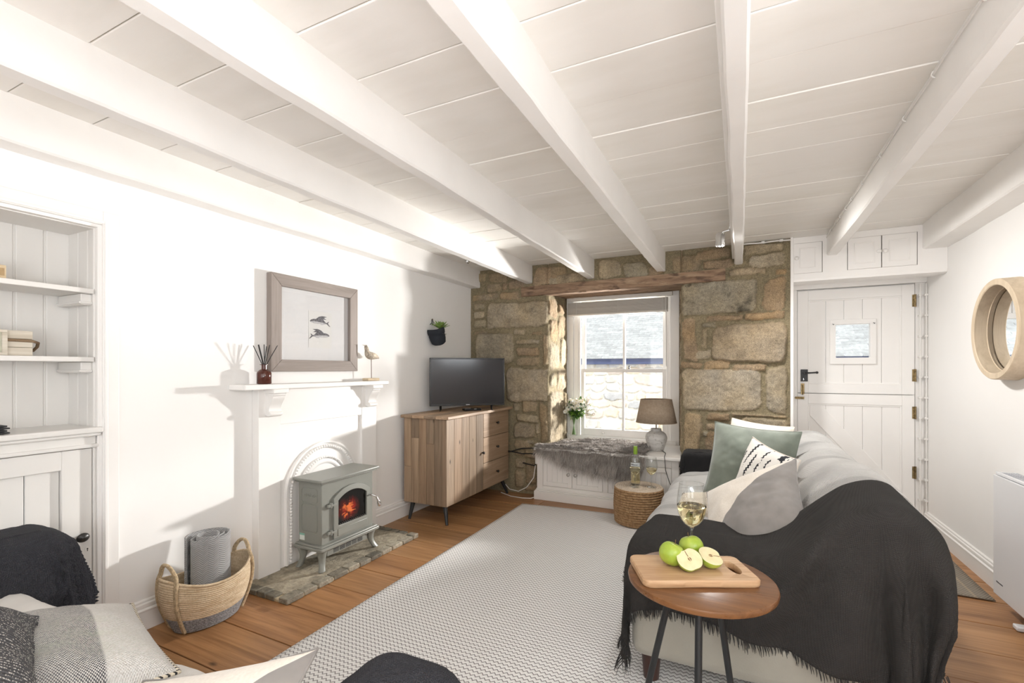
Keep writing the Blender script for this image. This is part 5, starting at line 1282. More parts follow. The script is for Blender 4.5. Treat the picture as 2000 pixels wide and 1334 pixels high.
for x in (SFX0+.07, SFX1-.10):
    for y in (SFY0+.08, SFY1-.08): MB().tube([(x, y, .13), (x, y, .0175 if x < .3 else .001)], [.040, .030], 20).build('leg', LEGW, sofa, smooth=50)

# ---------------- white throw over seat and back
wt = thing('white_throw', 'off-white woven throw with grey bands covering the seat and back of the sofa', 'throw', (.1, 3.0, .47))
sec = [(-.470, .30), (-.462, .36), (-.450, .42), (-.425, .455), (-.385, .474), (-.30, .482), (-.15, .480), (.02, .472), (.085, .475), (.128, .515), (.165, .59), (.205, .660), (.262, .744), (.327, .802), (.39, .832), (.455, .838), (.52, .812), (.570, .755), (.600, .66), (.605, .55), (.605, .40), (.605, .30)]
sec = np.array(sec); cum = np.r_[0, np.cumsum(np.hypot(*np.diff(sec, axis=0).T))]; cum /= cum[-1]
NS, NY = 110, 130; ss = np.linspace(0, 1, NS); sx_, sz_ = np.interp(ss, cum, sec[:, 0]), np.interp(ss, cum, sec[:, 1])
k5 = np.ones(7)/7; sx_ = np.convolve(np.pad(sx_, 3, mode='edge'), k5, 'valid'); sz_ = np.convolve(np.pad(sz_, 3, mode='edge'), k5, 'valid')
tx, tz = np.gradient(sx_), np.gradient(sz_); ln_ = np.hypot(tx, tz); nx_, nz_ = -tz/ln_, tx/ln_
P = np.zeros((NS, NY, 3))
for j, a in enumerate(np.linspace(0, 1, NY)):
    y = 2.112+(3.955-2.112)*a
    seat_ = np.exp(-((sx_+.12)/.25)**2)*(sz_ < .5)
    dip = -.016*np.exp(-((y-3.03)/.035)**2)*seat_ + .018*np.sin((y-2.15)/.88*PI)**2*seat_
    wr = .011*fbm(ss*7, y*2.6, 0, 133, 3) + .022*(1-2*np.abs(vnoise(ss*5+y*1.6, y*5.5-ss*4, 2, 136)))*.6 + dip
    P[:, j, 0] = sx_+nx_*wr; P[:, j, 2] = sz_+nz_*wr+.004; P[:, j, 1] = y + .012*fbm(ss*3, y, 5, 140, 2) - .02*(1-a)*np.sin(ss*PI)
wcl = MB().grid(P).build('cloth', WTHROW, wt, solid=.006, smooth=180)

# ---------------- charcoal throw over the near end
ct = thing('charcoal_throw', 'large charcoal throw hanging over the near arm and back corner of the sofa', 'throw', (.1, 2.0, .6))
FOLDS = [
[-425,1910,83,-13,3,10,-5,9,10,2,5,5,12,1,8,8,-11,8,2,-13,8,5,-12,7,6,-2,3,4,11,6,-8,12,5,-13,5,5,-14,2,5,-5,4,2,6,11,3,14,4,2,7,11,1,-11,10,2,-8,3,2,-6,11,1,14,11,1,7,14,0,-3,17,1,-2,9,0,-4,17,1,-5,17,1,-6,17,2,-6,16,1,-4,8,1,-9,15,1,-1,15,1,9,14,1,0,17,0,-1,8,0,1,18,0,2,18,0],
[-409,1906,111,-12,4,10,-12,2,10,-5,3,5,-1,9,9,10,2,9,8,-10,7,2,-13,8,3,-6,4,9,-2,6,1,11,6,-10,10,5,-15,2,5,-6,2,2,-3,11,4,12,7,2,11,8,2,-7,12,2,-8,3,1,-8,11,2,12,11,0,8,14,0,-2,18,1,-2,8,1,-4,17,1,-5,17,1,-5,17,1,-6,16,1,-4,8,1,-10,15,1,-2,16,1,8,14,1,0,17,0,-1,9,0,1,17,0,2,18,0],
[-404,1893,138,-3,11,10,-10,5,10,-6,1,5,-12,3,10,-3,9,9,9,3,9,7,-10,8,2,-6,4,5,-12,7,9,2,7,-3,12,4,-13,6,5,-7,1,2,-10,8,5,7,10,3,13,7,2,-1,13,2,-8,4,1,-10,10,2,11,11,0,8,14,0,-2,18,2,-2,8,0,-3,17,1,-5,17,2,-6,17,1,-5,16,1,-4,9,0,-9,15,2,-4,15,1,7,15,0,1,17,0,-1,9,0,1,17,0,1,18,0],
[-408,1886,151,3,11,10,-5,9,10,-5,3,5,-12,2,11,-10,5,9,3,8,9,9,-3,9,3,-6,4,4,-13,7,9,-5,7,2,11,5,-10,8,5,-8,2,2,-12,6,5,3,11,3,14,6,2,1,13,3,-7,5,1,-11,10,1,10,12,1,8,13,0,-2,18,1,-1,8,1,-3,17,1,-5,17,1,-6,17,1,-6,16,1,-3,9,1,-9,15,1,-5,15,1,7,16,0,1,16,1,-1,9,0,1,18,0,1,17,0],
[-421,1875,178,9,9,10,7,10,11,0,5,5,-7,9,10,-11,2,11,-11,4,9,0,8,9,5,0,4,7,-8,8,6,-12,7,8,-1,7,-2,11,5,-6,4,2,-14,4,5,-5,11,4,11,8,2,7,12,3,-5,6,1,-12,10,2,7,12,0,9,13,1,-2,17,0,-1,9,1,-3,18,1,-4,17,1,-7,16,1,-6,16,1,-3,8,1,-7,16,1,-6,16,1,5,16,0,1,16,0,-1,9,1,1,18,0,1,17,0],
[-429,1862,204,5,11,11,8,9,11,5,4,5,6,10,11,-3,10,10,-11,4,10,-12,3,10,-2,3,4,4,5,9,8,-8,8,6,-11,7,8,4,5,-2,5,3,-12,7,5,-11,8,4,4,11,3,11,10,3,-2,7,1,-12,10,2,5,13,0,9,13,1,-2,17,1,-1,9,0,-2,18,1,-4,17,1,-7,16,1,-7,16,1,-3,8,1,-6,17,1,-7,15,1,4,16,0,1,17,1,-1,9,0,1,18,1,1,17,0],
[-417,1854,229,-8,5,12,0,10,11,2,6,5,8,9,11,8,9,10,1,10,11,-9,6,10,-6,1,5,-10,4,10,3,5,9,7,-7,7,8,-8,7,4,2,3,-4,10,5,-13,6,5,-4,11,3,11,11,3,2,7,1,-10,11,2,2,13,1,9,13,0,-3,17,1,0,9,0,-1,18,1,-4,17,1,-6,16,1,-8,16,1,-4,8,1,-5,16,1,-7,17,1,2,16,1,1,17,0,0,9,0,1,18,1,0,17,1],
[-410,1859,241,-8,-2,12,-6,5,12,-1,5,6,4,11,10,9,9,11,6,9,10,-2,10,11,-5,3,5,-12,2,10,-5,6,9,6,-1,8,8,-10,7,4,-1,4,2,8,5,-12,7,5,-7,11,4,9,11,2,3,7,1,-9,12,2,1,13,1,9,13,1,-2,18,0,-1,8,1,-1,18,1,-3,17,1,-6,16,1,-8,16,1,-4,8,1,-6,16,1,-6,17,1,2,17,0,0,17,1,0,9,0,1,17,1,0,18,0],
[-408,1881,262,-1,-10,14,-2,-8,13,-4,-2,6,-6,3,12,-1,10,11,7,10,11,8,9,11,2,5,5,-5,9,10,-11,3,10,-7,5,10,5,0,8,4,-5,3,9,-2,6,-4,9,5,-12,9,5,4,13,3,4,6,1,-4,14,2,-2,13,1,8,13,1,-2,18,0,0,8,1,0,18,0,-3,17,1,-6,17,1,-8,15,2,-4,8,0,-7,16,2,-5,17,1,0,17,0,1,18,1,-1,9,0,1,17,0,0,18,1],
[-397,1891,282,-6,-2,14,-4,-7,14,-1,-4,7,-2,-9,14,-5,-3,12,-4,5,12,2,9,11,3,5,6,7,10,10,0,9,10,-10,5,10,-8,4,10,0,2,4,8,-5,7,7,2,6,-9,10,5,-4,13,3,4,7,1,0,14,3,-3,13,1,6,14,1,-1,18,0,0,8,0,0,18,1,-2,17,1,-7,16,1,-6,17,1,-4,7,1,-7,16,2,-4,18,1,0,17,0,0,18,0,0,9,0,0,17,1,0,18,0],
[-388,1871,299,0,8,15,-3,6,15,-3,1,7,-6,0,15,-4,-6,14,-4,-7,13,-5,-3,13,-2,2,6,0,9,12,7,10,10,3,10,11,-7,7,9,-6,2,5,-4,3,10,8,-3,7,1,7,5,-8,13,4,1,7,1,4,16,2,-4,14,2,5,14,1,-1,18,0,0,9,1,0,17,0,-2,17,1,-5,17,1,-5,16,1,-4,8,1,-3,16,0,0,18,1,0,17,0,0,18,0,0,9,0,0,17,0,0,18,0],
[-388,1858,307,1,9,15,0,8,15,0,4,8,-4,5,15,-5,1,14,-5,-4,15,-5,-7,13,-2,-2,7,-5,3,12,1,9,12,6,10,10,0,10,10,-4,3,5,-9,4,10,1,0,8,6,4,6,-7,12,4,0,8,1,3,16,3,-3,15,2,4,14,0,-1,18,1,0,9,0,0,17,1,-1,18,0,-4,16,1,-5,17,2,-3,7,0,2,17,-1,1,17,-1,1,18,0,0,18,0,0,8,1,0,18,0,0,18,0],
[-381,1839,322,-3,6,16,-2,7,16,-1,4,7,1,8,16,1,8,15,-1,7,15,-4,4,14,-2,0,8,-6,-4,14,-6,-4,13,-4,5,13,2,10,11,2,5,5,-2,9,11,-9,6,10,1,2,8,0,10,4,-2,8,2,1,17,3,-1,16,2,2,15,0,-1,18,1,1,9,1,0,17,0,-1,18,1,-1,17,1,-2,17,0,1,8,-1,5,17,-3,2,17,-1,3,17,-1,1,18,-1,0,9,1,0,17,0,1,18,0],
[-358,1847,331,-5,-1,17,-4,0,17,-3,0,9,-5,2,17,-3,4,16,-2,5,16,-1,8,15,1,4,8,-1,7,14,-4,4,15,-6,-1,15,-6,0,14,-3,3,6,0,9,12,-2,9,11,-6,8,11,-2,9,7,-1,8,2,0,17,3,0,17,1,0,18,1,1,17,1,0,9,1,1,18,1,0,17,0,0,18,0,3,17,-2,3,8,-2,4,17,-2,4,18,-2,3,17,-1,3,17,-1,1,9,-1,0,17,1,1,18,0],
[-335,1846,339,-4,2,17,-4,2,17,-2,0,9,-4,1,17,-4,1,17,-5,0,17,-5,0,17,-2,1,8,-4,4,17,-2,6,16,-2,7,15,-3,6,15,-3,1,7,-6,4,16,-4,7,14,-3,11,12,-3,14,9,-1,8,4,0,17,3,1,18,1,0,18,1,1,18,0,0,9,1,1,18,0,0,17,0,1,18,0,2,18,-2,2,9,-1,3,17,-1,3,17,-2,4,18,-2,3,17,-1,2,9,-1,2,17,0,0,17,0],
[-323,1837,342,-4,3,17,-4,2,17,-1,2,9,-4,2,17,-4,3,17,-4,1,18,-4,0,17,-3,1,9,-4,1,16,-5,4,17,-3,6,16,-3,6,16,-2,3,7,-4,6,16,-5,7,15,-3,11,14,-2,15,10,-1,8,3,0,18,4,0,18,1,1,18,0,1,18,1,0,9,0,0,18,0,1,18,0,0,18,0,2,18,0,1,8,-1,1,18,0,3,18,-2,2,17,-1,3,17,-1,2,9,0,3,17,-1,1,18,0],
[-312,1846,341,-3,2,17,-3,3,18,-1,1,8,-3,2,18,-2,2,17,-3,2,18,-3,2,17,-1,1,9,-3,2,18,-2,2,17,-2,1,17,-3,2,17,-1,1,9,-2,4,17,-2,7,17,-2,12,13,-2,14,11,-1,8,5,-1,18,5,0,19,1,1,18,-1,1,18,0,0,9,0,0,18,0,1,18,0,0,18,0,1,18,0,0,9,1,1,17,1,0,18,1,1,18,2,0,17,1,1,9,1,1,18,1,0,17,1],
[-293,1865,338,-1,2,18,-2,1,18,0,0,8,-2,1,18,-1,0,17,-2,1,18,-1,0,18,-1,0,9,-1,0,17,-2,0,18,-1,0,18,-2,1,17,-1,0,9,-1,3,18,-2,7,16,-2,11,14,-1,14,12,-1,8,4,-1,17,4,0,18,2,0,18,-1,1,18,0,0,9,0,0,18,0,1,18,0,0,18,0,1,18,1,0,9,0,1,17,1,0,18,1,0,18,2,1,18,2,0,8,1,0,18,3,0,18,1],
[-260,1868,338,-1,1,18,-2,0,17,0,0,9,-2,1,18,-1,0,17,-2,0,18,-1,-1,17,-1,0,9,-1,0,18,-2,0,18,-1,0,18,-2,1,18,-1,1,9,-1,3,17,-2,7,16,-2,10,14,-1,14,11,0,8,4,-1,17,5,0,18,1,0,18,0,0,18,0,0,9,0,1,17,0,0,18,0,0,18,0,1,18,1,0,9,0,1,17,2,0,18,1,0,18,2,1,18,2,0,8,1,0,18,3,0,17,1],
[-243,1868,338,-2,1,17,-1,0,18,-1,0,9,-1,0,17,-2,0,18,-1,-1,18,-2,0,17,0,-1,9,-2,0,18,-1,1,17,-2,1,18,-1,1,19,-1,1,9,-2,3,17,-2,6,17,-1,11,13,-1,14,11,-1,8,4,0,17,5,-1,18,1,0,17,0,1,18,0,0,9,0,0,18,0,1,17,0,0,18,0,0,18,0,1,9,1,0,18,1,1,17,2,0,18,2,0,18,2,1,8,2,0,18,3,0,17,1],
[-210,1868,338,-1,0,17,-2,0,18,0,0,9,-2,-1,17,-2,-1,18,-1,0,18,-2,1,17,0,1,9,-2,1,17,-2,1,18,-1,-1,18,-2,0,18,-1,0,9,-1,3,17,-2,8,16,-1,10,14,-1,14,11,0,8,5,-1,17,4,0,17,2,0,18,0,0,18,0,0,9,0,0,17,0,1,18,0,0,18,0,0,17,0,1,9,0,0,18,1,1,18,2,0,17,2,0,18,3,1,8,2,0,18,3,0,17,2],
[-177,1868,338,-1,-1,18,-2,-1,17,0,0,9,-2,0,18,-2,2,17,-1,1,17,-2,-1,18,-1,-1,9,-2,-2,17,-1,-2,18,-2,1,17,-1,4,17,-1,2,9,-1,3,17,-2,6,16,-1,11,15,-1,13,12,0,8,4,-1,16,5,0,18,2,0,18,0,0,17,0,0,9,0,0,18,0,1,18,0,0,17,0,0,18,0,1,9,0,0,17,2,1,18,1,0,18,2,1,17,3,0,9,2,0,17,4,0,17,1],
[-143,1867,338,-2,-1,18,-1,0,17,-1,1,9,-2,1,17,-2,-2,18,-2,-4,17,-2,-3,18,-1,0,8,-2,2,18,-1,3,17,-1,4,17,-1,2,17,-1,1,8,-1,2,18,-1,6,16,-2,10,15,0,13,12,-1,8,4,0,16,6,-1,18,2,0,17,0,0,18,0,0,9,0,0,17,0,1,18,0,0,18,0,0,17,-1,1,9,0,0,18,0,1,17,3,0,18,4,1,17,3,0,9,1,0,17,4,0,17,2],
[-110,1867,338,-2,-1,17,-1,0,18,-1,-1,8,-3,-4,18,-2,-5,17,-2,-1,18,-2,3,17,0,2,9,-2,5,17,-1,3,17,-1,2,17,-1,0,17,-1,1,9,-1,2,17,-1,5,16,-1,10,15,-1,13,12,-1,7,5,0,17,6,0,17,2,-1,18,0,0,18,0,0,8,0,1,18,0,0,17,0,0,18,0,1,18,-1,0,9,-1,0,17,0,0,18,1,1,17,4,1,17,4,0,9,3,0,17,5,1,17,2],
[-93,1866,338,-2,0,17,-2,-3,17,-1,-2,9,-3,-5,17,-2,-3,18,-2,2,17,-1,5,17,-1,2,9,-1,4,17,-1,3,17,-1,1,17,-2,0,18,0,0,8,-2,3,18,-1,5,16,-1,10,15,-1,12,12,0,8,5,-1,16,6,0,18,2,0,17,0,0,18,0,0,8,1,0,18,-1,0,18,0,1,17,0,0,18,-1,0,9,-1,1,17,-1,0,18,2,0,17,2,1,18,5,0,8,2,1,17,6,0,17,3],
[-59,1866,333,-2,-3,17,-3,-5,17,-1,-3,8,-3,-5,17,-2,0,18,-1,5,17,-2,5,17,0,3,9,-1,4,17,-2,2,18,-1,0,17,-1,1,18,-1,0,9,-1,1,17,-1,5,17,-1,9,15,-1,12,13,-1,7,6,0,16,7,-1,18,3,0,17,0,0,18,0,0,9,0,0,17,1,1,18,-1,0,18,0,0,17,-1,0,9,-1,1,18,-2,0,18,1,1,18,2,0,17,5,0,9,2,1,17,6,0,17,3],
[-24,1866,325,-3,-4,17,-2,-5,17,-2,-3,8,-2,-5,17,-3,-4,17,-1,5,17,-2,7,17,0,3,8,-2,5,18,-1,4,18,-1,-1,18,-1,1,18,-1,0,9,-1,0,18,-2,4,17,-1,8,17,-1,11,14,0,7,6,-1,15,10,0,18,4,-1,18,0,0,17,1,0,9,-1,0,19,0,1,17,1,0,18,-1,0,18,-1,1,9,-1,0,18,-2,0,18,0,1,18,2,0,18,4,1,9,2,0,17,6,1,18,4],
[11,1866,316,-3,-1,19,-3,-7,17,-1,-3,9,-3,-5,17,-3,-6,17,-2,-1,17,-1,6,16,-1,4,9,-1,8,16,-1,6,18,-1,2,18,-2,-1,19,0,1,9,-2,-1,18,-1,3,18,-1,7,17,-1,10,16,-1,6,6,0,15,10,-1,17,7,0,18,2,-1,18,-1,0,9,1,0,18,0,0,19,-1,1,18,2,0,17,-2,1,9,-1,0,19,-3,0,18,-1,1,19,1,0,18,4,0,9,3,1,18,5,0,18,3],
[29,1866,312,-4,0,19,-3,-5,17,-1,-4,9,-3,-6,18,-2,-5,17,-3,-4,17,-2,2,17,0,3,8,-1,10,16,-1,7,17,-1,5,18,-2,-1,19,0,0,9,-2,0,19,-1,2,18,-1,6,17,-2,9,16,0,6,7,-1,15,11,0,17,7,-1,18,4,0,18,-1,0,9,0,0,18,0,0,19,-1,0,18,2,1,17,0,0,9,-2,1,19,-3,0,18,-2,0,19,0,1,19,3,0,9,2,0,18,5,0,18,1],
[64,1866,304,-4,1,19,-3,-1,18,-1,-2,9,-3,-7,18,-3,-6,18,-2,-5,17,-3,-5,18,-1,-2,9,-2,3,17,-1,10,16,0,10,15,-1,7,17,-1,0,10,-1,-1,18,-1,1,19,-2,4,18,-1,8,17,0,5,7,-1,13,13,-1,16,8,-1,18,5,0,18,4,0,8,-1,0,18,-1,0,19,-1,0,18,0,0,19,3,1,8,0,0,18,-3,1,18,-2,0,19,-1,0,19,0,0,10,0,1,18,1,-1,19,2],
[99,1866,298,-4,0,19,-3,2,18,-2,0,9,-3,-2,19,-3,-6,18,-2,-6,17,-3,-6,18,-1,-3,9,-3,-5,18,-3,-1,18,-1,6,17,0,11,14,1,6,7,0,7,17,-2,0,19,-1,2,19,-1,6,17,-1,5,8,-1,10,15,0,16,9,-1,17,6,-1,19,3,0,9,3,-1,16,5,0,17,-1,1,19,-3,0,19,0,0,9,1,1,17,2,0,18,-1,0,19,0,0,19,-1,0,9,0,0,19,0,0,19,0],
[134,1867,293,-4,-2,19,-3,0,19,-2,1,9,-3,3,19,-4,-1,19,-3,-3,18,-3,-6,18,-1,-3,9,-3,-6,18,-2,-7,18,-3,-4,18,-3,1,18,0,3,8,1,11,14,2,12,14,0,4,17,-2,4,19,0,4,8,-2,11,15,0,12,13,-1,16,7,0,18,4,-1,10,2,-1,18,4,-1,17,7,-1,17,3,1,18,-1,0,9,0,0,17,1,1,18,0,0,19,1,0,19,0,0,9,0,0,19,1,0,19,1],
[153,1867,290,-4,-2,19,-4,-1,19,-2,1,10,-3,2,19,-4,2,19,-3,-1,19,-4,-3,18,-1,-3,9,-3,-6,18,-2,-6,18,-3,-6,18,-2,-4,19,-2,0,9,-2,5,16,2,12,14,3,11,14,0,6,17,-1,3,9,-1,11,16,-1,13,13,-1,12,11,0,17,5,0,9,1,-1,19,3,-2,19,5,-1,16,7,-1,18,3,0,9,-1,0,17,2,1,17,0,0,19,1,0,19,0,1,10,0,-1,19,1,0,19,1],
[195,1868,278,-4,0,20,-4,-3,20,-2,0,10,-3,-1,20,-4,1,19,-4,2,20,-4,2,20,-2,0,10,-4,0,20,-3,-3,19,-3,-5,19,-3,-6,19,-1,-4,9,-2,-6,19,-3,-2,19,-2,5,17,3,13,13,1,7,7,2,14,13,0,15,14,-2,13,15,-1,9,14,0,7,3,0,19,2,0,19,3,-1,20,3,-1,19,5,-1,10,3,-3,18,5,-1,16,4,1,17,0,1,20,0,0,10,1,-1,21,1,0,20,2],
[241,1870,267,-5,0,21,-4,-1,21,-1,0,10,-4,-2,21,-5,-2,21,-4,-1,20,-4,0,21,-2,0,11,-4,2,21,-4,3,21,-4,1,21,-4,-1,20,-2,-1,10,-3,-4,20,-3,-5,20,-3,-6,20,-3,-3,20,-1,2,9,0,10,16,1,16,13,2,17,13,1,16,14,0,6,7,0,14,7,0,20,2,0,21,3,0,21,2,0,11,1,-1,20,3,-3,20,6,-4,16,8,2,19,0,0,10,0,0,21,1,0,21,2],
[288,1872,258,-4,0,21,-5,0,22,-2,0,11,-4,0,23,-4,-1,22,-4,-1,22,-5,-2,22,-2,-1,10,-4,-2,22,-4,0,22,-4,0,23,-4,2,21,-3,1,11,-4,2,22,-5,1,21,-4,-1,21,-4,-3,21,-1,-2,11,-4,-4,21,-4,2,20,-1,12,17,1,17,13,1,9,6,2,17,12,0,19,5,2,22,1,0,22,2,1,11,1,1,22,2,0,22,2,-2,21,6,-5,17,8,0,10,1,1,22,0,0,22,1],
[312,1871,255,-4,1,22,-5,1,23,-2,0,11,-4,0,22,-5,0,23,-4,0,23,-4,-1,22,-2,-1,11,-5,-2,23,-4,-1,22,-4,-2,23,-4,0,22,-2,0,12,-5,1,21,-5,3,22,-4,2,22,-5,0,22,-2,0,11,-4,-3,21,-4,-3,22,-4,4,20,-2,13,16,1,9,7,2,18,13,1,20,7,1,22,2,2,23,2,0,11,0,2,23,2,1,22,2,0,23,2,-4,19,7,-2,9,4,0,22,2,0,22,0],
[355,1854,255,-4,3,23,-4,3,24,-2,2,11,-4,2,23,-4,3,23,-4,2,23,-4,2,24,-2,1,11,-4,1,24,-5,1,23,-4,0,23,-4,-1,23,-2,-1,12,-5,-1,23,-5,-1,23,-5,-1,23,-4,1,22,-3,0,12,-4,2,22,-5,2,23,-5,1,22,-5,2,22,-2,4,10,0,16,17,1,20,10,1,23,4,2,24,1,1,11,1,1,24,2,1,23,1,1,24,2,0,23,3,-1,11,2,-4,20,8,0,23,1],
[392,1840,254,-4,0,24,-3,2,24,-2,1,12,-5,2,24,-4,2,23,-4,2,24,-4,3,24,-2,2,11,-4,3,24,-3,3,24,-4,3,24,-4,3,24,-2,1,12,-4,3,23,-5,2,24,-4,1,24,-5,0,24,-2,0,12,-4,0,24,-5,0,23,-5,1,24,-6,2,23,-2,2,11,-4,10,22,-1,17,17,1,24,6,2,25,1,0,12,1,1,24,2,0,24,1,0,24,3,0,24,3,1,12,1,-2,24,5,-2,23,4],
[424,1864,248,-3,-1,25,-2,-2,25,-2,0,13,-4,0,24,-5,-1,25,-4,-1,24,-3,-1,25,-2,0,12,-4,-1,25,-3,0,25,-4,0,25,-4,0,25,-2,1,12,-4,0,24,-4,2,25,-4,1,25,-4,2,25,-2,1,12,-4,2,25,-5,2,25,-4,3,24,-4,2,25,-3,2,12,-4,7,24,-2,16,20,0,23,9,0,26,2,0,12,1,0,26,2,-1,25,3,0,25,3,-1,25,3,0,12,3,-1,25,4,-1,25,3],
[437,1868,242,-3,0,26,-2,0,26,-2,0,12,-4,0,25,-4,0,25,-4,0,25,-3,0,25,-2,0,12,-3,-1,26,-3,0,26,-4,-1,25,-3,0,25,-2,-1,13,-4,0,25,-4,0,25,-3,0,25,-4,0,26,-2,1,13,-4,0,25,-4,1,25,-4,2,25,-4,3,25,-2,2,13,-4,7,25,-2,14,20,-1,23,11,0,26,2,-1,13,1,0,26,2,-1,25,4,-1,26,3,0,25,4,-1,13,2,-1,25,5,-1,26,2],
[438,1840,226,-2,1,27,-1,2,27,0,0,14,-2,2,26,-1,2,26,-2,2,25,-1,2,26,-1,1,13,-1,1,27,-2,2,26,-2,1,27,-2,2,26,-1,1,13,-2,2,26,-2,1,26,-2,2,26,-3,1,27,-1,1,13,-2,2,26,-3,1,26,-3,2,26,-3,1,26,-2,1,14,-3,4,26,-2,13,23,-1,22,14,-1,27,2,0,14,1,-2,26,3,0,26,4,-1,27,4,-1,26,5,-1,13,2,-1,27,5,0,26,2],
[451,1823,211,-1,1,28,-1,2,27,-1,1,14,-1,2,27,-1,2,27,-2,2,26,-1,3,27,-1,1,13,-1,2,27,-1,2,27,-1,2,27,-2,2,27,0,1,13,-1,3,27,-1,2,27,-1,2,27,-1,2,28,-1,1,13,-1,3,27,-1,2,27,-1,3,27,0,3,27,-1,2,13,-1,5,27,0,13,24,-1,22,16,-1,27,4,-1,14,1,-1,27,4,-1,27,4,-2,27,5,-1,27,5,-1,14,3,-1,27,5,0,27,3],
[482,1834,196,-1,1,28,-1,1,27,0,1,14,-1,1,28,-2,2,28,-1,2,27,-1,2,27,-1,1,14,-1,3,27,-2,2,28,-1,2,28,-2,2,27,-1,0,13,-1,1,28,-1,1,27,-2,1,28,-1,1,28,-1,1,14,-1,1,28,-2,1,27,-1,3,27,0,2,27,1,2,14,0,4,27,2,14,25,0,21,17,-1,28,5,-1,14,1,-2,28,3,-2,28,4,-1,27,5,-1,27,6,0,14,4,-2,27,7,0,27,4],
[482,1856,173,-2,0,28,-1,-1,28,-1,0,14,-1,-1,29,-1,-1,28,-1,-1,28,-1,-1,28,-1,-1,14,-1,-1,29,-1,-2,28,-2,-1,28,-2,0,28,-1,0,14,-2,1,27,-1,2,28,-1,3,29,-1,3,28,1,2,14,1,3,28,3,4,27,6,3,28,6,3,27,3,2,13,8,3,27,6,10,25,0,22,18,-2,28,6,-1,14,1,-2,28,5,-1,28,7,-2,28,6,-2,28,5,-1,14,2,-2,27,5,1,27,5],
[467,1856,160,-2,-1,28,-2,-1,28,0,-1,14,-1,-2,29,-2,-1,29,-1,-2,28,-1,-2,29,-1,0,14,-2,-1,28,-2,-1,28,-1,1,29,-1,2,28,0,2,14,-1,4,28,2,4,28,2,4,28,4,4,28,3,2,14,5,3,27,8,2,28,8,1,28,8,1,27,5,0,13,9,2,27,8,9,26,1,22,20,-2,29,7,-2,14,2,-2,29,5,-2,28,5,-3,28,4,-3,29,3,-1,14,2,-1,27,6,1,27,5],
[437,1839,140,-2,0,29,-2,0,29,-1,0,15,-2,1,29,-1,2,28,-1,4,29,0,4,29,1,2,15,2,5,28,4,5,28,5,4,28,7,4,28,3,1,14,8,1,28,8,0,28,9,-1,28,8,-1,28,4,-1,14,9,-1,28,9,0,28,8,2,28,10,2,27,4,2,14,10,5,27,6,16,23,0,24,16,-3,29,6,-2,15,2,-3,29,3,-4,29,4,-3,29,3,-2,29,4,0,13,4,-1,26,5,-3,28,0],
[410,1842,139,0,4,29,1,5,29,1,3,14,4,5,28,4,5,28,7,4,29,7,3,28,5,1,15,8,1,28,9,-1,28,8,-2,28,9,-3,28,4,-1,14,8,-3,28,9,-1,28,9,1,28,9,2,28,4,2,14,8,4,28,9,3,28,9,0,28,10,0,27,5,3,12,7,13,23,4,20,18,-3,26,9,-4,29,4,-1,15,2,-4,29,4,-2,29,3,-3,29,4,-1,26,7,-2,12,1,-3,28,1,-3,30,0],
[406,1865,135,7,4,29,8,3,28,4,0,14,9,1,28,9,-1,28,9,-2,28,9,-2,29,4,-2,15,9,-3,29,8,-3,28,9,-2,29,9,0,28,5,1,14,8,3,28,9,5,28,8,5,28,9,2,28,4,-1,14,7,-4,28,9,-4,28,11,2,25,8,12,23,3,9,10,3,16,18,0,21,12,-1,28,7,-4,29,4,-1,15,2,-3,29,4,-1,29,5,-2,25,6,-5,25,2,-1,15,1,-1,30,2,-2,29,0],
[416,1872,132,9,1,29,9,0,28,5,0,14,9,-2,28,9,-3,28,8,-4,29,9,-3,29,4,-2,14,9,-2,30,9,-1,28,9,2,28,9,3,29,4,2,14,9,5,28,8,5,27,8,1,29,8,-4,28,3,-4,14,8,-6,27,10,1,27,11,9,24,5,17,20,1,8,9,1,15,15,0,23,11,-2,28,6,-2,29,5,-2,15,2,-2,30,3,0,27,6,-2,23,6,-4,28,2,-1,15,1,-1,30,2,-1,29,0],
[443,1870,125,9,-3,28,9,-4,29,4,-2,14,9,-3,28,8,-3,29,10,-1,29,9,0,29,5,1,15,9,3,29,9,5,29,8,5,28,9,5,28,4,0,14,8,-1,28,5,-7,28,4,-9,28,8,-6,27,5,1,14,13,6,25,10,12,23,3,17,20,0,12,16,0,6,8,2,19,12,-4,25,7,-1,30,6,-2,29,5,-3,15,1,3,27,6,1,24,7,-6,27,2,-1,29,3,-2,14,1,0,30,2,-2,30,0],
[468,1856,117,9,-2,29,10,-2,28,4,0,15,10,1,29,9,2,29,9,4,29,9,5,29,4,2,14,9,5,29,9,3,30,8,-2,28,5,-7,27,1,-5,14,1,-11,27,6,-7,28,12,1,26,13,8,26,6,5,12,7,13,23,-3,15,18,3,9,17,3,12,16,2,9,6,-2,23,9,-3,28,6,0,29,6,-4,29,4,2,13,3,6,25,9,-10,26,1,1,28,4,-4,29,2,1,14,1,-2,30,1,-3,30,-1],
[495,1850,109,10,2,29,9,4,29,4,2,15,9,4,29,9,6,29,9,4,29,9,2,29,4,-1,15,8,-4,29,2,-9,29,-1,-11,27,1,-10,27,3,-4,13,12,-1,26,13,7,25,13,11,25,7,12,24,-2,6,10,-6,11,19,6,6,18,6,10,16,2,19,13,0,11,5,0,25,7,-3,29,6,0,29,5,4,25,8,3,13,5,-6,27,3,-7,26,2,1,29,3,-1,28,2,2,15,2,-6,30,-2,-3,30,0],
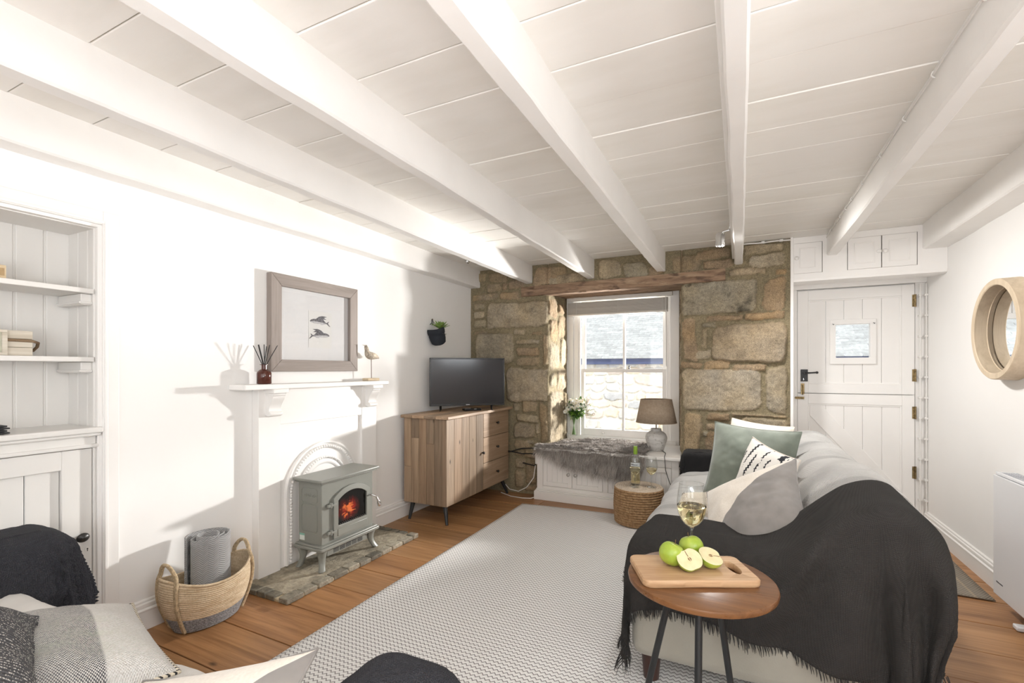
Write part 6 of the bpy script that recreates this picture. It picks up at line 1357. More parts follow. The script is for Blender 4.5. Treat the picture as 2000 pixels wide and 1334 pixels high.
[508,1853,104,10,4,29,9,5,30,4,2,15,9,5,29,9,4,30,9,1,29,8,-4,29,3,-3,14,1,-10,29,-2,-11,28,0,-10,27,8,-6,26,6,0,13,13,7,25,13,10,25,10,13,24,-3,11,22,-6,3,10,2,7,18,9,7,17,6,14,16,-1,20,11,3,12,5,-4,25,6,0,29,6,-1,28,6,9,25,9,1,14,3,-12,26,2,-1,27,3,-2,29,3,1,28,2,1,15,1,-6,30,-1,-3,31,-1],
[535,1865,98,9,5,29,9,3,30,5,1,15,9,-2,29,6,-6,30,1,-9,29,-4,-10,28,-3,-6,14,0,-10,28,7,-7,27,13,1,25,14,8,25,6,6,12,12,12,25,5,14,23,-10,7,21,-6,4,19,5,1,9,12,7,18,9,11,17,-2,19,11,5,22,11,-3,12,3,-6,28,5,0,29,6,10,24,10,4,27,7,-7,12,1,-7,24,2,-1,29,3,-1,28,2,3,30,2,-4,15,-1,-3,30,-1,-2,31,0],
[563,1874,95,9,-2,29,5,-7,30,1,-4,14,-2,-10,29,-6,-10,28,-5,-10,29,2,-10,28,5,-3,13,13,0,26,14,8,25,13,11,24,12,13,24,4,7,12,-2,13,24,-15,3,20,-3,2,18,16,4,18,7,2,9,10,8,17,-4,20,12,8,19,12,-7,23,7,-5,12,2,0,30,6,8,25,9,11,26,9,-14,23,3,-7,11,1,4,28,3,-6,29,1,7,28,3,-4,29,0,-5,14,-1,1,31,0,-3,32,-1],
[583,1861,90,-4,-10,29,-7,-10,29,-4,-5,14,-6,-10,29,3,-10,27,10,-5,27,15,3,26,7,4,13,13,12,24,12,12,25,10,14,24,-1,15,22,-6,3,11,-16,-2,21,-2,3,18,19,4,18,16,0,19,5,5,8,-4,19,12,6,18,13,0,21,8,-12,23,5,-1,15,3,7,27,8,16,24,10,-7,25,5,-17,21,2,1,14,1,2,29,3,-3,29,2,10,27,3,-12,28,-2,-2,14,-1,2,32,0,-3,32,-2],
[579,1849,87,-8,-10,29,-8,-9,29,-2,-6,14,2,-10,28,11,-6,27,14,3,26,14,9,25,6,6,13,13,13,24,11,13,24,4,15,23,-12,9,21,-8,-2,11,-12,-2,19,12,7,19,20,-1,19,13,3,17,0,9,7,-4,20,11,11,17,12,-9,21,7,-9,25,5,1,15,3,13,25,10,12,25,9,-16,21,3,-11,24,2,4,14,2,-3,30,2,3,28,2,6,27,3,-13,27,-3,0,15,0,1,32,-1,-3,32,-1],
[560,1826,80,-2,-11,29,6,-9,28,6,-3,13,15,1,26,14,9,26,12,12,25,13,13,25,6,6,12,9,15,24,-2,15,23,-15,3,20,-16,-6,20,-3,1,9,14,5,19,21,-3,20,14,1,17,-4,20,13,-1,11,6,12,13,13,-1,21,8,-14,21,5,2,27,7,7,13,5,16,25,10,-6,22,6,-21,18,1,3,30,3,2,15,1,-6,30,2,12,25,4,-6,27,-1,-8,28,-2,1,15,0,-1,32,-1,-2,32,-2],
[559,1801,73,13,-4,26,16,5,26,7,4,13,13,12,25,12,13,25,12,13,25,11,14,24,2,8,13,-8,13,22,-18,-2,20,-15,-7,19,4,5,19,10,0,9,21,-6,20,15,1,19,-4,20,13,0,20,13,8,5,6,11,17,11,-16,20,4,-5,26,6,13,24,9,9,12,5,6,26,8,-23,13,3,-6,25,2,3,32,3,-2,15,0,2,27,3,10,24,3,-15,25,-2,-1,31,-1,0,16,-1,-2,32,-1,0,33,-1],
[582,1796,61,15,9,25,13,13,25,6,6,12,12,13,25,13,13,25,8,15,25,-6,15,23,-8,2,11,-18,-6,20,-14,-7,20,6,4,18,20,-5,20,10,-3,9,19,2,19,-3,19,15,-6,21,13,17,11,13,8,6,5,-8,21,7,-15,22,4,6,26,7,19,24,10,6,13,4,-13,18,6,-21,13,2,4,31,2,-3,32,2,-2,14,2,15,24,4,-3,24,0,-13,26,-3,0,32,-1,-1,16,0,-1,32,-1,0,33,-1],
[594,1802,54,13,12,25,13,13,25,6,7,12,13,13,25,10,14,25,0,16,24,-15,7,21,-9,-3,11,-17,-11,20,-5,1,19,16,-1,19,20,-7,20,11,0,9,13,11,18,-10,21,13,2,19,13,20,8,13,3,9,4,-16,20,6,-9,24,5,11,26,7,18,24,10,2,13,4,-20,12,4,-16,18,2,4,31,2,-4,31,2,2,14,2,18,23,4,-10,24,-1,-12,26,-2,0,33,-2,-1,16,0,0,33,-1,0,32,-1],
[617,1818,40,11,15,24,12,13,25,6,7,13,8,15,24,-4,15,24,-18,2,21,-18,-11,20,-8,-5,10,-3,1,20,18,-1,19,21,-7,20,19,8,19,8,5,9,-8,16,14,-7,21,12,19,7,14,10,15,10,-7,10,3,-17,20,4,3,27,7,17,24,9,9,27,8,-8,8,3,-26,5,1,-5,26,2,1,32,3,2,31,3,9,11,2,13,24,4,-19,21,-4,-9,29,-2,0,33,-1,0,16,-1,0,33,0,0,32,-1],
[645,1827,30,5,23,20,8,17,25,2,9,12,-10,14,23,-20,-4,21,-18,-14,20,-15,-6,21,5,4,9,21,-1,19,22,-7,20,20,6,19,15,13,19,-4,10,7,-18,20,11,11,11,13,22,4,12,-11,20,7,-10,9,2,-7,25,5,12,26,8,16,26,9,-7,22,7,-15,0,1,-21,10,1,2,31,2,0,33,3,12,27,4,12,11,3,2,24,1,-24,20,-5,-6,31,-2,0,33,0,0,16,-1,0,33,0,0,32,-1]]
Pn = np.cumsum(np.array(FOLDS).reshape(len(FOLDS), -1, 3), 1)*.001   # settled folds of the cloth, millimetre steps along each row
th_ = np.arctan2(Pn[..., 0]-.40, .93-Pn[..., 2]); ds_ = np.hypot(Pn[..., 0]-.40, .93-Pn[..., 2]); k_ = sstep(.10, .42, ds_)*sstep(1.95, 1.89, Pn[..., 1])
for t0_, w_, a_ in ((-1.02, .10, .016), (-.80, .07, -.014), (-.58, .10, .030), (-.40, .07, -.022), (-.22, .09, .034), (-.05, .06, -.020), (.12, .08, .034), (.28, .06, -.018), (.44, .08, .03)):
    Pn[..., 1] -= k_*a_*np.exp(-((th_-t0_-.10*fbm(Pn[..., 2]*3, t0_*5, 0, 77, 2))/w_)**2)*(.6+.8*ds_)
Pn[..., 0] -= .12*sstep(.78, .15, Pn[..., 2])*sstep(.45, .68, Pn[..., 0])
cc_ = MB().grid(Pn).build('cloth', CHAR, ct, solid=.004, smooth=180, subsurf=1)
FRG = plain('charcoal_thread', (.030, .028, .027), .95)
for e, n_, L_ in (('v0', 420, .032), ('u0', 110, .075), ('u1', 160, .07)): fringe(Pn, e, ct, FRG, n_, L_, 5)
# ---------------- black throw over the far arm
bt_ = thing('black_throw', 'black throw folded over the far arm of the sofa next to the lamp', 'throw', (-.1, 4.06, .6))
Pf = drape((-.385, .20, 3.985, 4.15), lambda x, y: .604+0*x, [(-.52, 3.77), (.20, 3.80), (.20, 4.36), (-.56, 4.36)], 70, 70, 221, r=.04, flare=.05, amp=.02, fold=8)
MB().grid(Pf).build('cloth', fabric('black_throw_weave', (.022, .021, .022), (.010, .010, .011), 1500, sheen=.1), bt_, solid=.005, smooth=180)

# ---------------- cushions on the sofa
t = T('black_dash_cotton'); v = t.coord(); s_ = t.sep(v)
row = t.math('FRACT', t.math('ADD', t.math('DIVIDE', s_[0], .052), t.math('MULTIPLY', t.noise(t.map(v, (4, 2, 1)), 1.0, 2), .55)))
stp = t.math('FRACT', t.math('DIVIDE', s_[1], .016))
wob = t.math('MULTIPLY', t.math('GREATER_THAN', stp, .5), .10)
rr_ = t.math('ADD', row, wob)
brk = t.noise(t.map(v, (16, 9, 1), (0, 0, .3)), 1.0, 2)
thick = t.math('ADD', t.math('MULTIPLY', t.math('GREATER_THAN', s_[0], .085), .22), .13)
m_ = t.math('MULTIPLY', t.math('LESS_THAN', t.math('ABSOLUTE', t.math('SUBTRACT', rr_, .5)), thick), t.math('GREATER_THAN', brk, .47))
t.p(Base_Color=t.mix(m_, (.76, .735, .69), (.02, .021, .026)), Roughness=.95); t.bump(t.math('MULTIPLY', m_, 1.0), .3, .003)
DASH = t.m
t = T('cream_and_grey_diagonal'); v = t.coord(); s_ = t.sep(v)
d_ = t.math('SUBTRACT', s_[0], t.math('MULTIPLY', s_[1], 1.0))
f = t.ramp(t.math('ADD', t.math('MULTIPLY', d_, 60.0), .5), [(.45, (0,)*3), (.55, (1,)*3)])
nz = t.noise(v, 11, 3); fab = t.ramp(nz, [(.3, (.18, .165, .155)), (.7, (.255, .235, .22))]); lin = t.ramp(t.noise(v, 160, 3), [(.3, (.66, .60, .52)), (.7, (.76, .70, .62))])
t.p(Base_Color=t.mix(f, lin, fab), Roughness=.85, Sheen_Weight=.4); t.bump(t.math('ADD', t.noise(v, 5, 3), t.math('MULTIPLY', f, .0)), .5, .02)
DIAG = t.m
t = T('cream_with_black_knit_band'); v = t.coord(); s_ = t.sep(v)
ck = t.math('MULTIPLY', t.math('SINE', t.math('MULTIPLY', s_[0], 520.0)), t.math('SINE', t.math('MULTIPLY', s_[1], 520.0)))
inb = t.math('GREATER_THAN', s_[1], .098)
t.p(Base_Color=t.mix(t.math('MULTIPLY', inb, t.math('GREATER_THAN', ck, -.15)), (.70, .62, .52), (.05, .05, .053)), Roughness=.95); t.bump(ck, .4, .003)
KNIT = t.m
pillow('cushion', 'ivory cushion at the back of the pile, leaning behind the sage green one', [BLUSH], (.085, 3.55, .715), (-.42, -.80, .38), (.12, .1, 1), .42, .42, .15, 301)
pillow('cushion', 'large sage green velvet cushion standing on the far half of the sofa', [SAGE], (.055, 3.17, .695), (-.34, -.88, .28), (.06, .05, 1), .50, .47, .17, 311)
pillow('cushion', 'white cushion with stepped black dashes between the sage green and the two-tone cushions', [DASH, BLUSH], (.10, 2.76, .665), (-.82, -.50, .26), (.10, -.10, 1), .40, .42, .16, 321)
pillow('cushion', 'small cream cushion with a black knitted band lying on the sofa seat', [KNIT], (-.165, 2.72, .525), (-.35, -.40, .85), (.3, .9, .35), .36, .24, .11, 331)
pillow('cushion', 'two-tone cushion on the sofa, split diagonally into cream linen and grey velvet', [DIAG, GVEL], (.045, 2.27, .660), (-.536, -.43, .721), (-.035, .868, .492), .44, .44, .17, 341)

# ================================================================== ROUND SIDE TABLE
tb_ = thing('side_table', 'round dark oak side table with black metal legs beside the near sofa arm', 'side table', (-.112, 1.578, .0175))
OAK = wood('dark_oak_veneer', (.095, .038, .014), (.215, .098, .038), axis=0, rough=.28, scale=1.6, use_attr=False, knots=False, bump=.12, spec=.5)
MB().lathe([(.001, .598), (.205, .598), (.2165, .603), (.2185, .612), (.2165, .619), (.212, .6215), (.001, .6215)], (-.112, 1.578, 0), 96).build('top', OAK, tb_, smooth=40)
MB().lathe([(.001, .584), (.11, .584), (.11, .598), (.001, .598)], (-.112, 1.578, 0), 40).build('leg_plate', BLACK, tb_, smooth=40)
for an in (165, 60, -88):
    a = math.radians(an); MB().tube([(-.112+.085*math.cos(a), 1.578+.085*math.sin(a), .586), (-.112+.215*math.cos(a), 1.578+.215*math.sin(a), .0178)], .0105, 14).build('leg', plain('black_steel_tube', (.022, .024, .026), .45, .3) if an == 165 else bpy.data.materials['black_steel_tube'], tb_, smooth=60)
bdq = [(-.331, 1.609), (-.004, 1.752), (.052, 1.572), (-.262, 1.398)]
ctr = np.mean(bdq, axis=0); ang = math.atan2(.150, .325)
bo = thing('chopping_board', 'pale acacia chopping board with an oval hand hole on the round table', 'chopping board', (ctr[0], ctr[1], .622), (0, 0, ang))
BRD = wood('acacia_board', (.36, .20, .10), (.60, .40, .235), axis=0, rough=.5, scale=1.3, use_attr=False, knots=False, bump=.08)
# outline with rounded corners and a hand hole, local axes
def rr(w2, h2, c_, n=6):
    out = []
    for sx, sy, a0 in ((1, 1, 0), (-1, 1, PI/2), (-1, -1, PI), (1, -1, 3*PI/2)):
        for a in np.linspace(a0, a0+PI/2, n): out.append((sx*(w2-c_)+c_*math.cos(a), sy*(h2-c_)+c_*math.sin(a)))
    return out
W2, H2 = .176, .100
outl = [(x*(1 if x > 0 else 1), y*(.93 if x > .12 else 1)) for x, y in rr(W2, H2, .022)]
def board_mesh():
    n = 96; V = []; F = []
    hx, hy, ha, hb = .128, 0.0, .016, .044
    import bisect
    ol = np.array(outl+[outl[0]]); cum = np.r_[0, np.cumsum(np.hypot(*np.diff(ol, axis=0).T))]
    res = np.stack([np.interp(np.linspace(0, cum[-1], n+1)[:-1], cum, ol[:, k]) for k in (0, 1)], -1)
    th = np.arctan2(res[:, 1]-hy, res[:, 0]-hx)
    hole = np.stack([hx+ha*np.cos(th)*1.0, hy+hb*np.sin(th)], -1)
    rings = []
    zb, zt, ch = .0, .022, .004
    cen_ = np.array((0.0, 0.0))
    ins = res - (res-cen_)/np.linalg.norm(res-cen_, axis=1)[:, None]*ch
    hout = hole + (hole-np.array((hx, hy)))*.12
    for r2, z in ((hout, zb), (ins, zb), (res, zb+ch), (res, zt-ch), (ins, zt), (hout, zt), (hole, zt-.003), (hole, zb+.003), (hout, zb)): rings.append([(p[0], p[1], z) for p in r2])
    mb = MB(); mb.grid(np.array(rings), wrapv=True, flip=True); return mb
M_ = Matrix.Translation((ctr[0], ctr[1], .6225)) @ Matrix.Rotation(ang, 4, 'Z')
bm_ = board_mesh(); bm_.v = [tuple(M_ @ Vector(p)) for p in bm_.v]; bm_.build('board', BRD, bo, smooth=40)
# ---------------- apples
t = T('green_apple_skin'); v = t.coord(); nz = t.noise(v, 22, 4); sp = t.n('TexVoronoi', {'feature': 'F1'}, Vector=t.map(v, (150, 150, 150)), Scale=1.0).outputs[0]
t.p(Base_Color=t.mix(t.ramp(sp, [(.05, (.5,)*3), (.16, (0,)*3)]), t.ramp(nz, [(.3, (.28, .40, .04)), (.7, (.43, .52, .08))]), (.66, .70, .32)), Roughness=.28, Subsurface_Weight=.08); APL = t.m
t = T('apple_flesh'); v = t.coord(); s_ = t.sep(v)
t.p(Base_Color=t.ramp(t.noise(v, 40, 3), [(.3, (.66, .58, .33)), (.7, (.74, .67, .43))]), Roughness=.5, Subsurface_Weight=.15); FLE = t.m
APR = .0375
def arad(th): return 1 - .20*math.exp(-(th/.42)**2) - .10*math.exp(-((PI-th)/.35)**2) + .03*math.sin(th)
BZ = .6225+.022
def apple(label, x, y, tilt, az):
    o = thing('green_apple', label, 'apple', (x, y, BZ), (0, 0, az), 'whole green apples')
    R = Matrix.Rotation(az, 3, 'Z') @ Matrix.Rotation(tilt, 3, 'X'); c_ = Vector((x, y, BZ+APR*.98))
    mb = MB().sphere((0, 0, 0), APR, 40, 26, fn=lambda th, ph: arad(th)*(1+.02*math.cos(5*ph)*math.sin(th)))
    mb.v = [tuple(R @ Vector(p)+c_) for p in mb.v]; mb.build('skin', APL, o, smooth=180)
    mb = MB().tube([(0, 0, APR*.75), (.001, .001, APR*.95), (.004, .002, APR*1.18)], [.0012, .0011, .0015], 8); mb.v = [tuple(R @ Vector(p)+c_) for p in mb.v]
    mb.build('stem', plain('apple_stem', (.12, .07, .03), .8), o)
def half(label, x, y, nrm, spin):
    o = thing('apple_half', label, 'apple half', (x, y, BZ), group='apple halves')
    Zn = Vector(nrm).normalized(); up = Vector((math.cos(spin), math.sin(spin), .2)); Y_ = (up-Zn*up.dot(Zn)).normalized(); X_ = Y_.cross(Zn)
    R = Matrix((X_, Y_, Zn)).transposed()
    n1, n2 = 34, 12; P = np.zeros((n2, n1, 3))
    for i, ph in enumerate(np.linspace(0, PI/2, n2)):
        for k in range(n1):
            a = 2*PI*k/n1; rr_ = APR*arad(abs(((a+PI/2) % (2*PI))-PI)) if True else APR
            P[i, k] = (rr_*math.cos(a)*math.cos(ph)*-1, rr_*math.sin(a)*(1-.0*ph)*math.cos(ph)*1.0, -APR*math.sin(ph)*.98)
    low = min((R @ Vector(p)).z for p in P.reshape(-1, 3)); c_ = Vector((x, y, BZ-low+.0005))
    Wd = lambda p: tuple(R @ Vector(p)+c_)
    mb = MB().grid(P, wrapv=True, flip=True); mb.v = [Wd(p) for p in mb.v]; sk_ = mb.build('skin', APL, o, smooth=180)
    mb = MB(); ring = P[0]
    mb.add([(0, 0, .0008)]+[tuple(q) for q in ring*.97+np.array((0, 0, .0008))]+[tuple(q) for q in ring], [(0, 1+k, 1+(k+1) % n1) for k in range(n1)]+[(1+k, 1+n1+k, 1+n1+(k+1) % n1, 1+(k+1) % n1) for k in range(n1)])
    mb.v = [Wd(p) for p in mb.v]; fl2 = mb.build('flesh', FLE, o, smooth=0)
    mb = MB()
    for s2 in (-1, 1): mb.prism([(s2*.0015, -.008), (s2*.0055, -.001), (s2*.003, .006), (s2*.001, .003)][::s2], lambda a, b, t: (a, b, t), .0008, .0014)
    mb.tube([(0, .008, .0009), (0, .018, .0009), (.001, .027, .0012)], .0011, 6)
    mb.v = [Wd(p) for p in mb.v]; mb.build('core', plain('apple_core', (.22, .12, .05), .7), o)
apple('whole green apple nearer the end of the board without the hand hole', -.196, 1.573, math.radians(24), 2.2)
apple('whole green apple behind the cut halves, nearest the wine glass', -.145, 1.662, math.radians(-20), 1.0)
half('apple half propped with its cut face turned towards the table edge', -.140, 1.548, (.25, -.62, .80), 2.3)
half('apple half with its cut face turned up, closer to the hand hole', -.082, 1.604, (.30, -.28, .93), .4)
wglass('wine_glass', 'large wine glass of white wine on the round table behind the apples', (-.150, 1.732, .6222), 1.05, .168)
# ================================================================== NEAR SOFA (bottom of the view)
ns = thing('near_sofa', 'white covered sofa at the bottom left with dark throws over both arms', 'sofa', (-1.55, .45, 0))
MB().box(-2.53, -.56, .06, .74, .13, .34).build('base', COVER, ns, bevel=.03, seg=4)
for x0, x1 in ((-2.56, -2.345), (-.765, -.55)): MB().box(x0, x1, .02, .90, .125, .592).build('arm', COVER, ns, bevel=.05, seg=5)
MB().box(-2.55, -.56, -.12, .20, .125, .72).build('backrest', COVER, ns, bevel=.06, seg=5)
for x0, x1 in ((-2.34, -1.56), (-1.55, -.77)): MB().box(x0, x1, .16, .75, .335, .452).build('seat_cushion', COVER, ns, bevel=.04, seg=5)
for x in (-2.47, -.64):
    for y in (.0, .82): MB().tube([(x, y, .13), (x, y, .001 if y < .9 and x < -1.85 else .001)], [.040, .030], 20).build('leg', LEGW, ns, smooth=50)
sc_ = thing('seat_throw', 'white woven throw spread over the seat of the near sofa', 'throw', (-1.55, .6, .46))
Ps = drape((-2.30, -.80, .20, .72), lambda x, y: .468+.018*np.sin(np.clip((x+2.3)/.75 % 1, 0, 1)*PI)**2, [(-2.32, .2), (-.79, .2), (-.79, .86), (-2.32, .86)], 80, 50, 411, r=.035, flare=.02, amp=.006, wrinkle=.007)
MB().grid(Ps).build('cloth', plain('white_linen', (.74, .725, .70), .95, nscale=9, namt=.03, bscale=320, bstr=.3), sc_, solid=.005, smooth=180)
lt = thing('slate_throw', 'dark slate throw over the sofa arm next to the alcove cupboard', 'throw', (-2.44, .5, .6))
Pl = drape((-2.556, -2.41, .02, .83), lambda x, y: .645+.0*x, [(-2.556, -.05), (-1.98, -.05), (-1.96, 1.13), (-2.556, 1.13)], 80, 100, 421, r=.09, flare=.14, amp=.035, fold=8)
MB().grid(Pl).build('cloth', NAVY, lt, solid=.005, smooth=180)
rt = thing('slate_throw', 'dark slate throw over the sofa arm at the bottom edge of the view', 'throw', (-.66, .5, .6))
Pr = drape((-.70, -.62, .02, .82), lambda x, y: .618+.0*x, [(-.90, -.05), (-.34, -.05), (-.34, 1.12), (-.90, 1.12)], 80, 100, 431, r=.10, flare=.05, amp=.02, fold=8)
MB().grid(Pr).build('cloth', NAVY, rt, solid=.005, smooth=180)
t = T('cream_with_charcoal_woven_stripe'); v = t.coord(); s_ = t.sep(v)
wv = t.math('MULTIPLY', t.math('SINE', t.math('MULTIPLY', s_[0], 1250.0)), t.math('SINE', t.math('MULTIPLY', s_[1], 1250.0)))
inb = t.ramp(t.math('ADD', t.math('MULTIPLY', s_[0], 2.0), .5), [(.29, (0,)*3), (.30, (1,)*3), (.45, (.85,)*3), (.62, (.5,)*3), (.80, (0,)*3)])
nz = t.noise(v, 200, 2)
cr = t.ramp(nz, [(.3, (.64, .62, .585)), (.7, (.76, .745, .72))])
t.p(Base_Color=t.mix(t.math('MULTIPLY', inb, t.math('GREATER_THAN', t.math('ADD', wv, t.math('MULTIPLY', t.math('SUBTRACT', nz, .5), 1.2)), .0)), cr, (.075, .075, .085)), Roughness=.95); t.bump(wv, .6, .003)
STRP = t.m
CREAM = plain('cream_calico', (.78, .72, .60), .95, nscale=8, namt=.03, bscale=300, bstr=.2)
t = T('charcoal_boucle_flecked'); v = t.coord(); s_ = t.sep(v)
r_ = t.math('SINE', t.math('MULTIPLY', t.math('ADD', s_[0], t.math('MULTIPLY', t.noise(v, 6, 2), .012)), 820.0)); d_ = t.n('TexVoronoi', {'feature': 'F1'}, Vector=t.map(v, (150, 330, 150)), Scale=1.0).outputs[0]
m_ = t.math('MULTIPLY', t.math('GREATER_THAN', r_, .35), t.math('LESS_THAN', d_, .42))
t.p(Base_Color=t.mix(m_, (.085, .085, .092), (.66, .64, .60)), Roughness=.95); t.bump(t.math('ADD', d_, r_), .6, .004)
BOUC = t.m
t = T('black_whip_stitch'); v = t.coord(); s_ = t.sep(v)
ds = t.math('FRACT', t.math('DIVIDE', t.math('ADD', s_[0], s_[1]), .0125))
t.p(Base_Color=t.mix(t.math('GREATER_THAN', ds, .62), (.74, .67, .54), (.03, .03, .032)), Roughness=.95); STITCH = t.m
pillow('cushion', 'cream cushion with a charcoal woven stripe lying on the near sofa', [STRP, CREAM], (-1.448, .478, .585), (.03, .05, 1), (.97, -.25, 0), .46, .46, .20, 501, pinch=.05, piping=STITCH)
pillow('cushion', 'charcoal and white flecked woven cushion at the left edge of the view', [BOUC], (-1.31, .255, .775), (.25, .465, .839), (.2, .83, -.52), .46, .44, .13, 511)
pillow('cushion', 'two-tone cushion on the near sofa, cream linen with a grey velvet half', [DIAG, GVEL], (-.855, .4145, .574), (-.146, -.527, .835), (-.32, .825, .464), .44, .44, .14, 521)

# ================================================================== HEATER, MIRROR, SPOTLIGHT, PIPES, OVER-DOOR CUPBOARD
he = thing('panel_heater', 'white electric panel heater standing against the wall by the mirror', 'heater', (1.26, 2.9, 0))
HW = plain('heater_white', (.74, .75, .77), .25)
MB().box(1.212, 1.222, 2.28, 3.365, .085, .712).build('front_panel', HW, he, bevel=.004)
MB().box(1.224, 1.302, 2.29, 3.355, .10, .718).build('case', HW, he, bevel=.006)
mb = MB().box(1.220, 1.304, 2.282, 3.362, .712, .728); tg = mb.build('top_grille', HW, he, bevel=.004)
mb = MB()
for i in range(5):
    for k in range(46): mb.box(1.233+i*.0135, 1.242+i*.0135, 2.32+k*.0222+(i % 2)*.006, 2.333+k*.0222+(i % 2)*.006, .7275, .7287)
mb.build('grille_holes', plain('grille_shadow', (.30, .31, .34), .8), tg)
mb = MB()
for k in range(9): mb.box(1.2112, 1.2121, 3.262+k*.0075, 3.262+k*.0075+(.0055 if k != 4 else .003), .155, .161)
mb.build('lettering', plain('heater_lettering', (.12, .12, .13), .5), he)
for y in (2.50, 3.13):
    MB().tube([(1.262, y, .10), (1.262, y, .03)], .018, 12).box(1.205, 1.312, y-.022, y+.022, .001, .024).build('foot', HW, he, bevel=.006, smooth=50)
mi = thing('round_mirror', 'round mirror in a deep pale ash wood frame on the right-hand wall', 'mirror', (1.30, 3.45, 1.21))
ASH = wood('pale_ash', (.54, .43, .30), (.70, .585, .44), axis=2, rough=.55, scale=.9, use_attr=False, knots=False, bump=.08)
MC = (0, 3.455, 1.487)
MB().lathe([(.232, 1.333), (.232, 1.312), (.236, 1.285), (.240, 1.248), (.244, 1.244), (.270, 1.244), (.274, 1.248), (.277, 1.333)], MC, 96, axis='x').build('frame', ASH, mi, smooth=35)
t = T('mirror_glass'); t.p(Base_Color=(.93, .94, .94), Metallic=1.0, Roughness=.01)
MB().lathe([(.001, 1.316), (.236, 1.316)], MC, 64, axis='x').build('mirror_glass', t.m, mi)
MB().lathe([(.233, 1.300), (.229, 1.302), (.229, 1.306), (.233, 1.308)], MC, 96, axis='x').build('inner_step', ASH, mi)
sl = thing('ceiling_spotlight', 'chrome spotlight fixed to the side of the ceiling beam near the window', 'spotlight', (-.07, 3.5, 2.2))
MB().box(-.056, -.043, 3.44, 3.56, 2.196, 2.262).box(-.066, -.056, 3.47, 3.53, 2.21, 2.25).build('mounting_plate', CHROME, sl, bevel=.003)
MB().tube([(-.062, 3.50, 2.212), (-.10, 3.505, 2.206), (-.120, 3.51, 2.198)], .007, 10).build('swivel_arm', CHROME, sl, smooth=60)
MB().lathe([(.001, .045), (.016, .044), (.026, .036), (.030, .02), (.030, -.03), (.032, -.045), (.030, -.047), (.027, -.03), (.020, .005), (.001, .008)], (-.122, 3.512, 2.160), 28).build('lamp_head', CHROME, sl, smooth=40)
MB().lathe([(.001, -.030), (.026, -.030), (.026, -.033), (.001, -.034)], (-.122, 3.512, 2.160), 24).build('bulb', plain('frosted_bulb', (.8, .79, .75), .3), sl)
sld = bpy.data.lights.new('spotlight_beam', 'SPOT'); sld.energy = 88; sld.spot_size = math.radians(150); sld.spot_blend = .9; sld.shadow_soft_size = .08; sld.color = (1.0, .98, .95)
slo = bpy.data.objects.new('spotlight_beam', sld); COL.objects.link(slo); slo.location = (-.122, 3.512, 2.108); slo.rotation_euler = (math.radians(-4), math.radians(-38), 0)
dl = thing('small_downlight', 'tiny chrome downlight in the ceiling above the hanging planter', 'downlight', (-2.37, 3.9, 2.29))
MB().lathe([(.001, 2.318), (.022, 2.318), (.022, 2.312), (.018, 2.300), (.012, 2.292), (.001, 2.290)], (-2.37, 3.897, 0), 24).build('rim', CHROME, dl, smooth=50)
PW = plain('pipe_white_paint', (.78, .765, .74), .45)
for lab, x, y in (('white painted pipe nearest the stable door hinges', 1.291, 4.775), ('white painted pipe in the corner against the right-hand wall', 1.324, 4.760)):
    pp = thing('wall_pipe', lab, 'pipe', (x, y, .15))
    MB().tube([(x, y, .15), (x, y, 1.95)], .0065 if x < 1.3 else .005, 10).build('pipe', PW, pp, smooth=60)
    for k in range(11): MB().box(x-.010, x+.010, y-.006, min(y+.03, 4.805) if x < 1.3 else y+.03, .22+k*.163, .236+k*.163).build('clip', PW, pp, bevel=.002)
cbp = [(.606, y, 2.30) for y in np.linspace(.2, 4.33, 24)]
cw = thing('ceiling_cable', 'thin white cable clipped along the side of a ceiling beam', 'cable', (.606, 2, 2.29))
MB().tube([(.604, a[1], 2.292+.004*math.sin(i*2.1)) for i, a in enumerate(cbp)], .0035, 6).build('cable', PW, cw, smooth=60)
for y in (1.72, 2.10, 2.42, 2.78, 3.15, 3.42, 3.60, 3.78, 3.95, 4.12): MB().tube([(.609, y-.004, 2.303), (.599, y-.004, 2.297), (.597, y, 2.289), (.603, y+.004, 2.283), (.609, y+.006, 2.281)], .003, 6).build('cable_clip', PW, cw, smooth=60)
c2 = thing('wall_top_cable', 'white cable running along the top of the stone wall to the cupboards', 'cable', (.2, 4.33, 2.3))
MB().tube([(x, 4.352, 2.306+.002*math.sin(x*30)) for x in np.linspace(.03, .37, 14)], .006, 8).build('cable', PW, c2, smooth=60)
for x in (.17, .30): MB().box(x-.012, x+.012, 4.34, 4.37, 2.299, 2.316).build('cable_clip', PW, c2, bevel=.002)
oc = thing('over_door_cupboard', 'white boxed cupboard with three small doors above the stable door', 'cupboard', (.86, 4.5, 1.97))
DZ0, DZ1 = 2.031, 2.273
mb = MB(); FYc = 4.37
for q in ((.381, .386, 1.985, ZC), (.583, .742, 1.985, ZC), (1.166, 1.334, 1.985, ZC), (.386, .583, 1.985, DZ0), (.386, .583, DZ1, ZC), (.742, 1.166, 1.985, DZ0), (.742, 1.166, DZ1, ZC)): mb.box(q[0], q[1], FYc, FYc+.02, q[2], q[3])
mb.box(.381, .392, FYc, 4.78, 1.985, ZC)
mb.build('face_frame', WHITE, oc, smooth=0)
MB().prism([(FYc+.001, 1.986), (FYc+.004, 1.968), (FYc+.03, 1.962), (4.60, 1.975), (4.78, 2.0), (4.78, 2.01), (FYc+.02, 1.99)], lambda a, b, t: (t, a, b), .381, 1.334).build('soffit', WHITE, oc, smooth=40)
MB().box(.385, 1.166, FYc+.021, FYc+.025, 2.02, 2.285).build('shadow_gap', DARKGAP, oc)
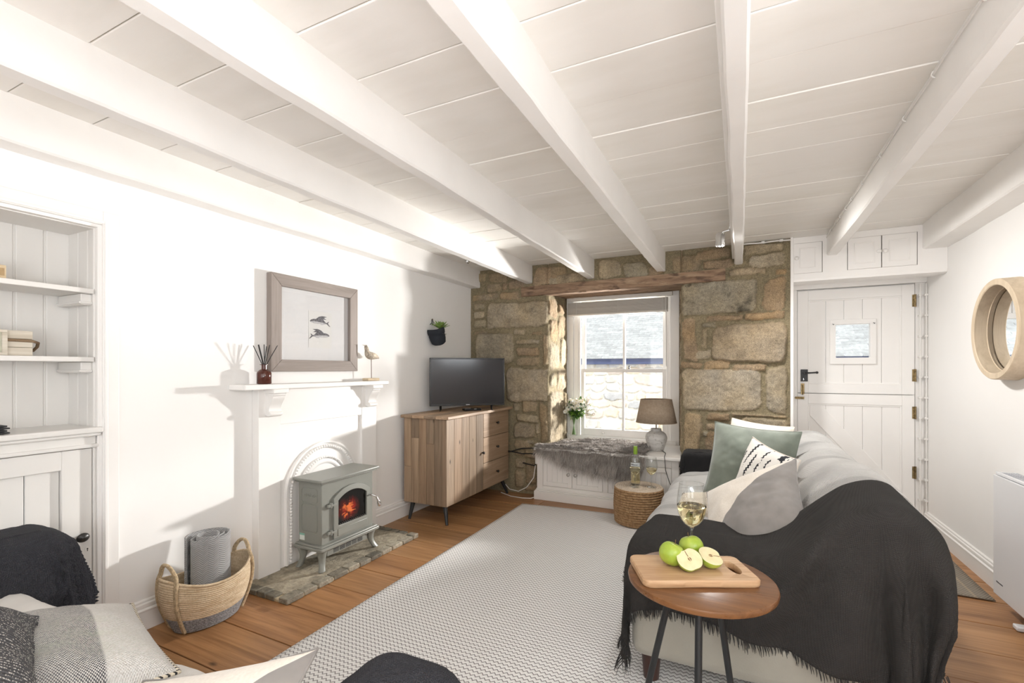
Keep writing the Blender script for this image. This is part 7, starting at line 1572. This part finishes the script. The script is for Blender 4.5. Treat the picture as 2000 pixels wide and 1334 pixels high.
for x0, x1, kx in ((.387, .580, .407), (.745, .9535, .936), (.957, 1.163, .975)):
    mb = MB().box(x0+.001, x1-.001, FYc-.002, FYc+.018, DZ0+.0015, DZ1-.0015); m_ = .045
    pl_ = [(x0+m_, DZ0+m_), (x1-m_, DZ0+m_), (x1-m_, DZ1-m_), (x0+m_, DZ1-m_)]
    for (a, b), (c, d) in zip(pl_, pl_[1:]+pl_[:1]): mb.box(min(a, c)-.004, max(a, c)+.004, FYc-.005, FYc, min(b, d)-.004, max(b, d)+.004)
    dd = mb.build('door', WHITE, oc, bevel=.002, smooth=0)
    MB().lathe([(0, 0), (.007, 0), (.007, -.008), (.014, -.014), (.016, -.021), (.012, -.028), (0, -.031)], (kx, FYc-.002, 2.152), 20, axis='y').build('knob', WHITE, dd, smooth=60)
# ================================================================== OUTSIDE THE WINDOW
nh = thing('neighbouring_house', 'stone cottage with a slate roof across the lane outside the window', 'house', (-1.8, 8.0, -.6))
HS = []
r = random.Random(5); z = -.6
while z < 1.34:
    h = r.uniform(.10, .20); x = -5.2
    while x < 2.6:
        w_ = r.uniform(.14, .42); HS.append((x+.012, x+w_-.012, z+.010, z+h-.010)); x += w_
    z += h
X, Z = np.meshgrid(np.linspace(-5.2, 2.6, 520), np.linspace(-.6, 1.36, 140), indexing='ij')
HH = np.zeros(X.shape); CC = np.ones(X.shape+(3,))*np.array((.80, .77, .70))
pal = [(.72, .70, .65), (.78, .66, .50), (.60, .60, .60), (.78, .75, .67), (.70, .60, .52), (.76, .74, .70)]
wx = X + .035*fbm(X*4, Z*4, 0, 3, 3); wz = Z + .035*fbm(X*4, Z*4, 5, 4, 3)
for i, (x0, x1, z0, z1) in enumerate(HS):
    cx, cz, hx, hz = (x0+x1)/2, (z0+z1)/2, (x1-x0)/2, (z1-z0)/2
    lo, hi = np.searchsorted(X[:, 0], (x0-.12, x1+.12))
    sl = slice(lo, hi)
    d = np.hypot((wx[sl]-cx)/hx, (wz[sl]-cz)/hz)**1.0
    q = ((np.abs(wx[sl]-cx)/hx)**4 + (np.abs(wz[sl]-cz)/hz)**4)
    e = sstep(1.08, .80, q); HH[sl] = np.maximum(HH[sl], e*.035)
    CC[sl] = np.where((e > .5)[..., None], np.array(r.choice(pal))*r.uniform(.85, 1.15), CC[sl])
mb = MB().grid(np.stack([X, 8.0-HH, Z], -1), c=CC)
mb.box(-5.2, 2.6, 8.03, 8.4, -.6, 1.4, 0, (.6, .58, .52))
mb.build('wall', attrmat('lane_wall_stone', (1, 1, 1), .9, 12, .10, 40, .5, .01), nh, smooth=60)
MB().box(-5.3, 2.7, 7.86, 7.99, 1.352, 1.455).build('fascia', plain('slate_blue_paint', (.06, .085, .19), .5), nh, bevel=.01)
mb = MB(); n = 52
for i in range(n):
    y0 = 7.80 + i*.062; z0 = 1.455 + i*.0425
    x = -5.3 + (i % 2)*.10
    while x < 2.7:
        q = .85 + .3*r.random()
        mb.prism([(0, 0), (.09, .058), (.09, .050), (0, -.010)], lambda a, b, t, y0=y0, z0=z0: (t, y0+a, z0+b), x+.003, min(x+.197, 2.7), 0, (q, q, q)); x += .20
mb.build('roof', attrmat('roof_slate', (.36, .365, .355), .6, 20, .15, 30, .3, .01), nh, smooth=0)
struct(MB().box(-9, 9, 5.1, 14, -.75, -.6).build('floor_outside', plain('lane_ground', (.42, .40, .37), .9), smooth=0), 'ground of the lane outside the window')
